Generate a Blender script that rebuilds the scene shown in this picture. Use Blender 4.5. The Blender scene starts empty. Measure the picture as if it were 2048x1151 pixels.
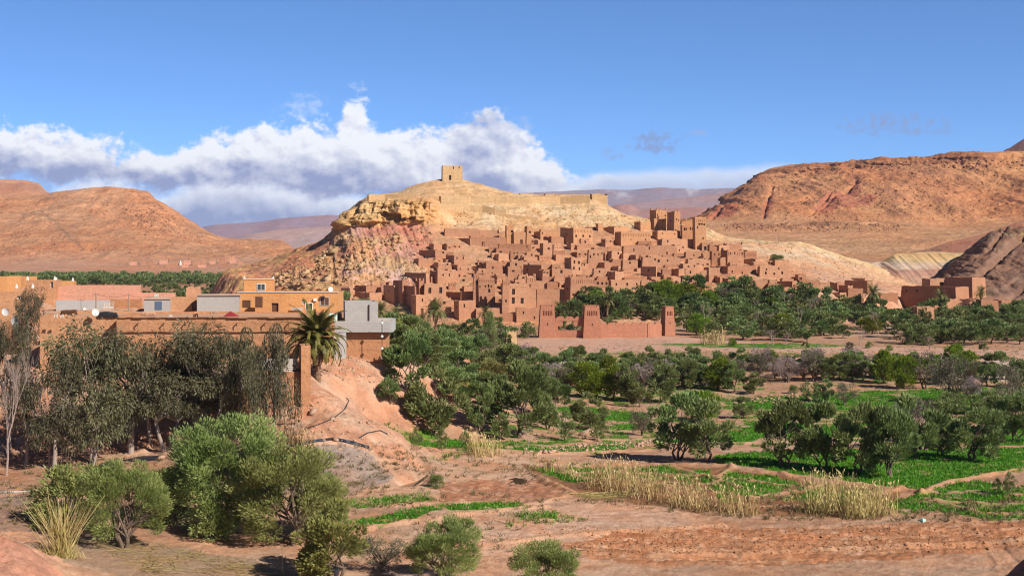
import bpy, math, random
import numpy as np
from mathutils import Vector
R = math.radians
scene = bpy.context.scene
# ---------------------------------------------------------------- camera
F, CX, HY, CH = 2813.0, 1024.0, 507.0, 22.0      # focal (px of a 2048 wide frame), centre column, horizon row, eye height
cam_d = bpy.data.cameras.new("camera"); cam = bpy.data.objects.new("camera", cam_d)
scene.collection.objects.link(cam)
cam.location = (0, 0, CH); cam.rotation_euler = (R(90), 0, 0)
cam_d.sensor_width = 36; cam_d.lens = 36 * F / 2048; cam_d.shift_y = -(575.5 - HY) / 2048
cam_d.clip_start = 0.5; cam_d.clip_end = 60000
scene.camera = cam
# ---------------------------------------------------------------- light and sky
SUN_EL, SUN_AZ = 34.0, 47.0                       # azimuth from straight behind the camera towards the right
sd = Vector((math.sin(R(SUN_AZ)) * math.cos(R(SUN_EL)), -math.cos(R(SUN_AZ)) * math.cos(R(SUN_EL)), math.sin(R(SUN_EL))))
sun_d = bpy.data.lights.new("sun", 'SUN'); sun_d.energy = 5.0; sun_d.angle = R(0.5); sun_d.color = (1.0, 0.925, 0.82)
sun = bpy.data.objects.new("sun", sun_d); scene.collection.objects.link(sun)
sun.rotation_euler = sd.to_track_quat('Z', 'Y').to_euler(); sun.location = (200, -100, 300)
scene.view_settings.view_transform = 'Standard'; scene.view_settings.look = 'None'
scene.view_settings.exposure = 0.22; scene.view_settings.gamma = 1.0
scene.view_settings.use_curve_mapping = False
scene.render.engine = 'CYCLES'
try:
    scene.cycles.use_denoising = True
    scene.cycles.denoiser = 'OPENIMAGEDENOISE'
except Exception: pass
scene.cycles.filter_width = 1.1; scene.cycles.max_bounces = 4; scene.cycles.diffuse_bounces = 2; scene.cycles.glossy_bounces = 1
scene.cycles.transmission_bounces = 2; scene.cycles.transparent_max_bounces = 4; scene.cycles.volume_bounces = 0
scene.cycles.sample_clamp_indirect = 4

class NT:
    """small helper for building node trees"""
    def __init__(s, tree): s.t = tree; s.n = tree.nodes; s.l = tree.links; s.n.clear()
    def node(s, ty, **kw):
        n = s.n.new(ty)
        for k, v in kw.items(): setattr(n, k, v)
        return n
    def put(s, sock, v):
        if hasattr(v, 'is_output') or isinstance(v, bpy.types.NodeSocket): s.l.new(v, sock)
        elif isinstance(v, (tuple, list)):
            if len(v) == 3 and len(sock.default_value) == 4: v = tuple(v) + (1,)
            sock.default_value = v
        else: sock.default_value = v
    def m(s, op, a, b=0.0, c=None):
        n = s.node('ShaderNodeMath', operation=op); s.put(n.inputs[0], a); s.put(n.inputs[1], b)
        if c is not None: s.put(n.inputs[2], c)
        return n.outputs[0]
    def step(s, v, a, b, lo=0.0, hi=1.0, lin=False):
        n = s.node('ShaderNodeMapRange', interpolation_type='LINEAR' if lin else 'SMOOTHSTEP')
        for i, q in enumerate((v, a, b, lo, hi)): s.put(n.inputs[i], q)
        return n.outputs[0]
    def mix(s, f, a, b, mode='MIX'):
        n = s.node('ShaderNodeMix', data_type='RGBA', blend_type=mode); n.clamp_factor = True
        s.put(n.inputs[0], f); s.put(n.inputs[6], a); s.put(n.inputs[7], b)
        return n.outputs[2]
    def noise(s, vec, scale, detail=5, rough=0.55, dist=0.0, dim='3D'):
        n = s.node('ShaderNodeTexNoise', noise_dimensions=dim); s.put(n.inputs['Vector'], vec)
        n.inputs['Scale'].default_value = scale; n.inputs['Detail'].default_value = detail
        n.inputs['Roughness'].default_value = rough; n.inputs['Distortion'].default_value = dist
        return n.outputs[0]
    def xyz(s, x, y, z):
        n = s.node('ShaderNodeCombineXYZ')
        for i, q in enumerate((x, y, z)): s.put(n.inputs[i], q)
        return n.outputs[0]
    def curve(s, v, pts, x0, x1, y0, y1):
        """piecewise curve through pts: value -> value"""
        n = s.node('ShaderNodeFloatCurve'); c = n.mapping.curves[0]
        q = [((x - x0) / (x1 - x0), (y - y0) / (y1 - y0)) for x, y in pts]
        c.points[0].location = q[0]; c.points[1].location = q[-1]
        for p in q[1:-1]: c.points.new(*p)
        n.mapping.update()
        s.put(n.inputs['Value'], s.step(v, x0, x1, lin=True))
        return s.m('MULTIPLY_ADD', n.outputs[0], y1 - y0, y0)

world = bpy.data.worlds.new("World"); scene.world = world; world.use_nodes = True
W_SKY = 0.115                                       # strength of the sky
def cc(r, g, b): return (r / W_SKY, g / W_SKY, b / W_SKY)   # cloud brightness is given as it should look
def build_sky():
    w = NT(world.node_tree)
    g = w.node('ShaderNodeTexCoord').outputs['Generated']
    sp = w.node('ShaderNodeSeparateXYZ'); w.put(sp.inputs[0], g)
    x, y, z = sp.outputs
    sky = w.node('ShaderNodeTexSky', sky_type='NISHITA')
    sky.sun_disc = False; sky.sun_elevation = R(SUN_EL); sky.sun_rotation = R(180 - SUN_AZ)
    sky.altitude = 1300; sky.air_density = 1.0; sky.dust_density = 0.35; sky.ozone_density = 2.2
    lift = w.xyz(x, y, w.m('ADD', w.m('MULTIPLY', z, 2.3), 0.045))
    nv = w.node('ShaderNodeVectorMath', operation='NORMALIZE'); w.put(nv.inputs[0], lift)
    w.put(sky.inputs[0], nv.outputs[0])
    hs = w.node('ShaderNodeHueSaturation'); hs.inputs['Saturation'].default_value = 1.04
    w.put(hs.inputs['Color'], sky.outputs[0])
    skyc = w.mix(1.0, hs.outputs[0], (0.90, 1.28, 1.62), 'MULTIPLY')   # deep polarised blue
    dk = w.m('MULTIPLY', w.step(z, 0.18, 0.55, 1.0, 0.22), w.step(y, -0.2, 0.5, 0.55, 1.0)); skyc = w.mix(1.0, skyc, w.xyz(dk, dk, dk), 'MULTIPLY')   # dimmed overhead and behind the camera to cut the fill light
    # direction as heading and height in degrees-like units (unit vector divided by its forward part)
    yy = w.m('MAXIMUM', y, 0.08)
    px = w.m('MULTIPLY_ADD', w.m('DIVIDE', x, yy), F, CX)
    py = w.m('MULTIPLY_ADD', w.m('DIVIDE', z, yy), -F, HY)
    front = w.step(y, 0.1, 0.4)
    pv = w.xyz(w.m('MULTIPLY', px, 0.01), w.m('MULTIPLY', py, 0.0125), 0.0)
    pv2 = w.xyz(w.m('MULTIPLY_ADD', px, 0.01, 0.09), w.m('MULTIPLY_ADD', py, 0.0125, -0.16), 0.0)
    big = w.noise(pv, 0.75, 3, 0.5); n1 = w.noise(pv, 1.35, 10, 0.56, 0.0); n2 = w.noise(pv2, 1.35, 8, 0.52, 0.0)
    fine = w.noise(pv, 5.0, 6, 0.6, 0.3)
    relief = w.m('MULTIPLY', w.m('SUBTRACT', n1, n2), 2.3)
    def sub(a, b): return w.m('SUBTRACT', a, b)
    puff = w.m('ADD', w.m('MULTIPLY', sub(n1, 0.5), 150.0), w.m('MULTIPLY', sub(fine, 0.5), 46.0))
    # upper bank: height of its tops along the horizon
    T1 = w.curve(px, [(-400, 200), (0, 243), (110, 255), (180, 275), (330, 300), (365, 288), (440, 270), (520, 248), (610, 245), (665, 246), (705, 205), (735, 238), (800, 252),
                      (860, 268), (905, 238), (960, 218), (1030, 248), (1060, 290), (1110, 312), (1160, 345), (1230, 352), (1500, 352), (2400, 420)], -400, 2400, 100, 500)
    d1 = w.m('ADD', sub(py, T1), puff)
    a1 = w.step(d1, -5.0, 22.0)
    B1 = w.curve(px, [(-400, 330), (0, 352), (300, 372), (450, 380), (650, 392), (760, 395), (900, 440), (1200, 470), (2400, 470)], -400, 2400, 100, 500)
    bot1 = w.step(w.m('ADD', sub(py, B1), w.m('MULTIPLY', sub(n1, 0.5), 90.0)), -14.0, 26.0, 1.0, 0.0)
    dep1 = w.m('ADD', w.m('DIVIDE', sub(py, T1), w.m('MAXIMUM', sub(B1, T1), 20.0)), w.m('MULTIPLY', sub(big, 0.5), 0.5))
    lit1 = w.m('ADD', w.step(dep1, 0.25, 0.95, 1.0, 0.0), relief)
    grey_side = w.step(px, 850.0, 930.0); grey_end = w.step(px, 1040.0, 1000.0)
    thin = w.m('MULTIPLY', grey_side, grey_end)
    lit1 = w.m('SUBTRACT', lit1, w.m('MULTIPLY', thin, 0.45))
    c1 = w.mix(w.step(lit1, 0.0, 0.95, lin=True), cc(0.27, 0.33, 0.56), cc(0.90, 0.92, 0.97))
    right_thin = w.step(px, 1120.0, 1250.0, 1.0, 0.55)
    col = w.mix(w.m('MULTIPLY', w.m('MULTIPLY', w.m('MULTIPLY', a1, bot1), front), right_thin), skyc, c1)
    # far bank below it
    T2 = w.curve(px, [(-400, 470), (40, 420), (110, 365), (200, 352), (330, 372), (420, 352), (520, 362), (640, 372), (740, 392), (800, 420), (950, 470), (2400, 480)], -400, 2400, 100, 500)
    d2 = w.m('ADD', sub(py, T2), w.m('MULTIPLY', puff, 0.5))
    a2 = w.step(d2, -4.0, 30.0)
    lit2 = w.m('ADD', w.step(sub(py, T2), 14.0, 80.0, 0.95, 0.0), w.m('MULTIPLY', relief, 0.6))
    c2 = w.mix(w.step(lit2, 0.0, 1.0, lin=True), cc(0.27, 0.32, 0.53), cc(0.86, 0.89, 0.97))
    col = w.mix(w.m('MULTIPLY', w.m('MULTIPLY', a2, front), 0.95), col, c2)
    # thin sheet low on the right
    T3 = w.curve(px, [(-400, 520), (1000, 470), (1150, 352), (1250, 338), (1400, 333), (1560, 328), (1700, 345), (2400, 420)], -400, 2400, 100, 560)
    a3 = w.step(w.m('ADD', sub(py, T3), w.m('MULTIPLY', sub(n1, 0.5), 30.0)), -6.0, 20.0)
    c3 = w.mix(w.step(w.m('ADD', sub(py, T3), w.m('MULTIPLY', sub(n1, 0.5), 60.0)), 5.0, 50.0), cc(0.80, 0.85, 0.95), cc(0.46, 0.53, 0.72))
    col = w.mix(w.m('MULTIPLY', w.m('MULTIPLY', a3, front), 0.8), col, c3)
    # loose grey wisps
    for (cx, cy, rx, ry, s, c) in ((1318, 285, 62, 30, 0.8, (0.22, 0.29, 0.52)), (1225, 308, 50, 22, 0.5, (0.27, 0.34, 0.58)), (1790, 250, 130, 28, 0.85, (0.24, 0.31, 0.55)),
                                (716, 175, 26, 18, 0.5, (0.7, 0.78, 0.95)), (715, 212, 26, 34, 0.8, (0.8, 0.86, 0.97)), (1395, 266, 24, 10, 0.4, (0.36, 0.42, 0.66)), (1000, 265, 75, 55, 0.55, (0.50, 0.58, 0.78)),
                                (600, 215, 60, 30, 0.35, (0.75, 0.82, 0.95))):
        r2 = w.m('ADD', w.m('POWER', w.m('DIVIDE', sub(px, cx), rx), 2.0), w.m('POWER', w.m('DIVIDE', sub(py, cy), ry), 2.0))
        q = w.m('ADD', w.m('MULTIPLY', sub(n1, 0.48), 2.6), w.m('MULTIPLY', sub(fine, 0.5), 5.0))
        k = w.m('MULTIPLY', w.step(w.m('ADD', sub(1.0, r2), q), 0.15, 1.75), w.step(r2, 1.7, 0.5))
        col = w.mix(w.m('MULTIPLY', w.m('MULTIPLY', k, s), front), col, cc(*c))
    return w, skyc, col
w, skyc, cloudy = build_sky()
bg = w.node('ShaderNodeBackground'); out = w.node('ShaderNodeOutputWorld')
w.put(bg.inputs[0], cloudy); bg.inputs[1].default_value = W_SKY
w.l.new(bg.outputs[0], out.inputs[0])
# ---------------------------------------------------------------- numeric helpers
def lerp(a, b, t): return a + (b - a) * t
def sstep(x, a, b):
    t = np.clip((x - a) / (b - a), 0, 1); return t * t * (3 - 2 * t)
def _h(i, j, k, s):
    n = (i.astype(np.uint32) * np.uint32(374761393) + j.astype(np.uint32) * np.uint32(668265263)
         + k.astype(np.uint32) * np.uint32(2246822519) + np.uint32(s * 3266489917 & 0xffffffff))
    n = (n ^ (n >> np.uint32(13))) * np.uint32(1274126177); n = (n ^ (n >> np.uint32(16))) * np.uint32(2246822519)
    return ((n ^ (n >> np.uint32(15))) & np.uint32(0xffffff)).astype(np.float32) / 16777215.0
def vnoise(x, y, z=None, s=1):
    """smooth value noise, 0..1"""
    x = np.asarray(x, np.float32); y = np.asarray(y, np.float32)
    xi = np.floor(x); yi = np.floor(y); fx = x - xi; fy = y - yi
    fx = fx * fx * (3 - 2 * fx); fy = fy * fy * (3 - 2 * fy)
    xi = xi.astype(np.int64); yi = yi.astype(np.int64)
    if z is None:
        zi = np.zeros_like(xi)
        a = lerp(_h(xi, yi, zi, s), _h(xi + 1, yi, zi, s), fx); b = lerp(_h(xi, yi + 1, zi, s), _h(xi + 1, yi + 1, zi, s), fx)
        return lerp(a, b, fy)
    z = np.asarray(z, np.float32); zi = np.floor(z); fz = z - zi; fz = fz * fz * (3 - 2 * fz); zi = zi.astype(np.int64)
    r = []
    for q in (0, 1):
        a = lerp(_h(xi, yi, zi + q, s), _h(xi + 1, yi, zi + q, s), fx); b = lerp(_h(xi, yi + 1, zi + q, s), _h(xi + 1, yi + 1, zi + q, s), fx)
        r.append(lerp(a, b, fy))
    return lerp(r[0], r[1], fz)
def fbm(x, y, z=None, octv=5, gain=0.5, s=1, ridged=False):
    t = 0; a = 1.0; n = 0; f = 1.0
    for o in range(octv):
        v = vnoise(x * f + 17.3 * o, y * f - 9.1 * o, None if z is None else z * f + 5.7 * o, s + o) * 2 - 1
        if ridged: v = 1 - 2 * np.abs(v)
        t = t + a * v; n += a; a *= gain; f *= 2.03
    return t / n
def P(px, py, D):
    """the point seen at column px, row py (2048 wide frame), D metres ahead"""
    return Vector(((px - CX) / F * D, D, CH - (py - HY) / F * D))
def smooth_rows(a, k, axis):
    if k <= 0: return a
    ker = np.ones(2 * k + 1) / (2 * k + 1)
    pad = [(0, 0)] * a.ndim; pad[axis] = (k, k)
    b = np.pad(a, pad, mode='edge')
    return np.apply_along_axis(lambda v: np.convolve(v, ker, 'valid'), axis, b)
def in_poly(x, y, poly):
    c = np.zeros(x.shape, bool); n = len(poly); j = n - 1
    for i in range(n):
        xi, yi = poly[i]; xj, yj = poly[j]
        if yi != yj: c ^= ((yi > y) != (yj > y)) & (x < (xj - xi) * (y - yi) / (yj - yi) + xi)
        j = i
    return c
def polyline_dist(x, y, pts):
    d = np.full(x.shape, 1e9, np.float32)
    for (ax, ay), (bx, by) in zip(pts[:-1], pts[1:]):
        vx, vy = bx - ax, by - ay; t = np.clip(((x - ax) * vx + (y - ay) * vy) / (vx * vx + vy * vy + 1e-9), 0, 1)
        d = np.minimum(d, np.hypot(x - ax - t * vx, y - ay - t * vy))
    return d
# ---------------------------------------------------------------- mesh and object helpers
def link(o, parent=None):
    scene.collection.objects.link(o)
    if parent is not None: o.parent = parent
    return o
def mesh_np(name, V, Q, mat=None, col=None, smooth=False):
    V = np.asarray(V, np.float32).reshape(-1, 3); Q = np.asarray(Q, np.int32); k = Q.shape[1]
    me = bpy.data.meshes.new(name)
    me.vertices.add(len(V)); me.vertices.foreach_set('co', V.ravel())
    me.loops.add(Q.size); me.loops.foreach_set('vertex_index', Q.ravel())
    me.polygons.add(len(Q)); me.polygons.foreach_set('loop_start', np.arange(0, Q.size, k, dtype=np.int32))
    me.polygons.foreach_set('loop_total', np.full(len(Q), k, np.int32))
    if smooth: me.polygons.foreach_set('use_smooth', np.ones(len(Q), bool))
    me.update(calc_edges=True)
    if col is not None:
        c = np.ones((len(V), 4), np.float32); col = np.asarray(col, np.float32)
        if col.ndim == 1: c[:, 0] = col; c[:, 1] = col; c[:, 2] = col
        else: c[:, :3] = col
        at = me.attributes.new('col', 'FLOAT_COLOR', 'POINT'); at.data.foreach_set('color', c.ravel())
    if mat: me.materials.append(mat)
    return me
def grid_quads(r, c):
    i = np.arange((r - 1) * (c - 1)); a = (i // (c - 1)) * c + i % (c - 1)
    return np.stack([a, a + 1, a + c + 1, a + c], 1)
class MB:
    """collects faces; build() links them as ONE mesh object"""
    def __init__(s): s.v = []; s.f = []
    def face(s, *pts):
        n = len(s.v); s.v += [tuple(p) for p in pts]; s.f.append(tuple(range(n, n + len(pts))))
    def box(s, x0, x1, y0, y1, z0, z1, tf=None):
        c = [(x0, y0, z0), (x1, y0, z0), (x1, y1, z0), (x0, y1, z0), (x0, y0, z1), (x1, y0, z1), (x1, y1, z1), (x0, y1, z1)]
        if tf: c = [tf(Vector(q)) for q in c]
        n = len(s.v); s.v += [tuple(q) for q in c]
        s.f += [tuple(n + i for i in q) for q in ((0, 3, 2, 1), (4, 5, 6, 7), (0, 1, 5, 4), (1, 2, 6, 5), (2, 3, 7, 6), (3, 0, 4, 7))]
    def tube(s, pts, rad, n=6, cap=True):
        pts = [Vector(p) for p in pts]; base = len(s.v); m = len(pts)
        if not hasattr(rad, '__len__'): rad = [rad] * m
        up = Vector((0.31, 0.17, 0.93))
        for i, p in enumerate(pts):
            t = (pts[min(i + 1, m - 1)] - pts[max(i - 1, 0)])
            t = t.normalized() if t.length > 1e-9 else Vector((0, 0, 1))
            a = t.cross(up) if abs(t.dot(up)) < 0.95 else t.cross(Vector((1, 0, 0)))
            a.normalize(); b = t.cross(a)
            for k in range(n):
                w_ = 2 * math.pi * k / n; s.v.append(tuple(p + (a * math.cos(w_) + b * math.sin(w_)) * rad[i]))
        for i in range(m - 1):
            for k in range(n):
                k2 = (k + 1) % n; s.f.append((base + i * n + k, base + i * n + k2, base + (i + 1) * n + k2, base + (i + 1) * n + k))
        if cap:
            s.f.append(tuple(base + k for k in range(n))[::-1]); s.f.append(tuple(base + (m - 1) * n + k for k in range(n)))
    def mesh(s, name, mat, smooth=False):
        me = bpy.data.meshes.new(name); me.from_pydata(s.v, [], s.f); me.update()
        if mat: me.materials.append(mat)
        if smooth: me.polygons.foreach_set('use_smooth', np.ones(len(s.f), bool))
        return me
    def build(s, name, mat, parent=None, smooth=False):
        return link(bpy.data.objects.new(name, s.mesh(name, mat, smooth)), parent)
def tag(o, label=None, cat=None, group=None, kind=None):
    for k, v in (('label', label), ('category', cat), ('group', group), ('kind', kind)):
        if v: o[k] = v
    return o
def thing(name, loc, label=None, cat=None, group=None, rz=0.0):
    o = bpy.data.objects.new(name, None); o.empty_display_size = 0.5; link(o)
    o.location = loc; o.rotation_euler = (0, 0, rz)
    return tag(o, label, cat, group)
# ---------------------------------------------------------------- materials
def new_mat(name):
    m = bpy.data.materials.new(name); m.use_nodes = True
    t = NT(m.node_tree); o = t.node('ShaderNodeOutputMaterial'); b = t.node('ShaderNodeBsdfPrincipled')
    b.inputs['Roughness'].default_value = 0.92
    b.inputs['Specular IOR Level'].default_value = 0.15
    t.l.new(b.outputs[0], o.inputs[0])
    return m, t, b, o
def bump(t, b, h, strength, dist):
    n = t.node('ShaderNodeBump'); n.inputs['Strength'].default_value = strength; n.inputs['Distance'].default_value = dist
    t.put(n.inputs['Height'], h); t.l.new(n.outputs[0], b.inputs['Normal'])
def terrain_mat(name, s1, s2, contrast, bdist, strata=0.0, strata_scale=0.3):
    """painted zones (vertex colours) broken up by two sizes of grain"""
    m, t, b, o = new_mat(name)
    pos = t.node('ShaderNodeNewGeometry').outputs['Position']
    col = t.node('ShaderNodeAttribute', attribute_name='col').outputs['Color']
    a = t.noise(pos, s1, 8, 0.62); c = t.noise(pos, s2, 6, 0.65)
    f = t.m('ADD', t.m('MULTIPLY', t.m('SUBTRACT', a, 0.5), contrast * 1.6), t.m('MULTIPLY', t.m('SUBTRACT', c, 0.5), contrast * 1.4))
    h = t.m('ADD', t.m('MULTIPLY', a, 0.6), t.m('MULTIPLY', c, 0.4))
    if strata:
        sp = t.node('ShaderNodeSeparateXYZ'); t.put(sp.inputs[0], pos)
        warp = t.noise(pos, strata_scale * 0.15, 4, 0.5)
        lay = t.noise(t.xyz(t.m('MULTIPLY', sp.outputs[0], 0.02), t.m('MULTIPLY', sp.outputs[1], 0.02), t.m('MULTIPLY_ADD', warp, 3.0, t.m('MULTIPLY', sp.outputs[2], strata_scale))), 3.0, 4, 0.6)
        f = t.m('ADD', f, t.m('MULTIPLY', t.m('SUBTRACT', lay, 0.5), strata)); h = t.m('ADD', h, t.m('MULTIPLY', lay, 0.4))
    g = t.m('ADD', f, 1.0)
    v = t.node('ShaderNodeVectorMath', operation='SCALE'); t.put(v.inputs[0], col); t.put(v.inputs['Scale'], g)
    hue = t.mix(t.step(t.noise(pos, s1 * 0.35, 4, 0.5), 0.35, 0.68), v.outputs[0], t.mix(1.0, v.outputs[0], (1.10, 0.93, 0.82), 'MULTIPLY'))
    t.put(b.inputs['Base Color'], hue); bump(t, b, h, 0.9, bdist)
    return m
def mud_mat(name, c1, c2, fine=1.6, streak=0.22):
    """rammed earth: lifts, stains, straw grain; tint differs a little per house"""
    m, t, b, o = new_mat(name)
    tc = t.node('ShaderNodeNewGeometry').outputs['Position']; rnd = t.node('ShaderNodeObjectInfo').outputs['Random']
    sp = t.node('ShaderNodeSeparateXYZ'); t.put(sp.inputs[0], tc)
    a = t.noise(tc, 0.35, 5, 0.6); c = t.noise(tc, fine, 7, 0.68)
    lift = t.noise(t.xyz(t.m('MULTIPLY', sp.outputs[0], 0.06), t.m('MULTIPLY', sp.outputs[1], 0.06), t.m('MULTIPLY', sp.outputs[2], 0.95)), 1.5, 3, 0.6)
    drip = t.noise(t.xyz(t.m('MULTIPLY', sp.outputs[0], 1.6), t.m('MULTIPLY', sp.outputs[1], 1.6), t.m('MULTIPLY', sp.outputs[2], 0.12)), 1.0, 4, 0.6)
    k = t.m('ADD', t.m('MULTIPLY', t.m('SUBTRACT', a, 0.5), 1.1), t.m('MULTIPLY_ADD', rnd, 0.9, 0.05))
    base = t.mix(k, c1, c2)
    g = t.m('ADD', 1.0, t.m('ADD', t.m('MULTIPLY', t.m('SUBTRACT', c, 0.5), 0.75), t.m('ADD', t.m('MULTIPLY', t.m('SUBTRACT', lift, 0.5), streak), t.m('MULTIPLY', t.m('SUBTRACT', drip, 0.5), streak * 1.3))))
    v = t.node('ShaderNodeVectorMath', operation='SCALE'); t.put(v.inputs[0], base); t.put(v.inputs['Scale'], g)
    t.put(b.inputs['Base Color'], v.outputs[0])
    bump(t, b, t.m('ADD', c, t.m('MULTIPLY', lift, 0.5)), 0.7, 0.18)
    return m
def plain_mat(name, c, rough=0.85, var=0.2, scale=3.0, spec=0.2, metal=0.0, bd=0.02):
    m, t, b, o = new_mat(name)
    tc = t.node('ShaderNodeTexCoord').outputs['Object']
    n = t.noise(tc, scale, 6, 0.6)
    v = t.node('ShaderNodeVectorMath', operation='SCALE'); v.inputs[0].default_value = c
    t.put(v.inputs['Scale'], t.m('ADD', 1.0 - var * 0.5, t.m('MULTIPLY', n, var)))
    t.put(b.inputs['Base Color'], v.outputs[0]); b.inputs['Roughness'].default_value = rough
    b.inputs['Specular IOR Level'].default_value = spec; b.inputs['Metallic'].default_value = metal
    if bd: bump(t, b, n, 0.5, bd)
    return m
def leaf_mat(name, dark, light, tr=0.22, var=0.35, rough=0.48):
    """leaves: colour differs leaf by leaf (attribute) and tree by tree"""
    m, t, b, o = new_mat(name)
    at = t.node('ShaderNodeAttribute', attribute_name='col'); sp = t.node('ShaderNodeSeparateColor'); t.put(sp.inputs[0], at.outputs['Color'])
    rnd = t.node('ShaderNodeObjectInfo').outputs['Random']
    base = t.mix(sp.outputs[0], dark, light)
    v = t.node('ShaderNodeVectorMath', operation='SCALE'); t.put(v.inputs[0], base); t.put(v.inputs['Scale'], t.m('MULTIPLY_ADD', rnd, var, 1 - var * 0.5))
    hs = t.node('ShaderNodeHueSaturation'); t.put(hs.inputs['Color'], v.outputs[0]); t.put(hs.inputs['Hue'], t.m('MULTIPLY_ADD', rnd, 0.05, 0.475))
    t.put(b.inputs['Base Color'], hs.outputs[0]); b.inputs['Roughness'].default_value = rough; b.inputs['Specular IOR Level'].default_value = 0.3
    tl = t.node('ShaderNodeBsdfTranslucent'); t.put(tl.inputs[0], hs.outputs[0])
    mx = t.node('ShaderNodeMixShader'); mx.inputs[0].default_value = tr
    t.l.new(b.outputs[0], mx.inputs[1]); t.l.new(tl.outputs[0], mx.inputs[2]); t.l.new(mx.outputs[0], o.inputs[0])
    return m
M = {}
M['ground'] = terrain_mat('earth', 0.6, 5.0, 0.62, 0.2)
M['hillrock'] = terrain_mat('hill_rock', 0.16, 1.1, 0.55, 0.8, strata=0.35, strata_scale=0.35)
M['farrock'] = terrain_mat('desert_rock', 0.02, 0.16, 0.55, 7.0, strata=0.30, strata_scale=0.03)
M['darkrock'] = terrain_mat('dark_strata', 0.10, 0.7, 0.60, 1.2, strata=0.4, strata_scale=0.12)
M['mud'] = mud_mat('red_mud', (0.38, 0.178, 0.102), (0.54, 0.290, 0.172))
M['mud_gold'] = mud_mat('golden_mud', (0.45, 0.215, 0.11), (0.56, 0.295, 0.155))
M['mud_pink'] = mud_mat('gate_mud', (0.40, 0.175, 0.108), (0.44, 0.195, 0.122), streak=0.12)
M['mud_fore'] = mud_mat('orange_mud', (0.45, 0.215, 0.110), (0.58, 0.305, 0.165), fine=2.5, streak=0.38)
M['plaster'] = mud_mat('orange_plaster', (0.60, 0.285, 0.115), (0.65, 0.325, 0.135), fine=3.0, streak=0.10)
M['pink_plaster'] = mud_mat('pink_plaster', (0.60, 0.30, 0.20), (0.64, 0.33, 0.23), fine=3.0, streak=0.08)
M['stonewall'] = mud_mat('ochre_stone', (0.46, 0.295, 0.155), (0.56, 0.375, 0.205), fine=1.2, streak=0.4)
M['roof'] = plain_mat('roof_earth', (0.56, 0.33, 0.21), 0.95, 0.5, 0.8, 0.1, 0, 0.1)
M['concrete'] = plain_mat('concrete', (0.40, 0.37, 0.35), 0.9, 0.35, 1.4)
M['block'] = plain_mat('grey_block', (0.46, 0.44, 0.43), 0.9, 0.3, 2.0)
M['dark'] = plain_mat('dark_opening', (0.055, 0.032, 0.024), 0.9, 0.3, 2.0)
M['wood'] = plain_mat('brown_wood', (0.13, 0.06, 0.035), 0.8, 0.4, 5.0)
M['white'] = plain_mat('white_paint', (0.80, 0.78, 0.74), 0.6, 0.1, 3.0)
M['glass'] = plain_mat('window_glass', (0.05, 0.06, 0.07), 0.15, 0.2, 2.0, 0.5, 0, 0)
M['metal_blue'] = plain_mat('blue_shutter', (0.09, 0.13, 0.20), 0.5, 0.2, 3.0, 0.4)
M['mint'] = plain_mat('mint_paint', (0.50, 0.85, 0.70), 0.5, 0.1, 2.0, 0.3)
M['pole'] = plain_mat('weathered_wood', (0.30, 0.22, 0.17), 0.85, 0.3, 4.0)
M['black'] = plain_mat('black_plastic', (0.028, 0.031, 0.042), 0.38, 0.2, 3.0, 0.5)
M['red_cloth'] = plain_mat('red_cloth', (0.26, 0.03, 0.035), 0.8, 0.2, 3.0)
M['sack'] = plain_mat('pale_sack', (0.62, 0.54, 0.47), 0.9, 0.2, 3.0)
M['boulder'] = mud_mat('ochre_boulder', (0.44, 0.27, 0.14), (0.57, 0.395, 0.235), fine=1.2)
M['stone'] = mud_mat('pale_stone', (0.42, 0.26, 0.175), (0.56, 0.38, 0.27), fine=4.0)
M['bark'] = plain_mat('bark', (0.16, 0.115, 0.085), 0.95, 0.5, 3.0)
M['pale_bark'] = plain_mat('pale_bark', (0.36, 0.29, 0.245), 0.95, 0.4, 2.0)
M['palm_bark'] = plain_mat('palm_bark', (0.22, 0.135, 0.085), 0.95, 0.6, 4.0, bd=0.08)
M['twig'] = plain_mat('twigs', (0.36, 0.27, 0.23), 0.95, 0.4, 2.0)
M['olive'] = leaf_mat('olive_leaf', (0.085, 0.125, 0.030), (0.330, 0.390, 0.145), tr=0.28)
M['olive_bright'] = leaf_mat('bright_olive_leaf', (0.110, 0.160, 0.030), (0.430, 0.480, 0.165), tr=0.3)
M['olive_dark'] = leaf_mat('dark_olive_leaf', (0.072, 0.112, 0.030), (0.270, 0.330, 0.115), tr=0.28)
M['lime'] = leaf_mat('lime_leaf', (0.110, 0.170, 0.014), (0.270, 0.340, 0.030), tr=0.38)
M['yellowing'] = leaf_mat('yellowing_leaf', (0.105, 0.115, 0.030), (0.33, 0.28, 0.095), tr=0.28)
M['greybrown'] = leaf_mat('greybrown_leaf', (0.115, 0.098, 0.062), (0.26, 0.22, 0.155))
M['gum'] = leaf_mat('gum_leaf', (0.050, 0.050, 0.022), (0.205, 0.185, 0.100))
M['blossom'] = leaf_mat('blossom', (0.16, 0.13, 0.10), (0.55, 0.42, 0.42))
M['palm'] = leaf_mat('palm_leaf', (0.080, 0.098, 0.026), (0.270, 0.280, 0.100), tr=0.2)
M['palm_gold'] = leaf_mat('golden_palm_leaf', (0.105, 0.110, 0.018), (0.33, 0.31, 0.075), tr=0.15)
M['dry_frond'] = leaf_mat('dry_frond', (0.16, 0.10, 0.045), (0.32, 0.21, 0.10), tr=0.1)
M['reed'] = leaf_mat('dry_reed', (0.36, 0.26, 0.10), (0.68, 0.53, 0.25), tr=0.15, var=0.2)
M['grass'] = leaf_mat('field_grass', (0.055, 0.160, 0.008), (0.150, 0.360, 0.022), tr=0.25, var=0.1)
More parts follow.
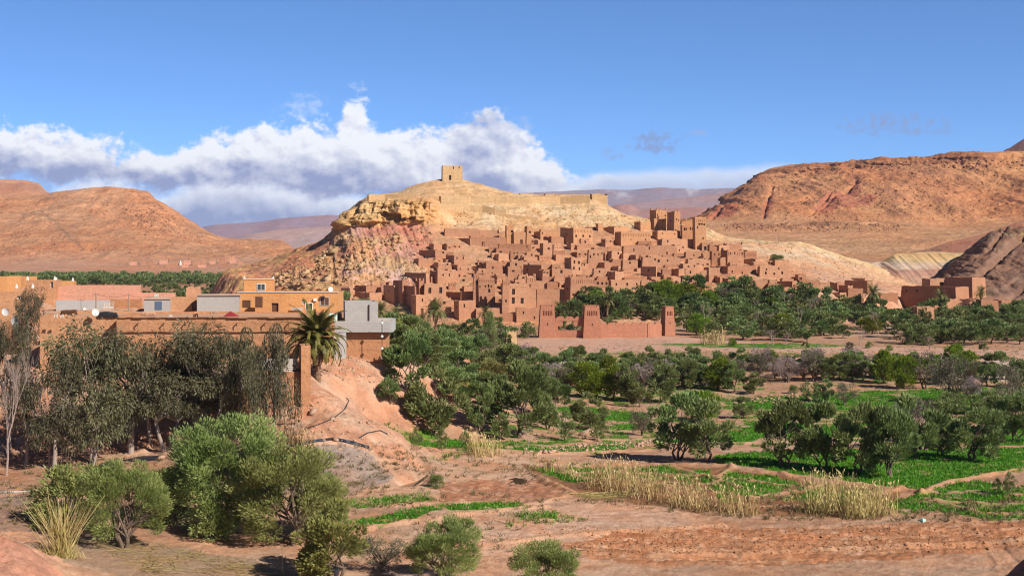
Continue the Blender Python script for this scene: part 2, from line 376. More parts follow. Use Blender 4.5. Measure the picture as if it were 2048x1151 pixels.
M['weed'] = leaf_mat('dry_weed', (0.11, 0.105, 0.04), (0.34, 0.27, 0.13), tr=0.1, var=0.2)
# ---------------------------------------------------------------- the lie of the land
def rbf(ctrl, X, Y):
    """height through control points (column, distance, height): linear kernel, no overshoot"""
    c = np.array(ctrl, float); cx = (c[:, 0] - CX) / F * c[:, 1]; cy = c[:, 1]; n = len(c)
    A = np.zeros((n + 1, n + 1)); A[:n, :n] = np.hypot(cx[:, None] - cx[None], cy[:, None] - cy[None]) - np.eye(n) * 0.15
    A[:n, n] = 1; A[n, :n] = 1
    wts = np.linalg.solve(A, np.append(c[:, 2], 0))
    Z = np.full(X.shape, wts[n], float)
    for i in range(n): Z += wts[i] * np.hypot(X - cx[i], Y - cy[i])
    return Z
BLUFF = [(300,150,.8),(100,150,.9),(-250,150,1),(420,140,.5),(500,132,.2),(600,127,0),(700,129,0),(820,136,0),(857,139,0),(875,150,0),(880,170,0),(905,200,.3),(935,230,0),(920,260,0),
 (560,133,1.6),(600,140,3.5),(700,141,3.0),(780,142,1.8),(825,143,.6),(500,140,2.2),(660,133,1.6),(760,136,.8),
 (640,153,6.6),(690,150,5.5),(750,148,3.7),(800,146,1.9),(838,144,.4),(740,166,1.8),(690,166,5.2),(800,160,.3),(650,147,5.0),(700,145,4.2),
 (615,147,4.3),(560,147,4.2),(480,147,3.6),(400,147,2.0),(330,149,1.0),(620,160,7.2),(550,157,7.4),(450,159,7.2),(380,158,5.5),(300,163,6.5),(100,165,6.5),(-250,168,6.5),
 (632,166,7.5),(730,178,8.7),(690,178,9.1),(772,178,8.2),(655,178,9.0),(720,170,7.2),(770,172,6.4),(800,176,5.6),(840,187,3.4),(868,197,1.6),(868,214,3.8),(890,225,2.0),(830,205,6.0),
 (780,200,8),(820,222,5),(850,250,1),(800,262,3),(700,230,12),(600,220,12.6),(400,215,12.4),(200,215,12.4),(0,215,12.4),(-250,215,12.4),(600,192,10),(300,190,9.5),(0,190,9),
 (700,280,11),(500,292,11.5),(200,300,11.5),(-250,300,11.5),(760,300,3),(600,360,1.5),(300,380,0),(-250,380,0),(500,420,0),
 (900,120,0),(700,112,0),(500,110,0),(300,114,.2),(950,160,0),(960,200,0),(1000,300,0),(900,320,0),(700,430,0),(100,125,.8),(-250,128,1.5),
 (0,92,3.4),(-250,92,5.5),(62,90,2.1),(125,92,.5),(0,101,1.3),(-250,104,2.0),(0,82,3.2),(160,82,0),(300,82,0),(180,104,.3),(700,82,0),(1000,82,0),(2350,90,0),(1500,82,0),(1500,150,0),(2350,150,0),(1500,300,0),(2350,420,0),(1200,450,0),
 (2110,77,6.4),(2035,77,4.8),(1975,78,2.6),(1905,79,0),(2200,77,8),(2100,68,6.4),(2060,85,2.4),(2150,86,4.5),(2040,95,.2),(2250,100,1),(1800,75,0),(1500,64,0),(1000,64,0),(500,64,0),(0,64,3),(2350,76,12)]
D_ROWS = np.concatenate([np.geomspace(62, 330, 820), np.geomspace(331.5, 800, 190), np.geomspace(812, 30000, 110)])
C_PX = np.arange(-260, 2330, 2.9)
# plots, tracks and banks of the valley floor: rows and columns at which they are seen on level ground
BANKS = [[(1040,903),(1160,913),(1300,918),(1440,927),(1560,943),(1700,962),(1800,975),(1840,985)], [(1840,985),(1900,962),(2048,935),(2300,905)], [(1800,975),(1700,990),(1560,1000),(1480,1002)],
 [(860,905),(1000,892),(1100,893),(1300,882)], [(1460,930),(1420,960),(1330,955)], [(1560,944),(1640,966),(1500,985)], [(1250,925),(1200,950),(1330,980)], [(1050,1000),(1150,970),(1060,930),(980,915)],
 [(1400,862),(1530,858),(1700,850),(1830,842)], [(1470,790),(1740,792),(2040,795)], [(1850,995),(1960,1025),(2300,1060)], [(720,1060),(900,1030),(1090,1000)], [(760,1010),(900,1000),(1020,990)], [(1180,770),(1500,757),(1800,753)], [(1100,912),(1150,935),(1230,960)], [(1200,918),(1290,950),(1380,980)], [(1330,922),(1480,965)], [(1110,930),(1300,936),(1480,952),(1620,968)], [(1160,950),(1330,960),(1500,985)], [(1850,1000),(1980,1008),(2300,1012)], [(1300,1095),(1700,1085),(2300,1092)], [(900,1090),(1200,1052),(1440,1036)], [(1220,835),(1330,830),(1480,826)], [(1150,860),(1330,850)]]
GRASS = [[(1425,905),(1500,888),(1620,880),(1700,878),(1900,880),(2060,880),(2330,880),(2330,900),(2060,935),(1900,962),(1840,975),(1790,968),(1560,938),(1430,922)],
 [(1830,985),(1930,960),(2060,975),(2330,960),(2330,1050),(2000,1040),(1870,1015),(1800,1020),(1770,1000)],
 [(1330,855),(1500,818),(1480,805),(1560,806),(1640,815),(1760,812),(1800,812),(1930,850),(1820,845),(1600,842),(1520,845),(1490,862)],
 [(1440,782),(1520,762),(1760,758),(2000,756),(2330,760),(2330,800),(2050,800),(1750,798),(1640,800),(1620,785),(1540,783)],
 [(1020,885),(1180,872),(1260,865),(1270,872),(1200,890),(1100,893)],[(770,880),(870,872),(1000,876),(1010,888),(930,900),(790,898)],
 [(1060,920),(1160,918),(1330,922),(1420,935),(1430,960),(1330,952),(1230,940),(1150,950)],[(1450,935),(1540,945),(1600,960),(1520,985),(1440,990),(1420,962)],[(1570,990),(1640,970),(1740,980),(1700,1000),(1600,1010)],
 [(1100,800),(1150,785),(1290,790),(1290,808),(1180,812)],[(1210,820),(1290,812),(1300,830),(1230,838)],[(690,1045),(860,1008),(880,1018),(760,1058)],[(860,1000),(1040,992),(1060,1002),(900,1018)],[(1040,1018),(1120,1010),(1110,1024),(1050,1028)],
 [(690,1000),(850,985),(860,994),(720,1010)],[(1290,683),(1450,682),(1600,683),(1720,686),(1600,693),(1400,690)],[(1900,830),(2330,800),(2330,870),(1950,872)]]
MOSSY = {6, 7, 8, 11, 12, 13, 14, 1}
PLOUGH = [(1180,1100),(1120,1075),(1250,1052),(1440,1040),(1700,1038),(2330,1045),(2330,1095),(1900,1102),(1500,1112),(1300,1110)]
TILLED = [(880,1000),(880,960),(980,945),(1100,938),(1160,975),(1060,996),(960,990)]
PALE = [(960,1110),(900,1085),(1080,1010),(1180,985),(1330,995),(1420,1030),(1230,1055),(1110,1080)]
RIVER = [(980,700),(1020,682),(1080,672),(1350,670),(1640,688),(2330,700),(2330,722),(1900,722),(1600,702),(1300,696),(1100,702)]
GRAVELBAR = [(1880,738),(1930,715),(2330,712),(2330,752),(2000,748)]
def zone(px, py, poly, wob):
    return in_poly(px + wob[0], py + wob[1], poly)
def build_ground():
    PX, D = np.meshgrid(C_PX, D_ROWS); X = (PX - CX) / F * D; Y = D.copy()
    Z = np.zeros_like(X); near = D_ROWS < 600
    Z[near] = rbf(BLUFF, X[near], Y[near]) * (1 - sstep(D[near], 430, 560))
    flat = np.abs(Z) < 0.35
    Z = np.where(np.abs(Z) < 0.06, 0, Z)
    PYf = HY + F * CH / D                               # row at which level ground shows
    bl = sstep(Z, 0.3, 1.2)
    z = Z.copy()
    z += bl * (fbm(X * 0.25, Y * 0.25, octv=5, s=3) * 0.55 + fbm(X * 1.1, Y * 1.1, octv=4, s=7) * 0.22)
    fld = (D < 420) & (Z < 0.5)
    nz = (D < 170); z += nz * fbm(X * 4.1, Y * 4.1, octv=2, s=14) * .035 + nz * (Z > .5) * fbm(X * 2.2, Y * 2.2, octv=3, s=15) * .10
    z += bl * (D < 165) * np.minimum(fbm((X + Y * .5) * .55, Y * .06, octv=3, s=16, ridged=True), .3) * .35
    z += np.where(fld, fbm(X * 0.12, Y * 0.12, octv=4, s=11) * 0.16 + fbm(X * 1.7, Y * 1.7, octv=3, s=13) * 0.05, 0)
    wob = (fbm(X * 0.35, Y * 0.35, octv=4, s=21) * 9, fbm(X * 0.35, Y * 0.35, octv=4, s=25) * 4.0 * np.clip(PYf - HY, 0, 500) / 400)
    # colours of the soil itself
    n1 = fbm(X * 0.06, Y * 0.06, octv=5, s=31); n2 = fbm(X * 0.5, Y * 0.5, octv=4, s=33)
    C = np.empty(X.shape + (3,), np.float32)
    base = np.array((0.455, 0.28, 0.185)); pale = np.array((0.59, 0.40, 0.285)); brown = np.array((0.33, 0.165, 0.095))
    C[:] = base
    def blend(mask, c, k=1.0):
        mk = (np.asarray(mask, np.float32) * k)[..., None]; C[:] = C * (1 - mk) + np.asarray(c, np.float32) * mk
    blend(sstep(n1, 0.0, 0.5), pale, 0.55); blend(sstep(-n1 + n2 * 0.4, 0.1, 0.5), brown, 0.45)
    far = sstep(D, 430, 900); blend(far, (0.47, 0.235, 0.135), 0.8)
    blend(sstep(n1 + n2 * 0.3, -.1, 0.4) * far, (0.56, 0.33, 0.21), .6)
    blend(zone(PX, PYf, RIVER, wob), (0.56, 0.36, 0.27)); blend(zone(PX, PYf, GRAVELBAR, wob), (0.57, 0.46, 0.40))
    pl = zone(PX, PYf, PALE, wob); blend(pl, (0.58, 0.375, 0.265), 0.9)
    pg = zone(PX, PYf, PLOUGH, wob); blend(pg, (0.40, 0.195, 0.105)); blend(pg * sstep(n2, 0, .5), (0.50, 0.275, 0.16), .8)
    tl = zone(PX, PYf, TILLED, wob); blend(tl, (0.36, 0.175, 0.105), 0.9)
    fur = np.sin((Y * 2 * math.pi / 0.95 + X * 0.6 + fbm(X * .1, Y * .1, octv=3, s=41) * 4.0))
    rowv = Y + X * .09; z += pg * (fur * 0.13 + fbm(X * .18, rowv * 1.9, octv=3, s=43) * 0.22 + fbm(X * 2.6, Y * 2.6, octv=3, s=44) * .13) + tl * fbm(X * 1.6, Y * 1.6, octv=3, s=45) * 0.20
    rown = fbm(X * .10, rowv * 2.2, octv=4, s=49); blend(pg * sstep(rown, .02, .35), (0.27, 0.125, 0.065), .7); blend(pg * sstep(-rown, .1, .4), (0.56, 0.34, 0.215), .5)
    n3 = fbm(X * 1.3, Y * 1.3, octv=4, s=47); nr = (D < 330); blend(nr * sstep(n3, .1, .5), (0.36, 0.19, 0.115), .5); blend(nr * sstep(-n3, .15, .5), (0.64, 0.44, 0.32), .45)
    for q, (o_, sl) in enumerate(((0, .25), (3.2, .22), (9, -.12), (16, .3))):
        tr = np.exp(-((np.abs((Y - 104 - o_) - sl * X + fbm(X * .1, Y * .1, octv=2, s=48 + q) * 2) - .6) / .16) ** 2) * (D < 135) * pl; z -= tr * .07; blend(tr, (0.43, 0.25, 0.165), .6)
    # between the plots: darker irrigated soil
    plots = zone(PX, PYf, [(1040,912),(1450,930),(1800,980),(1760,1030),(1480,1010),(1180,985),(1080,950)], wob); blend(plots, (0.25, 0.125, 0.06), 0.85)
    G = np.zeros(X.shape, np.float32)
    for i, poly in enumerate(GRASS):
        k = zone(PX, PYf, poly, wob).astype(np.float32)
        patch = sstep(n2 + 0.5 * vnoise(X * 2.1, Y * 2.1, s=51), *((-0.22, 0.22) if i in MOSSY else (-0.42, 0.16)))
        G = np.maximum(G, k * patch)
    orchard = zone(PX, PYf, [(690,890),(700,800),(900,735),(1100,700),(1560,700),(2330,740),(2330,880),(1500,870),(1100,890)], wob) & (Z < 0.4)
    G = np.maximum(G, orchard * sstep(n2 + n1 * 0.6, 0.05, 0.5) * 0.75)
    blend(G, (0.060, 0.190, 0.010)); blend(G * sstep(vnoise(X * .7, Y * .7, s=53), .5, .9), (0.115, 0.25, 0.02), .8)
    for pts in BANKS:
        w_ = [((a - CX) / F * (CH * F / (b - HY)), CH * F / (b - HY)) for a, b in pts]
        lo, hi = min(p[1] for p in w_) - 3, max(p[1] for p in w_) + 3
        r = (D_ROWS > lo) & (D_ROWS < hi)
        d = polyline_dist(X[r] + wob[0][r] * 0.05, Y[r] + wob[1][r] * 0.08, w_); k = np.exp(-(d / 0.42) ** 2)
        z[r] += k * 0.26 * (0.7 + 0.5 * vnoise(X[r] * .8, Y[r] * .8, s=57)); G[r] *= 1 - np.clip(k * 1.6, 0, 1)
        kk = np.clip(k * .9, 0, 1)[..., None]; C[r] = C[r] * (1 - kk) + np.array((0.50, 0.30, 0.19)) * kk
    # bluff: pale crust, orange cut bank, grey gravel apron
    k = sstep(Z, 0.4, 1.6) * (D < 330); blend(k, (0.49, 0.275, 0.18)); blend(k * sstep(n2 + n1, -.1, 0.5), (0.57, 0.385, 0.275), .75); blend(k * sstep(Z, 3.0, 5.5) * sstep(n2, -.4, .3), (0.56, 0.39, 0.285), .6); blend(k * sstep(-n2, .1, .5), (0.42, 0.215, 0.135), .6)
    PYr = HY + F * (CH - z) / D
    grav = in_poly(PX + wob[0] * 1.2, PYr + wob[1] * 2, [(545,990),(560,925),(640,885),(690,882),(735,905),(790,955),(700,985)]) & (D < 150)
    blend(grav, (0.30, 0.235, 0.20), 0.9)
    straw = in_poly(PX + wob[0], PYr + wob[1] * 2, [(150,1075),(200,1058),(330,1085),(520,1125),(640,1160),(300,1165),(120,1120)]) & (D < 115); blend(straw, (0.33, 0.235, 0.165), 0.85)
    blend(in_poly(PX + wob[0], PYr + wob[1] * 2, [(-260,1000),(60,990),(120,1045),(60,1062),(-260,1050)]), (0.26, 0.19, 0.155), 0.8)
    red = in_poly(PX + wob[0] * .3, PYr, [(-260,1045),(0,1068),(60,1095),(140,1160),(0,1300),(-260,1300)]) & (D < 101); blend(red, (0.50, 0.245, 0.165), 0.9)
    blend((PX > 1850) & (D < 95) & (Z > 0.3), (0.23, 0.125, 0.085), .9)  # near mound at bottom right: its shade is painted in as darker soil
    # the narrow ditch round the foot of the bluff
    w_ = [((a - CX) / F * (CH * F / (b - HY)), CH * F / (b - HY)) for a, b in [(800,968),(838,958),(852,945),(838,930),(822,915),(830,890)]]
    r = (D_ROWS > 120) & (D_ROWS < 175); d = polyline_dist(X[r], Y[r], w_); k = np.exp(-(d / 0.8) ** 2); z[r] -= 0.55 * k
    V = np.stack([X, Y, z], -1)
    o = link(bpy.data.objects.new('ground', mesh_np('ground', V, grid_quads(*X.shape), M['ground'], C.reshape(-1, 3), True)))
    tag(o, 'wide valley floor of reddish soil with plots, banks and ploughed land', 'ground', kind='structure')
    return X, Y, z, G, Z
GX, GY, GZ, GG, GB = build_ground()
def loft(curves, px, segs, smooth=2):
    """surface through curves [(column,row,distance)...] given from front to back; returns columns, rows (as seen) and X,Y,Z grids"""
    K = [(np.interp(px, [c[0] for c in cv], [c[1] for c in cv]), np.interp(px, [c[0] for c in cv], [c[2] for c in cv])) for cv in curves]
    rows_y, rows_d, tt = [], [], []
    for i in range(len(K) - 1):
        n = segs[i]
        for q in range(n + (i == len(K) - 2)):
            t = q / n; rows_y.append(lerp(K[i][0], K[i + 1][0], t)); rows_d.append(lerp(K[i][1], K[i + 1][1], t)); tt.append(i + t)
    PY = np.array(rows_y); D = np.array(rows_d)
    if smooth: PY = smooth_rows(PY, smooth, 1); D = smooth_rows(D, smooth * 2, 1)
    X = (px[None] - CX) / F * D; Z = CH - (PY - HY) / F * D
    return np.broadcast_to(px[None], PY.shape), PY, X, D, Z, np.array(tt)[:, None] + np.zeros_like(PY)
def normals(X, Y, Z):
    du = np.stack([np.gradient(a, axis=1) for a in (X, Y, Z)], -1); dv = np.stack([np.gradient(a, axis=0) for a in (X, Y, Z)], -1)
    n = np.cross(du, dv); return n / (np.linalg.norm(n, axis=-1, keepdims=True) + 1e-9)
def flat_curve(py_of, D, px0=-400, px1=2500): return [(px0, py_of, D), (px1, py_of, D)]
def at_z(z, D): return HY + (CH - z) * F / D
class Paint:
    def __init__(s, shape, c): s.C = np.empty(shape + (3,), np.float32); s.C[:] = c
    def __call__(s, mask, c, k=1.0):
        mk = (np.asarray(mask, np.float32) * k)[..., None]; s.C[:] = s.C * (1 - mk) + np.asarray(c, np.float32) * mk
def finish(name, label, X, Y, Z, C, mat, cat='hill'):
    o = link(bpy.data.objects.new(name, mesh_np(name, np.stack([X, Y, Z], -1), grid_quads(*X.shape), mat, C.reshape(-1, 3), True)))
    return tag(o, label, cat, kind='structure')
# ------------------------------------------------ the hill that carries the village
def build_village_hill():
    px = np.arange(330, 1860, 1.7)
    zc = lambda z, pts: [(a, at_z(z, d), d) for a, d in pts]
    K0 = zc(-2, [(330,520),(380,500),(600,470),(700,450),(820,437),(1000,428),(1200,432),(1400,436),(1600,441),(1760,450),(1860,490)])
    K1 = [(330,572,545),(380,563,545),(480,556,530),(600,562,500),(700,600,470),(820,600,465),(1000,598,465),(1200,582,465),(1400,574,465),(1600,582,465),(1700,590,468),(1800,596,480),(1860,600,500)]
    K2 = [(330,556,590),(380,549,590),(480,545,565),(600,532,520),(700,545,500),(820,545,495),(1000,545,500),(1200,535,500),(1400,530,500),(1500,532,500),(1600,548,500),(1700,570,500),(1800,582,510),(1860,590,520)]
    K3 = [(330,553,630),(380,547,630),(480,540,600),(600,513,545),(700,500,525),(820,500,525),(900,500,525),(1000,500,530),(1200,494,530),(1350,492,530),(1450,497,530),(1550,512,530),(1650,535,540),(1750,560,550),(1800,572,555),(1860,585,560)]
    K4 = [(330,551,680),(380,546,680),(480,538,640),(600,506,570),(650,485,560),(700,457,550),(760,453,546),(860,451,546),(900,455,548),(1000,460,552),(1100,458,555),(1200,455,555),(1300,459,555),(1400,474,550),(1450,482,550),(1550,492,560),(1650,515,570),(1750,546,580),(1800,562,580),(1860,580,580)]
    K5 = [(330,550,700),(380,545,700),(480,537,660),(600,503,590),(650,481,572),(690,440,556),(700,424,555),(735,404,552),(860,401,553),(885,420,555),(905,432,558),(1000,434,566),(1100,436,570),(1200,434,572),(1300,444,575),(1400,460,575),(1450,476,575),(1550,487,585),(1620,491,590),(1700,522,600),(1800,556,600),(1860,575,600)]
    K6 = [(330,550,710),(480,537,672),(600,502,600),(650,480,590),(695,422,570),(735,398,566),(860,398,566),(900,405,572),(1000,405,580),(1100,408,585),(1200,411,585),(1250,430,588),(1300,440,590),(1400,452,595),(1450,473,590),(1550,485,600),(1600,484,605),(1700,516,615),(1800,553,620),(1860,575,620)]
    K7 = [(330,549,720),(480,536,685),(600,502,612),(650,479,600),(690,430,592),(700,418,590),(735,392,586),(800,383,592),(825,371,596),(850,364,598),(884,358,602),(926,359,602),(960,367,602),(1030,387,603),(1100,389,603),(1180,389,603),(1215,408,602),(1250,429,602),(1300,439,602),(1400,450,605),(1450,472,602),(1550,484,610),(1600,482,612),(1625,489,612),(1700,516,625),(1800,553,630),(1860,575,630)]
    K8 = [(a, b + 55, d + 75) for a, b, d in K7]
    PX, PY, X, Y, Z, T = loft([K0, K1, K2, K3, K4, K5, K6, K7, K8], px, [60, 70, 60, 60, 95, 22, 50, 26], 4)
    N = normals(X, Y, Z); N *= np.sign(-N[..., 1:2] + 0.3 * N[..., 2:3] + 1e-6)
    # crags of the cliff, fluted clay below it, rough slopes elsewhere
    cliff = sstep(T, 3.85, 4.15) * (1 - sstep(T, 5.1, 5.5)) * (1 - sstep(PX, 845, 905)) * sstep(PX, 640, 690)
    clay = (1 - sstep(T, 3.9, 4.1)) * sstep(T, 1.2, 1.9) * sstep(PX, 640, 690) * (1 - sstep(PX, 830, 880))
    skirt = (1 - sstep(PX, 640, 700)) * (1 - sstep(T, 5.5, 7))
    vill = sstep(PX, 800, 880) * (1 - sstep(PX, 1540, 1640)) * (1 - sstep(T, 3.3, 4.2))
    blocks = fbm(X * 0.10, Z * 0.16, Y * 0.10, 5, 0.55, 61, True); fiss = fbm(X * 0.33, Z * 0.05, Y * 0.3, 4, 0.5, 63, True)
    ledge = fbm(X * 0.03, Z * 0.42, Y * 0.03, 3, 0.6, 65)
    flute = fbm(X * 0.42 + Z * 0.10, Z * 0.035, octv=4, s=67, ridged=True)
    rough = fbm(X * 0.09, Y * 0.09, Z * 0.09, 6, 0.55, 69); small = fbm(X * 0.5, Y * 0.5, Z * 0.5, 4, 0.55, 71)
    wx = X + fbm(X * .12, Z * .12, octv=3, s=141) * 3; wz = Z + fbm(X * .12, Z * .12, octv=3, s=143) * 2.2
    cell = _h(np.floor(wx / 5.5).astype(np.int64), np.floor((wz + 2 * np.floor(wx / 5.5)) / 5.0).astype(np.int64), np.zeros(X.shape, np.int64), 9) - .5
    cell2 = _h(np.floor(wx / 2.1).astype(np.int64), np.floor(wz / 2.6).astype(np.int64), np.zeros(X.shape, np.int64), 19) - .5
    lean = fbm((X + Z * .55) * .34, Z * .05, octv=4, s=68, ridged=True)
    cl = cliff[..., None]; H_ = N.copy(); H_[..., 2] *= .15; N = N * (1 - cl) + H_ * cl
    d = cliff * (1 - .5 * sstep(T, 4.85, 5.1)) * (blocks * 4.2 + np.minimum(fiss, .3) * 3.6 + ledge * 1.6 + cell * 6.0 + cell2 * 1.7 + small * .7) + clay * (lean * 1.1 + rough * 2.4 + cell2 * .7 * sstep(rough, -.1, .3) + small * .8) + skirt * (rough * 2.6 + small * 0.7)
    other = np.clip(1 - cliff - clay - skirt, 0, 1)
    crest = 1 - sstep(np.abs(T - 7.0), 0, .35) * 1.0
    d += other * (rough * np.where(vill > .5, .5, 1.35) + small * 0.5 + (ledge * 1.3 + cell2 * .45) * sstep(T, 3.6, 4.1) * (1 - .6 * sstep(T, 5.6, 6.3))) * (1 - 0.6 * crest)
    X = X + N[..., 0] * d; Y = Y + N[..., 1] * d; Z = Z + N[..., 2] * d
    e_ = sstep(PX + rough * 25, 385, 475); Z = -4 + (Z + 4) * e_
    n1 = fbm(X * 0.05, Y * 0.05, Z * 0.05, 5, 0.55, 73); n2 = fbm(X * 0.2, Y * 0.2, Z * 0.2, 4, 0.55, 75); band = fbm(X * 0.012, Y * 0.012, Z * 0.32 + n1, 4, 0.55, 77)
    p = Paint(X.shape, (0.50, 0.285, 0.17))
    up = sstep(T, 3.7, 4.5) * sstep(PX, 840, 900); p(up, (0.59, 0.42, 0.25)); p(up * sstep(n2 + band, 0.0, .45), (0.65, 0.50, 0.335), .9); p(up * sstep(band - n2, .1, .4), (0.50, 0.315, 0.15), .8); p(up * sstep(small - n2 * .4, .12, .4), (0.42, 0.275, 0.15), .55)
    top = sstep(T, 5.7, 6.3); p(top, (0.58, 0.415, 0.25), .9); p(top * sstep(n2, .0, .4), (0.50, 0.335, 0.175), .7); p(top * sstep(small, .1, .4), (0.44, 0.30, 0.17), .5)
    sh = sstep(PX, 1420, 1500) * sstep(T, 2.2, 3.4); p(sh, (0.57, 0.385, 0.25)); p(sh * sstep(n2 - band, .0, .4), (0.63, 0.485, 0.34), .8); p(sh * sstep(small + n2 * .4, .15, .45), (0.43, 0.27, 0.17), .6); p(sh * sstep(T, 4.4, 5.2), (0.63, 0.50, 0.285), .7)
    lowr = sstep(PX, 1560, 1640) * (1 - sstep(T, 2.2, 3.2)); p(lowr, (0.55, 0.335, 0.235), .8)
    p(cliff, (0.53, 0.325, 0.145)); p(cliff * sstep(band, -.1, .3), (0.62, 0.42, 0.21), .8); p(cliff * sstep(-n2, .1, .4), (0.36, 0.21, 0.10), .7)
    p(clay, (0.48, 0.225, 0.165)); p(clay * sstep(lean + n2 * .6, .1, .6), (0.55, 0.36, 0.29), .7); p(clay * sstep(rough + n1 * .7, -.08, .22), (0.55, 0.36, 0.19), .9); p(clay * sstep(-n1, .1, .4), (0.44, 0.185, 0.135), .55)
    lowclay = clay * (1 - sstep(T, 1.7, 2.6)); p(lowclay * sstep(n2, -.1, .3), (0.57, 0.41, 0.38), .8)
    p(skirt, (0.50, 0.285, 0.145)); p(skirt * sstep(n2 + n1, 0, .4), (0.42, 0.19, 0.13), .8); p(skirt * sstep(n1 - n2, .1, .5), (0.60, 0.39, 0.18), .7)
    return finish('village_hill', 'rocky hill with cliff, pink clay flank and pale top under the village', X, Y, Z, p.C, M['hillrock'])
def build_left_hill():
    px = np.arange(-420, 660, 2.2)
    L = [flat_curve(at_z(-3, 1700), 1700), [(-420,524,2050),(0,527,2050),(200,530,2050),(400,526,2050),(520,522,2050),(560,520,2050),(660,527,2050)],
         [(-420,480,2350),(0,482,2350),(150,476,2350),(300,484,2350),(400,494,2350),(480,502,2300),(560,509,2250),(600,512,2200),(660,527,2150)],
         [(-420,425,2700),(0,432,2700),(150,424,2700),(250,424,2700),(320,430,2700),(380,460,2700),(420,476,2600),(480,493,2500),(560,504,2400),(600,510,2300),(660,527,2250)],
         [(-420,388,2900),(0,393,2900),(90,388,2900),(130,382,2900),(180,376,2900),(215,373,2900),(260,378,2900),(296,384,2900),(308,397,2880),(340,420,2860),(370,437,2840),(400,455,2800),(440,474,2750),(480,476,2700),(540,479,2650),(572,486,2600),(592,500,2500),(615,516,2400),(660,527,2350)]]
    L.append([(a, b + 60, d + 500) for a, b, d in L[-1]])
    PX, PY, X, Y, Z, T = loft(L, px, [20, 60, 70, 70, 20], 3)
    N = normals(X, Y, Z); N *= np.sign(-N[..., 1:2] + 0.3 * N[..., 2:3] + 1e-6)
    rough = fbm(X * 0.012, Y * 0.012, Z * 0.02, 7, 0.56, 81); rid = fbm(X * 0.016 + Z * .012, Z * 0.012, octv=5, s=83, ridged=True); led = fbm(X * .002, Y * .002, Z * .09, 3, .6, 85)
    crag = sstep(PX, 225, 290) * (1 - sstep(PX, 330, 400)) * sstep(T, 2.0, 2.6)
    fine = fbm(X * .06, Y * .06, Z * .06, 5, .62, 86); d = sstep(T, .8, 1.4) * (rough * 9 + rid * 3.0 + led * 3.0 + fine * 3.2) + crag * (fbm(X * .03, Y * .03, Z * .04, 5, .6, 87, True) * 9)
    d *= 1 - .55 * sstep(T, 3.6, 4) * (1 - sstep(T, 4, 4.4))
    X = X + N[..., 0] * d; Y = Y + N[..., 1] * d; Z = Z + N[..., 2] * d
    n1 = fbm(X * .006, Y * .006, Z * .012, 5, .55, 89); n2 = fbm(X * .03, Y * .03, Z * .04, 4, .6, 91)
    p = Paint(X.shape, (0.55, 0.275, 0.14)); p(sstep(n1 + n2 * .4, 0, .4), (0.60, 0.335, 0.185), .9); p(sstep(-n2, .15, .5), (0.40, 0.185, 0.09), .6)
    p(sstep(led, .0, .3) * sstep(n2, -.2, .2), (0.40, 0.20, 0.105), .7); p((1 - sstep(T, .9, 1.7)), (0.56, 0.31, 0.20), .8); p(crag * sstep(n2, 0, .3), (0.37, 0.185, 0.095), .6)
    r = polyline_dist(PX + n2 * 3, PY, [(88,430),(105,438),(135,470),(165,500)]); p(np.exp(-(r / 3.2) ** 2), (0.30, 0.185, 0.11), .75)
    finish('left_hill', 'bare orange rounded desert hill', X, Y, Z, p.C, M['farrock'])
    # the table hill peeping over it
    px = np.arange(-420, 190, 3.0)
    L = [flat_curve(420, 4200), [(-420,352,4500),(0,358,4500),(50,360,4500),(78,366,4500),(92,382,4480),(130,400,4400),(190,430,4400)]]; L.append([(a, b + 40, d + 600) for a, b, d in L[-1]])
    PX, PY, X, Y, Z, T = loft(L, px, [50, 8], 1); Z = Z + fbm(X * .01, Y * .01, Z * .02, 5, .6, 93) * 6 * (T < .95)
    p = Paint(X.shape, (0.53, 0.27, 0.15)); p(sstep(T, .6, .75) * (1 - sstep(T, .85, .95)), (0.40, 0.19, 0.11), .7)
    finish('table_hill', 'flat topped desert hill behind the rounded one', X, Y, Z, p.C, M['farrock'])
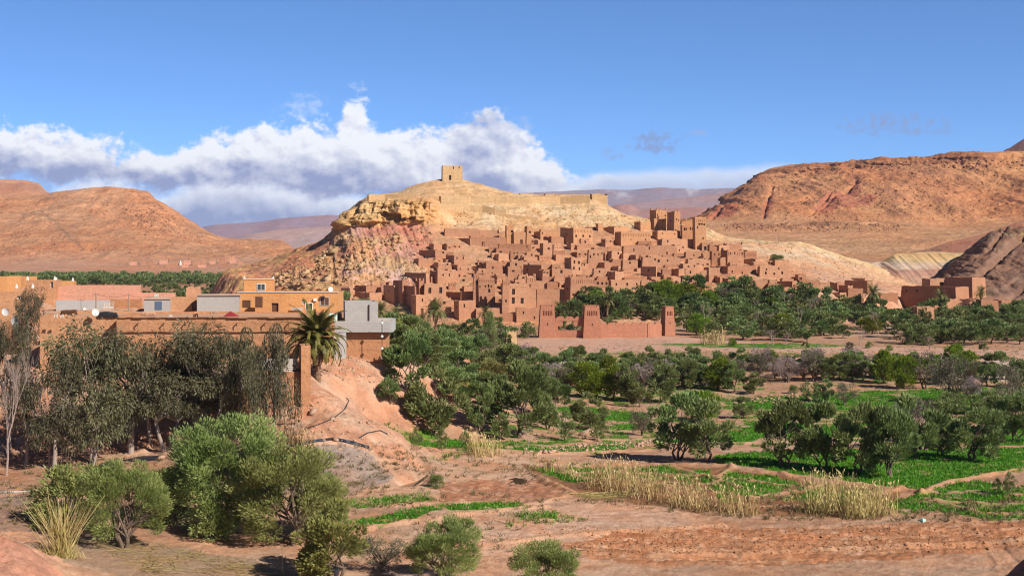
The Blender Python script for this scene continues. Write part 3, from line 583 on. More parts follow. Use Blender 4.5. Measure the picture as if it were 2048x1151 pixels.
def build_mesa():
    px = np.arange(1120, 2420, 2.2)
    L = [flat_curve(at_z(-4, 560), 560), flat_curve(533, 800), [(1120,500,1000),(1500,497,1000),(1700,508,1000),(2420,500,1000)], [(1120,466,1250),(1500,465,1250),(1800,470,1250),(2420,470,1250)],
         [(1120,446,1450),(1400,441,1450),(1600,440,1450),(1800,444,1450),(1900,452,1450),(2048,446,1450),(2420,430,1450)],
         [(1120,450,1600),(1385,441,1600),(1440,416,1600),(1500,395,1600),(1600,380,1600),(1800,372,1600),(1900,380,1600),(1980,385,1600),(2048,372,1600),(2420,345,1600)],
         [(1120,452,1720),(1388,442,1700),(1445,411,1700),(1500,368,1710),(1520,355,1715),(1600,344,1720),(1700,337,1720),(1800,334,1720),(1900,326,1720),(1960,322,1720),(2048,322,1750),(2420,310,1750)],
         [(1120,454,1740),(1390,442,1720),(1447,410,1722),(1486,383,1725),(1506,360,1728),(1530,344,1730),(1600,334,1734),(1700,326,1734),(1760,319,1734),(1850,317,1734),(1870,312,1734),(1900,308,1734),(1945,305,1736),(1970,307,1740),(2048,306,1800),(2420,300,1800)],
         [(1120,456,2000),(1392,443,1900),(1450,411,1900),(1508,356,1950),(1535,338,2000),(1580,329,2000),(1640,326,2000),(1760,319,2000),(1860,314,2000),(1900,307,2000),(1950,305,2000),(2048,302,2050),(2420,296,2100)]]
    L.append([(a, b + 60, d + 500) for a, b, d in L[-1]])
    PX, PY, X, Y, Z, T = loft(L, px, [20, 30, 45, 45, 70, 75, 26, 16, 14], 3)
    N = normals(X, Y, Z); N *= np.sign(-N[..., 1:2] + 0.3 * N[..., 2:3] + 1e-6)
    rough = fbm(X * .018, Y * .018, Z * .03, 7, .58, 101); cr = fbm(X * .05, Z * .05, Y * .05, 5, .6, 103, True)
    # gullies running down the face, leaning to the left
    gul = fbm((X + Z * 0.75) * .014, Z * .004, octv=4, s=105, ridged=True)
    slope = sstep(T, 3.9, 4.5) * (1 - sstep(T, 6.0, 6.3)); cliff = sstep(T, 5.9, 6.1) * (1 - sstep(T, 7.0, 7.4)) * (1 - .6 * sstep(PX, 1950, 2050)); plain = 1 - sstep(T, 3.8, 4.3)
    fine = fbm(X * .09, Y * .09, Z * .09, 5, .62, 108); cl = cliff[..., None]; H_ = N.copy(); H_[..., 2] *= .12; N = N * (1 - cl) + H_ * cl
    d = slope * (rough * 5 + np.minimum(gul, .3) * 8 + fbm((X + Z * .5) * .045, Z * .012, octv=3, s=106, ridged=True) * 2.6 + fine * 3.0) + cliff * (cr * 11 + rough * 5 + fine * 8 + (_h(np.floor(X / 14 + rough).astype(np.int64), np.floor(Z / 7 + cr * .4).astype(np.int64), np.zeros(X.shape, np.int64), 5) - .5) * 10) + plain * sstep(T, 1, 1.6) * (rough * 2.2 + fine * 1.0) + sstep(T, 7, 7.4) * rough * 1.2
    scarp = np.exp(-((PY - 452 - 6 * fbm(X * .01, Y * .01, octv=3, s=107)) / 7.0) ** 2) * sstep(PX, 1440, 1500) * (1 - sstep(PX, 1780, 1840)) * (T < 4.2)
    d += scarp * fbm(X * .06, Y * .06, Z * .06, 4, .6, 109) * 6
    for a, b, ww, dp in (([(1530,395),(1555,382)], [(1525,430),(1545,405)], 7, 9), ([(1712,368),(1640,420)], None, 8, 11), ([(1660,395),(1625,425)], None, 8, 9), ([(1450,415),(1425,436)], None, 6, 8), ([(1545,378),(1528,432)], None, 6, 8)):
        r = polyline_dist(PX, PY, a if b is None else a); d -= np.exp(-((r + rough * 5) / (ww * .5)) ** 2) * dp * .75 * (T > 4) * (T < 6.2) * (.6 + fine)
    X = X + N[..., 0] * d; Y = Y + N[..., 1] * d; Z = Z + N[..., 2] * d
    n1 = fbm(X * .008, Y * .008, Z * .015, 5, .55, 111); n2 = fbm(X * .04, Y * .04, Z * .05, 5, .62, 113)
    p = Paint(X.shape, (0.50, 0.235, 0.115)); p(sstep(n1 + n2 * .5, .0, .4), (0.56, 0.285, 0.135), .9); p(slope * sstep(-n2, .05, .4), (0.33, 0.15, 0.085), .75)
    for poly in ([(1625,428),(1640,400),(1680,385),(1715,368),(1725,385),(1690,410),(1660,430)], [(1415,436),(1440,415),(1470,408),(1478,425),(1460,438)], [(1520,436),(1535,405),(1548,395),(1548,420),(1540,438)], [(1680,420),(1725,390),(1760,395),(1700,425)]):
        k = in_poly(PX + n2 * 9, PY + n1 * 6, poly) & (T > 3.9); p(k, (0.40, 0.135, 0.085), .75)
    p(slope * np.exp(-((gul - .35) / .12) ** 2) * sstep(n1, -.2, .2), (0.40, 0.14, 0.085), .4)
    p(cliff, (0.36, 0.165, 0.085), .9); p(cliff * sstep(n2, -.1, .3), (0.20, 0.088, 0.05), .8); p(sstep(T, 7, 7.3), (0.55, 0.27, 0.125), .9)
    p(sstep(PX, 1950, 2040) * sstep(T, 4.8, 5.6), (0.57, 0.30, 0.135), .7)
    p(plain, (0.54, 0.295, 0.155)); p(plain * sstep(n1 + n2 * .3, .0, .35), (0.60, 0.345, 0.195), .85); p(plain * sstep(-n1, .1, .4), (0.47, 0.235, 0.135), .7); p(scarp * sstep(n2, -.1, .2), (0.30, 0.155, 0.09), .85)
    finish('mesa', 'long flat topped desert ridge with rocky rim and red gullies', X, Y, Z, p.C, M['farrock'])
    px = np.arange(1960, 2400, 3.0)
    L = [flat_curve(420, 3300), [(1960,330,3600),(2005,306,3600),(2022,294,3600),(2035,285,3600),(2060,270,3600),(2200,240,3600),(2400,260,3600)]]; L.append([(a, b + 50, d + 500) for a, b, d in L[-1]])
    PX, PY, X, Y, Z, T = loft(L, px, [50, 6], 1); Z = Z + fbm(X * .012, Y * .012, Z * .02, 5, .6, 117) * 7
    finish('dark_peak', 'dark brown peak rising behind the ridge', X, Y, Z, Paint(X.shape, (0.22, 0.10, 0.07)).C, M['farrock'])
def build_dark_hill():
    px = np.arange(1790, 2420, 1.5)
    L = [flat_curve(at_z(-2, 405), 405), [(1790,at_z(-1,500),500),(1822,614,462),(1850,606,464),(1880,603,466),(1950,603,466),(2048,606,470),(2420,606,470)], [(1790,606,545),(1850,602,545),(1880,574,545),(1920,548,545),(1950,540,545),(2048,535,545),(2420,530,545)],
         [(1790,604,580),(1845,600,580),(1870,564,580),(1900,533,580),(1950,497,580),(1980,480,580),(2048,476,580),(2420,462,580)], [(1790,603,610),(1845,600,610),(1870,560,610),(1900,530,610),(1950,489,610),(1980,464,610),(2010,455,610),(2048,451,610),(2420,430,610)]]
    L.append([(a, b + 70, d + 70) for a, b, d in L[-1]])
    PX, PY, X, Y, Z, T = loft(L, px, [10, 60, 60, 30, 20], 3)
    N = normals(X, Y, Z); N *= np.sign(-N[..., 1:2] + 0.3 * N[..., 2:3] + 1e-6)
    # strata dipping to the left, cut by ribs
    strat = fbm((X * .45 - Z * .75) * .26, (X * .75 + Z * .45) * .02, octv=4, s=121); flute = fbm((X * .7 + Z * .55) * .25, Z * .03, octv=3, s=123, ridged=True); rough = fbm(X * .08, Y * .08, Z * .08, 5, .55, 125)
    on = sstep(T, 1.0, 1.5)
    d = on * (strat * 1.7 + np.minimum(flute, .3) * 1.6 + rough * 1.0 + fbm(X * .4, Y * .4, Z * .4, 4, .6, 126) * .8)
    for a, ww, dp in (([(2048,470),(1990,520),(1950,560),(1910,600)], 6, 3.2), ([(2010,458),(1985,492),(1955,510),(1900,548)], 3, 1.6), ([(2048,575),(2020,600)], 5, 2.4)):
        d -= np.exp(-(polyline_dist(PX, PY, a) / ww) ** 2) * dp * on
    X = X + N[..., 0] * d; Y = Y + N[..., 1] * d; Z = Z + N[..., 2] * d
    n2 = fbm(X * .15, Y * .15, Z * .15, 4, .6, 127)
    p = Paint(X.shape, (0.235, 0.145, 0.105)); p(sstep(strat, 0, .35), (0.32, 0.215, 0.155), .85); p(sstep(-strat + n2 * .4, .1, .4), (0.17, 0.095, 0.07), .8)
    p(sstep(T, 2.7, 3.4) * sstep(n2 + strat, -.1, .3), (0.34, 0.275, 0.155), .75); p(1 - sstep(T, .9, 1.3), (0.47, 0.26, 0.175)); p(np.exp(-(polyline_dist(PX + n2 * 4, PY, [(2048,545),(2010,575),(1960,598)]) / 3) ** 2), (0.34, 0.225, 0.165), .6)
    finish('dark_hill', 'dark layered hillside cut by ribs and gullies', X, Y, Z, p.C, M['darkrock'])
    px = np.arange(1820, 2420, 2.5)
    L = [flat_curve(560, 720), [(1820,505,760),(1860,498,760),(1900,482,760),(1930,476,760),(1980,462,760),(2048,440,760),(2420,420,760)]]; L.append([(a, b + 60, d + 90) for a, b, d in L[-1]])
    PX, PY, X, Y, Z, T = loft(L, px, [50, 8], 2); Z = Z + fbm(X * .03, Y * .03, Z * .05, 5, .55, 129) * 2.2
    p = Paint(X.shape, (0.36, 0.19, 0.135)); p(sstep(fbm(X * .05, Y * .05, Z * .1, 4, .6, 131), 0, .4), (0.27, 0.13, 0.105), .9)
    finish('brown_spur', 'low brown spur behind the dark hillside', X, Y, Z, p.C, M['darkrock'])
    # pale badlands between the village and the dark hill
    px = np.arange(1590, 2000, 1.3)
    L = [flat_curve(at_z(-3, 555), 555), [(1590,590,575),(1700,592,575),(1850,592,575),(2000,594,575)], [(1590,572,603),(1650,560,603),(1700,557,603),(1760,556,603),(1800,546,603),(1900,541,603),(2000,543,603)],
         [(1590,530,638),(1640,517,638),(1660,512,638),(1690,514,638),(1740,525,638),(1762,523,638),(1790,507,638),(1860,503,638),(1940,505,638),(2000,506,638)]]; L.append([(a, b + 70, d + 60) for a, b, d in L[-1]])
    PX, PY, X, Y, Z, T = loft(L, px, [8, 50, 60, 10], 3)
    N = normals(X, Y, Z); N *= np.sign(-N[..., 1:2] + 0.3 * N[..., 2:3] + 1e-6)
    flute = fbm(X * .36 + (PX - 1850) * .008 * Z * .05, Z * .02, octv=3, s=133, ridged=True); rough = fbm(X * .06, Y * .06, Z * .06, 5, .55, 135)
    on = sstep(T, 1.2, 1.8) * (1 - sstep(T, 2.8, 3)); d = on * flute * .55 + rough * 1.2 * sstep(T, .8, 1.2) * (1 - .6 * on)
    X = X + N[..., 0] * d; Y = Y + N[..., 1] * d; Z = Z + N[..., 2] * d
    n2 = fbm(X * .1, Y * .1, Z * .1, 4, .6, 137); q = PY + n2 * 9
    p = Paint(X.shape, (0.52, 0.315, 0.225)); p(sstep(q, 560, 545), (0.49, 0.27, 0.205), .9); p(sstep(q, 541, 533), (0.60, 0.47, 0.37)); p(sstep(q, 528, 518), (0.58, 0.44, 0.235), .9); p(sstep(T, 3, 3.1), (0.55, 0.33, 0.18))
    finish('badlands_hill', 'pale fluted clay hill banded pink, white and cream', X, Y, Z, p.C, M['hillrock'])
def build_mountains():
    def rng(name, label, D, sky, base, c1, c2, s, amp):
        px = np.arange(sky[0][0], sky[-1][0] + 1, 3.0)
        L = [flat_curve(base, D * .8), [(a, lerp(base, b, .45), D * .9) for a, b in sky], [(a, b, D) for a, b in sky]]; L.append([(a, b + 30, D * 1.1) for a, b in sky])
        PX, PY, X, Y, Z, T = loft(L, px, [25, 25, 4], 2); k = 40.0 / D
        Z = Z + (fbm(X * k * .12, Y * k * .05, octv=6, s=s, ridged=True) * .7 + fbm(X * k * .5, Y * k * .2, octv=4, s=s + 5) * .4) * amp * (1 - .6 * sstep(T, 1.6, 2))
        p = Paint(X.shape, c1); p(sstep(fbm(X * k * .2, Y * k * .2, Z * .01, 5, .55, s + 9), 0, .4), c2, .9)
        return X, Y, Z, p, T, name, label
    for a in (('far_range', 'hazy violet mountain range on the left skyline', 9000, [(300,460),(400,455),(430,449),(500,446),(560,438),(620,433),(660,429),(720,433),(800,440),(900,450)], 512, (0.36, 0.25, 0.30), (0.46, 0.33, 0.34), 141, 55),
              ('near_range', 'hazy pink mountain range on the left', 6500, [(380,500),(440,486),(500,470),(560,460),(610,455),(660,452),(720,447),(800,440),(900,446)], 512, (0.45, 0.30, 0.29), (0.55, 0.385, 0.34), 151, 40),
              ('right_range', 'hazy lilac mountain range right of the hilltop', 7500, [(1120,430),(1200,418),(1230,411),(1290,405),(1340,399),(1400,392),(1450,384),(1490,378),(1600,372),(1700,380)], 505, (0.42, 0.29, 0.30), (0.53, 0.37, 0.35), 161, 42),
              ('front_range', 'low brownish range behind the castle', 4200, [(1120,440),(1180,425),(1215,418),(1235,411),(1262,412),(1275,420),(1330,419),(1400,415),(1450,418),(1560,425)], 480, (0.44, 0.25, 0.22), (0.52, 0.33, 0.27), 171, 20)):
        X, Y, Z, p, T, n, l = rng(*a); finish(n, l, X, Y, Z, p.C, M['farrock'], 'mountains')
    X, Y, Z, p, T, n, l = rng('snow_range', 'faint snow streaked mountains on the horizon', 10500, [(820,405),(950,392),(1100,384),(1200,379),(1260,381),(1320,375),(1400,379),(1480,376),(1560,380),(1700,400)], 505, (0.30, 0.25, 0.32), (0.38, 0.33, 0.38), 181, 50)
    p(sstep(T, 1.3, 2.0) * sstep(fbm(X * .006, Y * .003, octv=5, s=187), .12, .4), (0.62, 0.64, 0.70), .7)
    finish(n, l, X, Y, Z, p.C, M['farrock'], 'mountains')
village_hill = build_village_hill(); build_left_hill(); build_mesa(); build_dark_hill(); build_mountains()
bpy.context.view_layer.update()
TERR = [o for o in scene.collection.objects if o.type == 'MESH' and o.get('kind') == 'structure' and o.name in ('ground', 'village_hill', 'dark_hill', 'badlands_hill', 'mesa', 'left_hill')]
def hit(px, py, only=None):
    """the ground seen at (px, py)"""
    d = Vector(((px - CX) / F, 1, -(py - HY) / F)).normalized(); o0 = Vector((0, 0, CH)); best = None
    for o in TERR:
        if only and o.name not in only: continue
        ok, loc, nor, idx = o.ray_cast(o0, d)
        if ok and (best is None or loc.y < best.y): best = loc.copy()
    return best
def ground_z(x, y, names=('ground', 'village_hill')):
    z = None
    for o in TERR:
        if o.name in names:
            ok, loc, nor, idx = o.ray_cast(Vector((x, y, 400)), Vector((0, 0, -1)))
            if ok and (z is None or loc.z > z): z = loc.z
    return 0.0 if z is None else z
# ---------------------------------------------------------------- earth houses
class Wall:
    """an upright wall built of a grid of faces with holes and recesses; local frame: u along, n outwards"""
    def __init__(s, mb, rng): s.mb = mb; s.rng = rng
    def side(s, p0, p1, z0, z1, opens=(), top=None, thick=0.35, drop=0.55, squeeze=None):
        p0 = Vector(p0); p1 = Vector(p1); L = (p1 - p0).length; u = (p1 - p0) / L; n = Vector((u.y, -u.x, 0)); sq = squeeze or (lambda q: q)
        us = {0.0, L}; zs = {z0, z1}
        for o in opens: us |= {o[0], o[0] + o[2]}; zs |= {o[1], o[1] + o[3]}
        k = max(2, int(L / 1.3)); [us.add(L * i / k) for i in range(1, k)]
        us = sorted(us); us = [a for i, a in enumerate(us) if i == 0 or a - us[i - 1] > 1e-3]; zs = sorted(zs)
        tz = [z1 + (top(a / L) if top else 0) for a in us]
        def pt(i, j, d=0.0):
            z = tz[i] if j == len(zs) - 1 else zs[j]
            q = p0 + u * us[i] - n * d; return sq(Vector((q.x, q.y, z)))
        for i in range(len(us) - 1):
            for j in range(len(zs) - 1):
                um, zm = (us[i] + us[i + 1]) / 2, (zs[j] + zs[j + 1]) / 2
                o = next((o for o in opens if o[0] < um < o[0] + o[2] and o[1] < zm < o[1] + o[3]), None)
                if not o: s.mb.face(pt(i, j), pt(i + 1, j), pt(i + 1, j + 1), pt(i, j + 1)); continue
                d = o[4]
                if o[5]: s.mb.face(pt(i, j, d), pt(i + 1, j, d), pt(i + 1, j + 1, d), pt(i, j + 1, d))
                if abs(us[i] - o[0]) < 2e-3: s.mb.face(pt(i, j), pt(i, j + 1), pt(i, j + 1, d), pt(i, j, d))
                if abs(us[i + 1] - o[0] - o[2]) < 2e-3: s.mb.face(pt(i + 1, j), pt(i + 1, j, d), pt(i + 1, j + 1, d), pt(i + 1, j + 1))
                if abs(zs[j] - o[1]) < 2e-3: s.mb.face(pt(i, j), pt(i, j, d), pt(i + 1, j, d), pt(i + 1, j))
                if abs(zs[j + 1] - o[1] - o[3]) < 2e-3: s.mb.face(pt(i, j + 1), pt(i + 1, j + 1), pt(i + 1, j + 1, d), pt(i, j + 1, d))
        J = len(zs) - 1
        for i in range(len(us) - 1):          # parapet: cap and inner face
            a, b, c, d = pt(i, J), pt(i + 1, J), pt(i + 1, J, thick), pt(i, J, thick)
            s.mb.face(a, b, c, d)
            e = Vector((c.x, c.y, z1 - drop)); f = Vector((d.x, d.y, z1 - drop)); s.mb.face(d, c, e, f)
        return [(o, p0, u, n, sq) for o in opens]
def pane(o, parent, mat, name='window', frame=None, off=0.03):
    """a closed leaf standing in the bottom of a wall opening"""
    (u0, z0, w_, h_, d, _), p0, u, n, sq = o
    mb = MB(); g = 0.01
    def tf(q):
        p = p0 + u * (u0 + q.x) - n * (d - off + q.y); return sq(Vector((p.x, p.y, z0 + q.z)))
    mb.box(-g, w_ + g, 0, 0.06, -g, h_ + g, tf); ob = mb.build(name, mat, parent)
    if frame:
        fb = MB(); t = max(0.05, w_ * .10)
        for a, b, c, e in ((0, w_, 0, t), (0, w_, h_ - t, h_), (0, t, t, h_ - t), (w_ - t, w_, t, h_ - t), (w_ / 2 - t / 2, w_ / 2 + t / 2, t, h_ - t)): fb.box(a, b, -0.06, 0, c, e, tf)
        fb.build('frame', frame, ob)
    return ob
def mud_house(xs, x0, x1, yt, yb, spec='', D=None, mat='mud', label=None, cat='house', group=None, name='mud_house', dep=None, yaw=None, z0=None, rng=None, winmat='dark', frame=None, roofmat='roof', batter=0.03, jit=0.30, below=2.5, drop=0.55):
    rng = rng or random.Random(int(x0 * 131 + yt * 17 + x1))
    if D is None:
        p = hit((x0 + x1) / 2, yb, ('village_hill', 'ground', 'badlands_hill', 'dark_hill')); D = p.y if p else 500
    if z0 is None: z0 = CH - (yb - HY) / F * D
    z1 = CH - (yt - HY) / F * D; h = z1 - z0
    ws = (x0 - xs) / F * D; wf = (x1 - x0) / F * D
    if yaw is None:
        if ws > 0.3:
            dep = dep or max(ws / math.sin(R(38 if ws > 4 else 27)), 3.2); th = math.asin(min(.95, ws / dep))
        else: dep = dep or max(3.0, min(8.0, wf * .8)); th = R(rng.uniform(-2, 7))
    else: th = R(yaw); dep = dep or (ws / max(.1, math.sin(th)))
    W = wf / math.cos(th)
    c = P(x0, yb, D); ux = Vector((math.cos(th), math.sin(th), 0)); vy = Vector((-math.sin(th), math.cos(th), 0))
    ctr = Vector((c.x, c.y, 0)) + ux * W / 2 + vy * dep / 2
    root = thing(name, (ctr.x, ctr.y, z0), label, cat, group, th)
    b = batter; shear = rng.uniform(-.035, .035) if mat in ('mud', 'mud_gold') else 0
    def sq(q):
        t = max(0, min(1.15, q.z / max(h, .1))); k = 1 - b * t
        return Vector((q.x * k + shear * q.z, q.y * (1 - b * t), q.z))
    x_, y_ = W / 2, dep / 2
    # openings of the front
    op = []; niches = 0
    def add(uu, zz, ww, hh, d=0.35, back=False):
        if uu > .15 and uu + ww < W - .15 and zz > 0 and zz + hh < h - .25 and all(uu + ww + .1 < o[0] or uu > o[0] + o[2] + .1 or zz + hh + .1 < o[1] or zz > o[1] + o[3] + .1 for o in op): op.append((uu, zz, ww, hh, d, back)); return True
    doors = []
    toks = spec.split()
    for tk in toks:
        k = tk[0]; a = tk[1:]
        if k == 'd':
            f_ = float(a) if a else .5
            if add(W * f_ - .5, 0.02, 1.0, min(2.1, h * .55)): doors.append(op[-1])
        elif k == 'a':
            f_ = float(a) if a else .5
            if add(W * f_ - .75, 0.02, 1.5, min(3.4, h * .7), .7): doors.append(op[-1])
        elif k == 'n':
            zz = h - 1.9; m = max(3, int(W / .75))
            for i in range(m): add(W * (i + .5) / m - .13, zz, .26, 1.15, .16, True)
        elif k == 'k':
            zz = h - 1.2; m = max(3, int(W / .6))
            for i in range(m): add(W * (i + .5) / m - .12, zz, .24, .5, .16, True)
        elif k in 'wWvs':   # w: small row high, v: row lower, W: two tall, s: scattered
            m = int(a[0]); fz = {'w': .66, 'v': .33, 'W': .45, 's': .5}[k]
            if len(a) > 1: fz = float(a[1:])
            ww, hh = {'W': (1.0, 1.9)}.get(k, (rng.uniform(.38, .85), rng.uniform(.55, 1.15)))
            for i in range(m):
                fu = (i + .5) / m + (rng.uniform(-.25, .25) / m if k != 'W' else 0); zz = h * (fz if k != 's' else rng.uniform(.2, .75))
                v_ = 1 if k == 'W' else rng.uniform(.75, 1.25); add(W * fu - ww * v_ / 2, zz + (0 if k == 'W' else rng.uniform(-.25, .25)), ww * v_, hh * rng.uniform(.85, 1.1))
    ruin = 'r' in toks
    off = rng.uniform(0, 50)
    def top(t, s_=off):
        v = (float(vnoise(np.array([t * W * .8 + s_]), np.array([s_]), s=5)[0]) - .5) * 2 * jit
        if ruin: v = -abs(float(vnoise(np.array([t * W * .35 + s_]), np.array([s_ * 2]), s=6)[0])) * min(2.2, h * .45) + v
        return v
    mb = MB(); wl = Wall(mb, rng); dr = min(drop, h * .4) if not ruin else min(h * .75, 3.0)
    A = (-x_, -y_, 0); B = (x_, -y_, 0); C_ = (x_, y_, 0); E = (-x_, y_, 0)
    ops = wl.side(A, B, 0, h, op, top, drop=dr, squeeze=sq)
    lo = []
    if ws > 1.2 and h > 3 and not ruin:
        m = max(1, int(dep / 4)); lo = [(dep * (i + .5) / m - .3, h * .6, .55, .8, .3, False) for i in range(m) if rng.random() < .6]
        if 'l' in toks: m = max(3, int(dep / .9)); lo = [(dep * (i + .5) / m - .18, h * .68, .34, 1.3, .2, True) for i in range(m)]
    ops2 = wl.side(E, A, 0, h, lo, top, drop=dr, squeeze=sq)
    wl.side(B, C_, 0, h, (), top, drop=dr, squeeze=sq); wl.side(C_, E, 0, h, (), top, drop=dr, squeeze=sq)
    for q0, q1 in ((A, B), (B, C_), (C_, E), (E, A)):
        mb.face((q0[0] * 1.02, q0[1] * 1.02, -below), (q1[0] * 1.02, q1[1] * 1.02, -below), q1, q0)
    kx, ky = x_ * (1 - b) , y_ * (1 - b)
    if 'm' in toks:
        for sx in (-1, 1):
            for sy in (-1, 1):
                q = .45; mb.box(sx * kx - (q if sx > 0 else 0), sx * kx + (q if sx < 0 else 0), sy * ky - (q if sy > 0 else 0), sy * ky + (q if sy < 0 else 0), h - .1, h + .75)
    if 'c' in toks:
        m = max(2, int(W / 1.5))
        for i in range(m): x = -kx + 2 * kx * (i + .5) / m; mb.box(x - .3, x + .3, -ky, -ky + .3, h - .1, h + .5)
    mb.build('wall', M[mat], root)
    if not ruin or 'f' in toks:
        rb = MB(); kk = 1 - b; ins = .2; zz = h - dr + .03
        m = max(2, int(W / 1.5)); n_ = max(2, int(dep / 1.5))
        g = [[Vector(((-x_ + ins + (2 * x_ - 2 * ins) * i / m) * kk, (-y_ + ins + (2 * y_ - 2 * ins) * j / n_) * kk, zz + rng.uniform(-.05, .05))) for i in range(m + 1)] for j in range(n_ + 1)]
        for j in range(n_):
            for i in range(m): rb.face(g[j][i], g[j][i + 1], g[j + 1][i + 1], g[j + 1][i])
        rb.build('roof', M[roofmat], root)
    for o in ops:
        if o[0][5]: continue
        isd = o[0] in doors; pane(o, root, M['wood'] if isd and rng.random() < .5 else M['dark' if isd else winmat], 'door' if isd else 'window', None if isd else frame)
    for o in ops2:
        if not o[0][5]: pane(o, root, M['dark'])
    return root
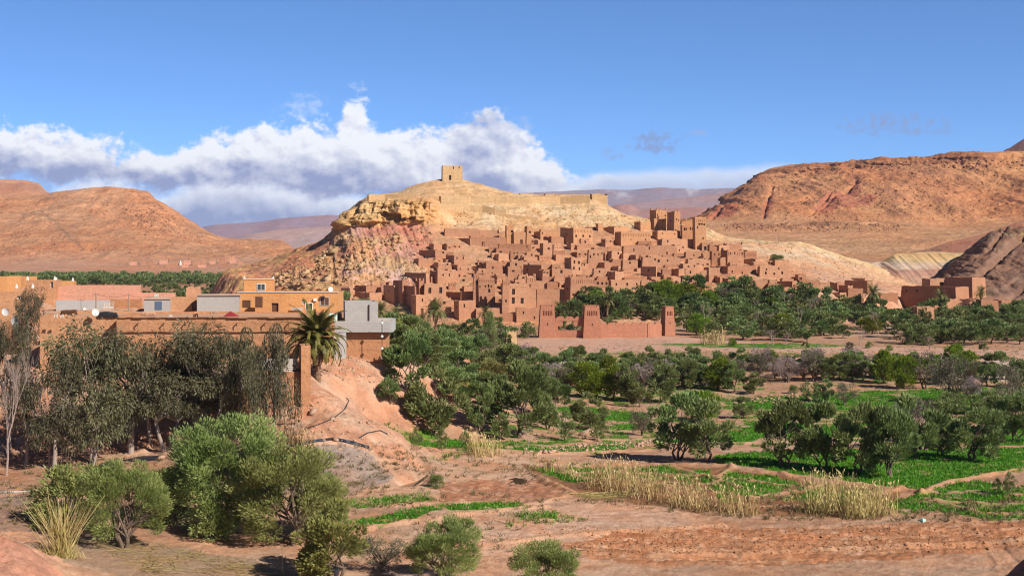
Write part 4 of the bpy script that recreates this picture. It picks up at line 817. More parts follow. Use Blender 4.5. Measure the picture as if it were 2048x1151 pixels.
# (shaded left edge, front left, front right, top, foot, features, wording)
V = [
# --- left end, at the foot of the boulder slope
(835,871,893,500,519,'w1','square house with a wide shaded side at the top left of the village'),(825,837,864,517,536,'','low flat roofed house under the square top left house'),
(889,908,930,510,531,'w2','two windowed house beside the bare rock patch'),(895,915,942,529,549,'w2.4','house stepping down below the two windowed house by the rock patch'),
(870,875,897,534,546,'','tiny lit cube house above the broad plain house'),(857,875,917,541,569,'w1 s1','broad plain walled house with one small window, below the tiny cube house'),
(804,852,859,545,572,'l','shaded wall with a row of tall niches at the left of the village'),(704,732,757,571,592,'','long shaded house at the far left behind the grey block house'),
(756,778,783,564,574,'','small flat roofed house high at the far left'),(782,805,815,562,610,'w1','tall narrow shaded tower left of the house with two tall windows'),
(764,789,803,571,604,'n','shaded niche fronted house left of the tall narrow tower'),(742,763,767,575,592,'','small shaded house behind the far left roofs'),
(704,739,764,585,606,'','low house with overhanging roof edge beside the grey block house palms'),(676,700,706,576,602,'','dark house touching the grey block house on its left'),
(680,681,693,589,604,'w1','small lit house corner just left of the grey block house'),(806,830,833,571,622,'','deeply shaded tall house between the narrow tower and the two tall windows'),
(829,838,848,561,598,'w1 m','corner tower left of the house with two tall windows'),(845,848,892,567,602,'W2','big lit house with two tall windows'),
(821,832,872,590,630,'w1 d.3','lower house below the two tall windows'),(868,872,903,596,632,'a.85 w1','house with a dark arched doorway'),
(886,920,922,585,600,'','low shaded house right of the two tall windows'),(907,918,952,600,640,'w1','blank walled bastion house right of the arched doorway'),
(950,952,1000,616,637,'','low long garden wall house in front of the left castle'),(919,921,963,583,604,'s1','middle height house left of the left castle'),
# --- the two castles in front
(944,946,958,546,612,'w1 n m','slim corner tower of the left castle'),(955,958,991,556,613,'k w3 v1.5 s1','castle with a row of niches and few windows, left of the four window castle'),
(1003,1004,1017,559,626,'n w1 v1 m','left corner tower of the four window castle'),(1014,1017,1053,568,622,'k W2.62 W2.28','four window castle'),
(1051,1053,1072,552,616,'n w1 m','right corner tower of the four window castle'),(1003,1004,1031,625,643,'','low house with a flat roof at the foot of the four window castle'),
(1031,1033,1080,616,644,'s2','long low house at the foot of the right corner tower'),(1071,1073,1141,578,614,'','long recessed wall house between the two big towers'),
(1129,1140,1190,555,618,'n s3 m','big tall house with a shaded left side above the gateway'),(1066,1068,1095,562,580,'w1','house behind the right corner tower'),
(1092,1094,1116,564,580,'','plain house above the recessed wall'),(1085,1087,1131,577,592,'r','broken terrace house above the recessed wall'),
(1078,1085,1099,539,563,'w2 k','small square tower with three tiny windows in mid village'),(1099,1104,1146,538,559,'s1','wide blank house right of the small square tower'),
(1068,1071,1127,529,541,'d.1 s3','long low house above the small square tower'),(1130,1143,1164,515,553,'w2 v2 s1','tall house with two square black windows and a shaded side'),
(1046,1083,1086,530,558,'','big house with a fully shaded wide side in mid village'),(957,972,1023,525,551,'w2.45','wide house with two small windows above the left castle'),
(945,957,972,537,556,'w1 s1','small house left of the wide house with two small windows'),(1003,1005,1048,521,536,'s3','long low house above the wide house with two small windows'),
(1013,1015,1042,533,562,'w1 s1','house with a brown shutter behind the left castle'),(988,992,1018,548,564,'','plain house behind the left castle'),
(1033,1036,1053,545,570,'s1 r','half ruined house above the four window castle'),
# --- upper left terraces
(886,889,958,457,477,'','long windowless wall house at the upper left under the rock'),(888,941,943,476,492,'','long shaded house under the long windowless wall house'),
(940,941,1013,474,494,'d.35 w2','long house with one pale doorway in the upper terrace'),(1010,1013,1028,451,490,'w1 n','left tower of the upper terrace'),
(1048,1053,1063,452,490,'w1 n','right tower of the upper terrace'),(1026,1028,1053,464,490,'d.6','wall house joining the two upper terrace towers'),
(956,958,998,458,476,'w1 r','broken house above the pale doorway house'),(996,997,1063,488,505,'s2','long thin terrace house below the pale doorway house'),
(979,997,1027,507,522,'','low house with a square shaded side beside the bare rock patch'),(1019,1021,1053,502,518,'w3','low house with three small windows below the upper terrace'),
(1051,1053,1087,504,519,'s1','plain low house left of the blank tower'),(1079,1086,1105,486,518,'s1','blank tower below the stairway path'),
(1087,1103,1147,473,492,'','big house with open shaded corner right of the stairway path'),(1121,1147,1188,455,492,'n w3.5 d.62','niche fronted house with a pale doorway at the upper middle'),
(1078,1081,1121,459,474,'','low house left of the niche fronted house'),(1068,1081,1092,463,480,'w1','small house on the stairway path'),
(1103,1106,1130,501,518,'s1','low house right of the blank tower'),(1017,1020,1075,523,549,'w2 s1','wide house with few windows left of the shaded wide house'),
# --- right castle on the crest
(1192,1196,1207,447,463,'','small ruined stub left of the crest castle'),(1205,1228,1258,447,470,'r','roofless ruin left of the crest castle'),
(1270,1281,1303,443,461,'','pale house at the left foot of the crest castle'),(1231,1242,1306,463,493,'n w3 w2.4','wide house with a dark recessed doorway below the crest castle'),
(1302,1313,1336,419,462,'w2.7 m','tallest left tower of the crest castle'),(1313,1317,1343,433,463,'s2','block joining the two tall crest towers'),
(1336,1348,1361,423,474,'w1 c s1','slender right tower of the crest castle'),(1302,1309,1316,436,462,'','low wing at the left of the tallest crest tower'),
(1306,1315,1360,461,482,'w2','lit lower block of the crest castle'),(1315,1323,1392,478,501,'s4','lowest terrace block of the crest castle'),
(1363,1365,1392,450,480,'w2 s3','windowed block right of the slender crest tower'),(1388,1391,1414,434,499,'n w4.75 s2','right end tower of the crest castle with four windows in a row'),
(1360,1363,1391,436,452,'r w2','broken top storey between the slender tower and the right end tower'),(1243,1246,1357,491,516,'s3','very long retaining house under the crest castle'),
# --- middle right
(1174,1176,1206,499,537,'s4','tall rough house with scattered windows below the upper path'),(1215,1223,1245,502,522,'w1','small house with a shaded left corner in the middle'),
(1251,1272,1277,503,524,'r','roofless ruin with a dark arch'),(1242,1245,1276,520,543,'w1','house under the roofless ruin'),
(1282,1284,1361,514,537,'w2 s1','long house under the retaining house'),(1284,1312,1314,534,557,'w1','house with a wholly shaded side in the middle right'),
(1185,1187,1216,537,559,'s1','house below the tall rough house'),(1213,1230,1249,542,562,'w1','house with a wide dark opening above the white windows'),
(1311,1313,1336,535,547,'','small pale house right of the wholly shaded one'),(1362,1366,1400,527,547,'w2','pale house with two little windows'),
(1186,1188,1217,560,587,'w3','house with three little windows behind the middle palms'),(1216,1222,1283,560,584,'w3.55 s1','long house with three pale framed windows'),
(1268,1283,1311,557,575,'r','ruined yard house right of the pale framed windows'),(1306,1311,1343,561,580,'w2.2','house with a shaded yard at the edge of the trees'),
(1336,1343,1364,553,572,'d.5','dark fronted lean-to house'),(1361,1364,1410,552,570,'w3.4','pale house with three framed windows'),
(1375,1377,1425,565,582,'w2','low house at the edge of the trees under the pale framed one'),(1373,1376,1423,518,537,'w4.35','house with four round black windows in a row'),
(1369,1371,1423,504,520,'w2 s2','house above the four black windows'),(1421,1423,1441,502,532,'w2.7 s1','narrow tall house with two slits'),
(1444,1455,1491,500,534,'w3.75 n','big house with three square windows and a tall shaded side'),(1487,1489,1514,503,522,'n w1','niche fronted house joined to the three square windows'),
(1486,1511,1531,518,533,'','house with a big shaded yard on the right slope'),(1436,1455,1519,532,553,'w3.3','long house below the three square windows'),
(1517,1519,1578,531,557,'w2 v3','broad house with a white framed hole at the right edge'),(1432,1451,1507,551,563,'w4 k','low house with four tiny windows in a row'),
(1470,1473,1537,559,582,'s3','plain wide house above the tree edge on the right'),(1416,1418,1441,535,564,'d.6','house with one black square doorway'),
(1536,1537,1558,567,582,'','little house right of the plain wide one'),(1558,1585,1600,563,579,'s1','house with a long sloping shaded wall on the right'),
(1597,1599,1641,560,582,'s1','worn blank house near the cream slope'),(1564,1567,1637,576,590,'s1','low terrace house above the right palms'),
(1585,1613,1641,586,603,'','house with a long dark front above the right palms'),(1573,1576,1602,546,558,'r','low ruined walls at the foot of the cream slope'),
(1536,1540,1580,520,529,'r','ruined terrace wall on the cream slope'),
(1659,1675,1691,565,582,'','cube house with a dark side at the right end'),(1638,1640,1661,565,582,'','worn wall house left of the dark sided cube'),
(1683,1696,1708,570,587,'','small cube house next to the dark sided cube'),(1699,1735,1749,562,590,'','tall house with a wide grey shaded side at the right end'),
(1708,1730,1736,556,565,'','roof room on the tall grey sided house'),(1694,1696,1728,577,600,'d.75','lit house with a small door at the right end'),
(1647,1680,1698,585,600,'','low house with a long dark porch at the right end'),(1758,1761,1798,587,604,'','lone low house right of the tall palm'),
(1438,1441,1452,515,540,'','shaded stair tower left of the three square windows'),(1416,1419,1450,487,503,'r','crumbling pale walls right of the crest castle'),(1450,1453,1486,483,500,'r','crumbling stepped walls below the crest castle end'),
]
for i, (a, b, c, d, e, sp, lab) in enumerate(V):
    gold = d < 470 and 1000 < b
    mud_house(a, b, c, d, e, sp, mat='mud_gold' if gold else 'mud', label='red mud ' + lab if len(lab.split()) < 12 else lab, group='earth houses of the hillside village', below=3.5)
# ------------------------------------------------ granary on the top
g = mud_house(882, 885, 925, 331, 360, 'd.38 w3.78', D=598, mat='stonewall', label='lone square granary with one dark door standing on the very top of the hill', name='granary', cat='granary', jit=.05, batter=.02, below=2.5)
# ------------------------------------------------ upper ramparts
def rampart(pts, h, thick, label, mat='stonewall', rng=random.Random(3)):
    """stone wall following the slope through the points seen at (column, row of its foot)"""
    w3 = []
    for px, py in pts:
        p = hit(px, py, ('village_hill',))
        if p: w3.append(p)
    q = []
    for a, b in zip(w3[:-1], w3[1:]):
        n = max(1, int((b - a).length / 2.0)); q += [a.lerp(b, i / n) for i in range(n)]
    q.append(w3[-1]); c = q[len(q) // 2]; root = thing('rampart', c, label, 'wall', 'ramparts of the hilltop')
    mb = MB(); ring = []
    for i, p in enumerate(q):
        t = (q[min(i + 1, len(q) - 1)] - q[max(i - 1, 0)]); t.z = 0; t.normalize(); n = Vector((t.y, -t.x, 0)); hh = h * (.62 + .55 * float(vnoise(np.array([i * .22 + h]), np.array([h * 3.0]), s=8)[0])) * rng.uniform(.9, 1.06); o = p - c
        ring.append([o + n * thick / 2 - Vector((0, 0, 1.5)), o + n * thick / 2 * .9 + Vector((0, 0, hh)), o - n * thick / 2 * .9 + Vector((0, 0, hh)), o - n * thick / 2 - Vector((0, 0, 1.5))])
    for a, b in zip(ring[:-1], ring[1:]):
        for k in range(3): mb.face(a[k], b[k], b[k + 1], a[k + 1])
    mb.face(*ring[0]); mb.face(*ring[-1][::-1]); mb.build('wall', M[mat], root); return root
rampart([(736,401),(770,399),(800,397),(830,396)], 3.0, 1.2, 'short stone rampart on the left corner of the cliff top')
rampart([(858,418),(900,419),(940,421),(965,424),(990,428),(1012,432)], 2.9, 1.2, 'stone rampart slanting down the middle of the upper slope')
rampart([(880,404),(940,405),(1000,406),(1060,406),(1120,406),(1180,405)], 3.1, 1.2, 'long stone rampart along the upper slope under the granary')
rampart([(1010,432),(1040,437),(1075,440)], 1.4, 1.0, 'low broken stone rampart ending at the stairway path')
mud_house(1180, 1184, 1216, 383, 410, 'r', D=597, mat='stonewall', label='ruined round-cornered watch post at the right end of the long rampart', name='watch_post', cat='ruin', group=None)
mud_house(1036, 1039, 1054, 386, 393, 'r', D=600, mat='stonewall', label='small stone ruin on the skyline right of the granary', name='ruin', cat='ruin')
mud_house(1088, 1090, 1110, 386, 392, 'r', D=600, mat='stonewall', label='low stone ruin on the skyline midway to the watch post', name='ruin', cat='ruin')
# ------------------------------------------------ the film-set gateway by the river
def gate_tower(x0, x1, yt, yb, D, label, slots=5, side=5):
    w0 = (x1 - x0) / F * D; h = (yb - yt) / F * D; c = P((x0 + x1) / 2, yb, D)
    root = thing('gate_tower', (c.x, c.y + w0 / 2, c.z), label, 'tower', 'towers of the gateway by the river', R(side)); x = w0 / 2
    sq = lambda q: Vector((q.x * (1 - .22 * max(0, q.z) / h), q.y * (1 - .22 * max(0, q.z) / h), q.z))
    mb = MB(); wl = Wall(mb, random.Random(5)); op = []
    for i in range(slots): op.append((w0 * (.15 + .70 * (i + .5) / slots) - .15, h * .70, .30, h * .16, .35, True))
    op.append((w0 * .47, h * .38, .28, h * .075, .4, False))
    A, B, C_, E = (-x, -x, 0), (x, -x, 0), (x, x, 0), (-x, x, 0); ops = []
    for q0, q1, o in ((A, B, op), (B, C_, ()), (C_, E, ()), (E, A, ())): ops += wl.side(q0, q1, 0, h, o, None, .4, .6, sq)
    for q0, q1 in ((A, B), (B, C_), (C_, E), (E, A)): mb.face((q0[0], q0[1], -1.5), (q1[0], q1[1], -1.5), q1, q0)
    k = x * .78
    for i in range(5):
        t = -k + 2 * k * (i + .5) / 5
        for sy in (-1, 1):
            mb.box(t - .22, t + .22, sy * k - (.35 if sy > 0 else 0), sy * k + (.35 if sy < 0 else 0), h - .02, h + .38)
            mb.box(sy * k - (.35 if sy > 0 else 0), sy * k + (.35 if sy < 0 else 0), t - .18, t + .18, h - .025, h + .36)
    mb.build('wall', M['mud_pink'], root); fl = MB(); fl.face((-k, -k, h - .55), (k, -k, h - .55), (k, k, h - .55), (-k, k, h - .55)); fl.build('roof', M['roof'], root)
    for o in ops:
        if not o[0][5]: pane(o, root, M['dark'])
    return root
GD = 375
gate_tower(1077, 1112, 613, 673, GD, 'left tapering tower of the gateway with a row of slots and crenels', 6, 3)
gate_tower(1165, 1202, 613, 674, GD, 'right tapering tower of the gateway, taller slots facing the river', 6, 4)
def scallop_wall(a, b, D0, D1, yt, yb, label, holes=(), scallop=True, name='garden_wall', mat='mud_pink', thick=.6):
    p0, p1 = P(a, yb, D0), P(b, yb, D1); c = (p0 + p1) / 2; L = (p1 - p0).length; h = (yb - yt) / F * (D0 + D1) / 2
    root = thing(name, c, label, 'wall', None, math.atan2(p1.y - p0.y, p1.x - p0.x)); mb = MB(); wl = Wall(mb, None)
    m = max(1, round(L / 2.3)); op = [(L * f0, h * z0_, L * w_, h * hh, thick + .02, False) for f0, z0_, w_, hh in holes]
    us = 6
    def prof(t): q = (t * m) % 1.0; return .75 * math.sqrt(max(0, 1 - (2 * q - 1) ** 2)) if scallop else 0
    n = m * us if scallop else max(2, int(L / 2)); ring = []
    body = h - (.75 if scallop else 0)
    if holes:
        f0, z0_, w_, hh = holes[0]; xa, xb, za, zb = -L / 2 + L * f0, -L / 2 + L * (f0 + w_), h * z0_, h * (z0_ + hh); y0, y1 = -thick / 2, thick / 2
        mb.box(-L / 2, xa, y0, y1, -1, body); mb.box(xb, L / 2, y0, y1, -1, body); mb.box(xa, xb, y0, y1, -1, za); mb.box(xa, xb, y0, y1, zb, body)
        xm, xn = lerp(xa, xb, .20), lerp(xa, xb, .66); mb.box(xa, xm, y0 + .12, y1 - .12, lerp(za, zb, .45), zb); mb.box(xn, xb, y0 + .12, y1 - .12, lerp(za, zb, .45), zb)
    else: wl.side((-L / 2, -thick / 2, 0), (L / 2, -thick / 2, 0), -1.0, body, op, None, thick, body + 1.0)
    if scallop:
        for i in range(n):
            t0, t1 = i / n, (i + 1) / n; x0, x1 = -L / 2 + L * t0, -L / 2 + L * t1; z0_, z1_ = body + prof(t0 + 1e-6), body + prof(t1 - 1e-6); y0, y1 = -thick / 2 + .03, thick / 2 - .03
            mb.face((x0, y0, body - .05), (x1, y0, body - .05), (x1, y0, z1_), (x0, y0, z0_)); mb.face((x0, y0, z0_), (x1, y0, z1_), (x1, y1, z1_), (x0, y1, z0_)); mb.face((x1, y1, body - .05), (x0, y1, body - .05), (x0, y1, z0_), (x1, y1, z1_))
    mb.build('wall', M[mat], root); return root
scallop_wall(1111, 1168, GD + 2, GD + 2, 632, 672, 'gateway wall with a wide rectangular opening and scalloped top between the two towers', ((.09, .30, .82, .46),))
scallop_wall(1198, 1294, GD + 2, GD + 4, 644, 672, 'long scalloped mud wall running right from the gateway')
scallop_wall(1294, 1322, GD + 4, GD + 7, 644, 670, 'short scalloped mud wall joining the lone wall tower')
t = gate_tower(1325, 1348, 615, 668, GD + 9, 'square wall tower at the right end of the scalloped wall', 4, 20)
# pale shrine hut
g = mud_house(1009, 1012, 1034, 664, 693, 'd.28 w1', D=335, mat='stonewall', label='little pale crenellated shrine hut with a dark doorway by the river', name='shrine_hut', cat='hut', batter=.10, jit=.02, dep=2.4, yaw=8, below=1)
for i, sx in enumerate((-1.1, -.4, .4, 1.1)):
    m_ = MB(); m_.face((sx - .28, -1.05, 3.3), (sx + .28, -1.05, 3.3), (sx, -1.0, 4.0)); m_.face((sx + .28, -.8, 3.3), (sx - .28, -.8, 3.3), (sx, -.85, 4.0)); m_.face((sx - .28, -.8, 3.3), (sx - .28, -1.05, 3.3), (sx, -1.0, 4.0), (sx, -.85, 4.0)); m_.face((sx + .28, -1.05, 3.3), (sx + .28, -.8, 3.3), (sx, -.85, 4.0), (sx, -1.0, 4.0)); m_.build('merlon', M['stonewall'], g)
# ------------------------------------------------ houses by the dark hill on the right
HG = 'earth houses below the dark hill'
mud_house(1830, 1912, 1948, 574, 602, '', D=462, label='long red mud house with a dark shaded side below the dark hill', group=HG)
mud_house(1858, 1860, 1908, 557, 580, 'a.5', D=482, label='upper storey house with one arched niche below the dark hill', group=HG, yaw=4, dep=8)
mud_house(1906, 1945, 1982, 555, 590, '', D=474, label='cube house with a wide shaded side at the right of the arched niche', group=HG)
mud_house(1832, 1834, 1869, 612, 634, 'd.3 w1', D=408, label='small house with one pale doorway among the right palms', group=HG)
mud_house(1958, 1962, 2000, 600, 616, 'W2', D=430, label='small flat roofed house at the far right above the trees', group=HG)
mud_house(1862, 1866, 1960, 598, 606, '', D=455, label='low terrace wall house under the long dark fronted house', group=HG)
mud_house(2000, 2003, 2030, 600, 612, '', D=450, label='low worn house at the far right edge of the hamlet', group=HG)
# far village in the valley on the left
rf = random.Random(12)
FV = [(258,530,14,7),(280,529,13,8),(295,527,10,8),(318,528,16,8),(338,531,14,6),(352,530,12,7),(366,529,14,8),(384,530,18,9),(402,527,10,10),(418,528,12,7),(436,526,13,12),(449,524,9,14),(458,526,14,10),(474,529,12,7),(330,534,20,6),(395,535,16,6),(300,535,15,6),(440,536,16,6),(362,535,14,5)]
for i, (x, yb, w_, h_) in enumerate(FV):
    kind = ['long', 'square', 'small', 'tall', 'low', 'narrow'][i % 6]
    mud_house(x, x + 1, x + w_, yb - h_, yb, 'w2' if w_ > 11 else 'w1', D=(hit(x + w_ / 2, yb, ('left_hill',)) or P(0, 0, 1800)).y, mat='mud' if i % 3 else 'pink_plaster', label='faraway %s pink mud house in the valley hamlet, house %s from its left end' % (kind, ['one','two','three','four','five','six','seven','eight','nine','ten','eleven','twelve','thirteen','fourteen','fifteen','sixteen','seventeen','eighteen','nineteen'][sorted(FV).index((x, yb, w_, h_))]), group='houses of the faraway valley hamlet', name='far_house', dep=8, below=6)
r_ = thing('minaret', hit(361, 530, ('left_hill',)) or P(361, 530, 1900), 'tiny white minaret in the faraway valley hamlet', 'minaret'); m_ = MB(); m_.box(-1.2, 1.2, -1.2, 1.2, -4, 4); m_.build('shaft', M['white'], r_); m_ = MB(); m_.box(-.7, .7, -.7, .7, 4, 5.2); m_.tube([(0, 0, 5.2), (0, 0, 6), (0, 0, 6.6)], [1.0, .7, .05], 8); m_.build('lantern', M['white'], r_)
# ---------------------------------------------------------------- labels for repeats: by look and by what stands nearest
LAB = {}
def near_label(desc, px, py, marks, out):
    """describe by the nearest landmark; duplicates get an order by distance afterwards"""
    m = min(marks, key=lambda q: math.hypot(q[1] - px, (q[2] - py) * 1.6)); dx, dy = px - m[1], py - m[2]
    rel = ('right of' if dx > 0 else 'left of') if abs(dx) > abs(dy) * 1.6 else ('in front of' if dy > 0 else 'behind')
    out.append((desc, rel, m[0], math.hypot(dx, dy)))
ORD = ['nearest', 'second', 'third', 'fourth', 'fifth', 'sixth', 'seventh', 'eighth', 'ninth', 'tenth', 'eleventh', 'twelfth', 'thirteenth', 'fourteenth', 'fifteenth', 'sixteenth', 'seventeenth', 'eighteenth', 'nineteenth', 'twentieth'] + ['%d%s' % (k, {1: 'st', 2: 'nd', 3: 'rd'}.get(k % 10, 'th')) for k in range(21, 60)]
def NTH(k): return 'nearest to it' if k == 0 else ORD[k] + ' nearest to it'
def resolve(objs, infos):
    g = {}
    for o, i in zip(objs, infos): g.setdefault(i[:3], []).append((i[3], o))
    for (d, r, m), lst in g.items():
        lst.sort(key=lambda q: q[0])
        for k, (_, o) in enumerate(lst):
            o['label'] = '%s %s %s' % (d, r, m) if len(lst) == 1 else '%s %s %s, %s' % (d, r, m, NTH(k)) if len(('%s %s %s, %s' % (d, r, m, NTH(k))).split()) <= 16 else '%s %s %s, %s' % (d, r, m, ORD[k])
# ------------------------------------------------ more of the village between the houses traced above
VM = [('the four window castle', 1034, 590), ('the big tower above the gateway', 1165, 585), ('the niche fronted house', 1165, 475), ('the crest castle', 1345, 460), ('the three square windows', 1472, 515), ('the pale framed windows', 1250, 570),
      ('the long windowless wall house', 920, 467), ('the two tall windows house', 870, 585), ('the bare rock patch', 925, 515), ('the stairway path', 1070, 480), ('the small square tower', 1092, 550), ('the retaining house', 1300, 503), ('the four black windows', 1400, 527), ('the dark sided cube', 1675, 573), ('the broad white holed house', 1548, 545)]
rv = random.Random(77); objs, infos = [], []
cells = [(x, y) for y in (478, 490, 503, 512, 522, 533, 543, 553, 562, 571, 580, 590) for x in range(840, 1640, 27)]
for x, y in cells:
    x += rv.uniform(-10, 10); y += rv.uniform(-4, 4)
    if not in_poly(np.array([x]), np.array([y]), [(870,482),(1090,470),(1300,490),(1420,500),(1520,515),(1600,550),(1640,575),(1600,585),(1420,575),(1280,575),(1130,600),(900,590),(830,570),(850,530)])[0]: continue
    if 895 < x < 965 and 485 < y < 530: continue
    if rv.random() < .22: continue
    w_ = rv.uniform(13, 30); h_ = rv.choice((7, 9, 11, 13, 16)); sh = rv.choice((0, 0, 3, 5, 8, 11)); n = rv.choice((0, 0, 1, 1, 2, 3))
    o = mud_house(x - sh, x, x + w_, y - h_, y, (['', 'w1', 'w2', 's3'][n]) + rv.choice(('', '', ' r', ' d.3', ' k')), dep=None, mat='mud', group='earth houses of the hillside village', below=3.5)
    desc = '%s %s red mud house' % ('low' if h_ < 10 else ('tall' if h_ > 13 else 'plain'), 'long' if w_ > 24 else ('narrow' if w_ < 17 else 'square'))
    desc = ' '.join(desc.split()); near_label(desc, x + w_ / 2, y, VM, infos); objs.append(o); tag(o, None, 'house')
resolve(objs, infos)
# ---------------------------------------------------------------- the houses on the left bank
LG = 'houses of the near village on the left'
def lift(px, py, D): return P(px, py, D).z
def front_house(a, b, yt, yb, D, spec, mat, label, xs=None, **k):
    return mud_house(xs if xs is not None else a, a, b, yt, yb, spec, D=D, mat=mat, label=label, group=k.pop('group', LG), rng=random.Random(int(a + yt)), **k)
lh = front_house(233, 662, 634, 739, 172, '', 'mud_fore', 'long low orange mud house with a flat earth roof behind the dark gum trees', dep=16, yaw=1.5, jit=.10, batter=.0, below=3, drop=.28)
front_house(80, 236, 632, 735, 174, '', 'mud_fore', 'orange mud house left of the long low one, pale parapet, behind the gum trees', dep=14, yaw=1.5, jit=.06, batter=.0, below=3, drop=.3)
# drip ledges and spouts of the long house
root = lh; f = 172 / F; Wl = (662 - 233) * f; mb = MB(); rr = random.Random(4); yy = -8.0
for (za, x0, x1) in ((4.55, .02, .99), (6.28, .0, 1.0)):
    mb = MB(); x = -Wl / 2 + Wl * x0
    while x < -Wl / 2 + Wl * x1:
        l = rr.uniform(.6, 1.4); z = za + rr.uniform(-.05, .05); mb.box(x, min(x + l, Wl / 2), yy - rr.uniform(.14, .26), yy + .1, z, z + rr.uniform(.07, .13)); x += l
    mb.build('ledge', M['wood'], root)
for q in (.10, .22, .32, .42, .56, .69, .80):
    m_ = MB(); x = -Wl / 2 + Wl * q; m_.tube([(x, yy + .1, 5.7), (x, yy - .55, 5.62)], .08, 6); m_.tube([(x, yy - .5, 5.6), (x + .04, yy - .5, 5.25)], .05, 5); m_.build('spout', M['wood'], root)
# niche in its wall: not hollowed, its darkness put in by a dark plate
m_ = MB(); m_.box(-Wl / 2 + Wl * .47, -Wl / 2 + Wl * .485, yy - .03, yy + .05, 3.0, 4.1); m_.build('window', M['dark'], root)
# nearer broken wall with corner pier
w1 = front_house(476, 604, 742, 842, 150, '', 'mud_fore', 'broken thick orange mud wall base at the foot of the gum trees', dep=3.0, yaw=3, jit=.25, batter=.03, below=3, drop=.15, name='mud_wall', cat='wall', group=None)
w2 = front_house(602, 621, 690, 838, 149.5, '', 'mud_fore', 'tall narrow orange mud pier ending the broken wall beside the big palm', dep=3.6, yaw=12, jit=.12, batter=.03, below=3, drop=.2, name='mud_pier', cat='wall', group=None)
# pile of pale slabs under the wall
root = thing('slab_stack', P(552, 742, 151), 'stack of whitish slabs lying on the broken mud wall', 'slabs'); mb = MB(); rr = random.Random(9)
for i in range(7): z = i * .20; mb.box(-2.1 + i * .12 + rr.uniform(-.2, .2), 1.9 + rr.uniform(-.3, .3) + i * .06, -.5, .4 - i * .02, z, z + .165)
mb.build('slab', M['sack'], root)
# concrete block house
ch = front_house(690, 755, 603, 666, 178, '', 'concrete', 'bare grey concrete room with a vertical joint, on top of a block wall', xs=677, dep=5.5, jit=.02, batter=0, below=0, drop=.5, z0=lift(700, 666, 178))
m_ = MB(); m_.box(.9, 1.0, -2.95, -2.7, .05, 3.6); m_.build('joint', M['dark'], ch)
bw = front_house(660, 784, 642, 664, 176.5, '', 'block', 'projecting parapet of grey concrete blocks round the bare grey room', dep=9, yaw=2, jit=.0, batter=0, below=.0, drop=.4, name='block_parapet', cat='parapet')
mb = MB(); Wb = (784 - 660) / F * 176.5
for r_ in range(7):
    z = r_ * .20; off = .2 if r_ % 2 else 0
    for k in range(int(Wb / .4)): x = -Wb / 2 + off + k * .4; mb.box(x + .012, min(x + .388, Wb / 2), -4.535, -4.42, z + .012, z + .188)
mb.build('blocks', M['block'], bw)
front_house(683, 772, 664, 719, 177.5, '', 'mud_fore', 'smooth orange storey under the grey block parapet', dep=8, yaw=2, jit=.0, batter=0, below=2, drop=.3)
root = thing('window_board', P(666, 628, 176), 'small mint green board with a white rim beside the grey concrete room', 'board'); m_ = MB(); m_.box(-.45, .45, -.05, .05, -.9, .05); m_.build('panel', M['mint'], root); m_ = MB(); m_.box(-.53, .53, .0, .07, -.98, .13); m_.build('frame', M['white'], root)
root = thing('insulator_pole', P(764, 722, 175), 'thin black mast with white ball insulators against the orange storey', 'mast'); m_ = MB(); m_.tube([(0, 0, -.6), (0, 0, 5.2)], .045, 6); m_.build('mast', M['black'], root)
for z in (.4, 1.6, 3.1, 4.75):
    m_ = MB(); m_.tube([(0, 0, z - .16), (0, 0, z - .1), (0, 0, z + .1), (0, 0, z + .16)], [.08, .17, .17, .08], 8); m_.build('insulator', M['white'], root)
front_house(668, 690, 666, 720, 175, '', 'block', 'narrow stub of pale block wall behind the big palm fronds', dep=2, yaw=2, jit=.03, batter=0, below=1, drop=.2, name='wall_stub', cat='wall', group=None)
# rough stone heap by the orange storey
def stones(name, label, cat, pts, mat, seed, kind=None):
    """pts: (x, y, z, size); rough angular stones gathered in one mesh"""
    rr = random.Random(seed); V_, Q_ = [], []
    ico = [(-1,-.2,-.8),(1,-.1,-.7),(.9,.9,-.5),(-.8,1,-.6),(-.7,-.7,.6),(.8,-.8,.5),(.7,.6,.8),(-.9,.5,.7)]
    fc = ((0,3,2,1),(4,5,6,7),(0,1,5,4),(1,2,6,5),(2,3,7,6),(3,0,4,7))
    for x, y, z, s in pts:
        a = rr.uniform(0, 6.28); ca, sa = math.cos(a), math.sin(a); sx, sy, sz = s * rr.uniform(.7, 1.3), s * rr.uniform(.7, 1.3), s * rr.uniform(.5, 1.0); b = len(V_)
        tl = rr.uniform(-.4, .4)
        for q in ico:
            u, v, w_ = (q[0] + rr.uniform(-.3, .3)) * sx, (q[1] + rr.uniform(-.3, .3)) * sy, (q[2] + rr.uniform(-.25, .25)) * sz
            w_ += u * tl; V_.append((x + u * ca - v * sa, y + u * sa + v * ca, z + w_))
        Q_ += [tuple(b + i for i in f_) for f_ in fc]
    o = link(bpy.data.objects.new(name, mesh_np(name, V_, Q_, mat))); return tag(o, label, cat, kind=kind)
rr = random.Random(21)
def scatter(poly, n, s0, s1, only, seed, sink=.25, lim=None):
    """stones on the ground seen inside a polygon of the frame"""
    rr = random.Random(seed); xs = [p[0] for p in poly]; ys = [p[1] for p in poly]; out = []; pa = poly
    tries = 0
    while len(out) < n and tries < n * 30:
        tries += 1; x, y = rr.uniform(min(xs), max(xs)), rr.uniform(min(ys), max(ys))
        if not in_poly(np.array([x]), np.array([y]), pa)[0]: continue
        p = hit(x, y, only)
        if not p or (lim and p.y > lim): continue
        s = s0 * (s1 / s0) ** (rr.random() ** 2.8); out.append((p.x, p.y, p.z + s * sink, s))
    return out
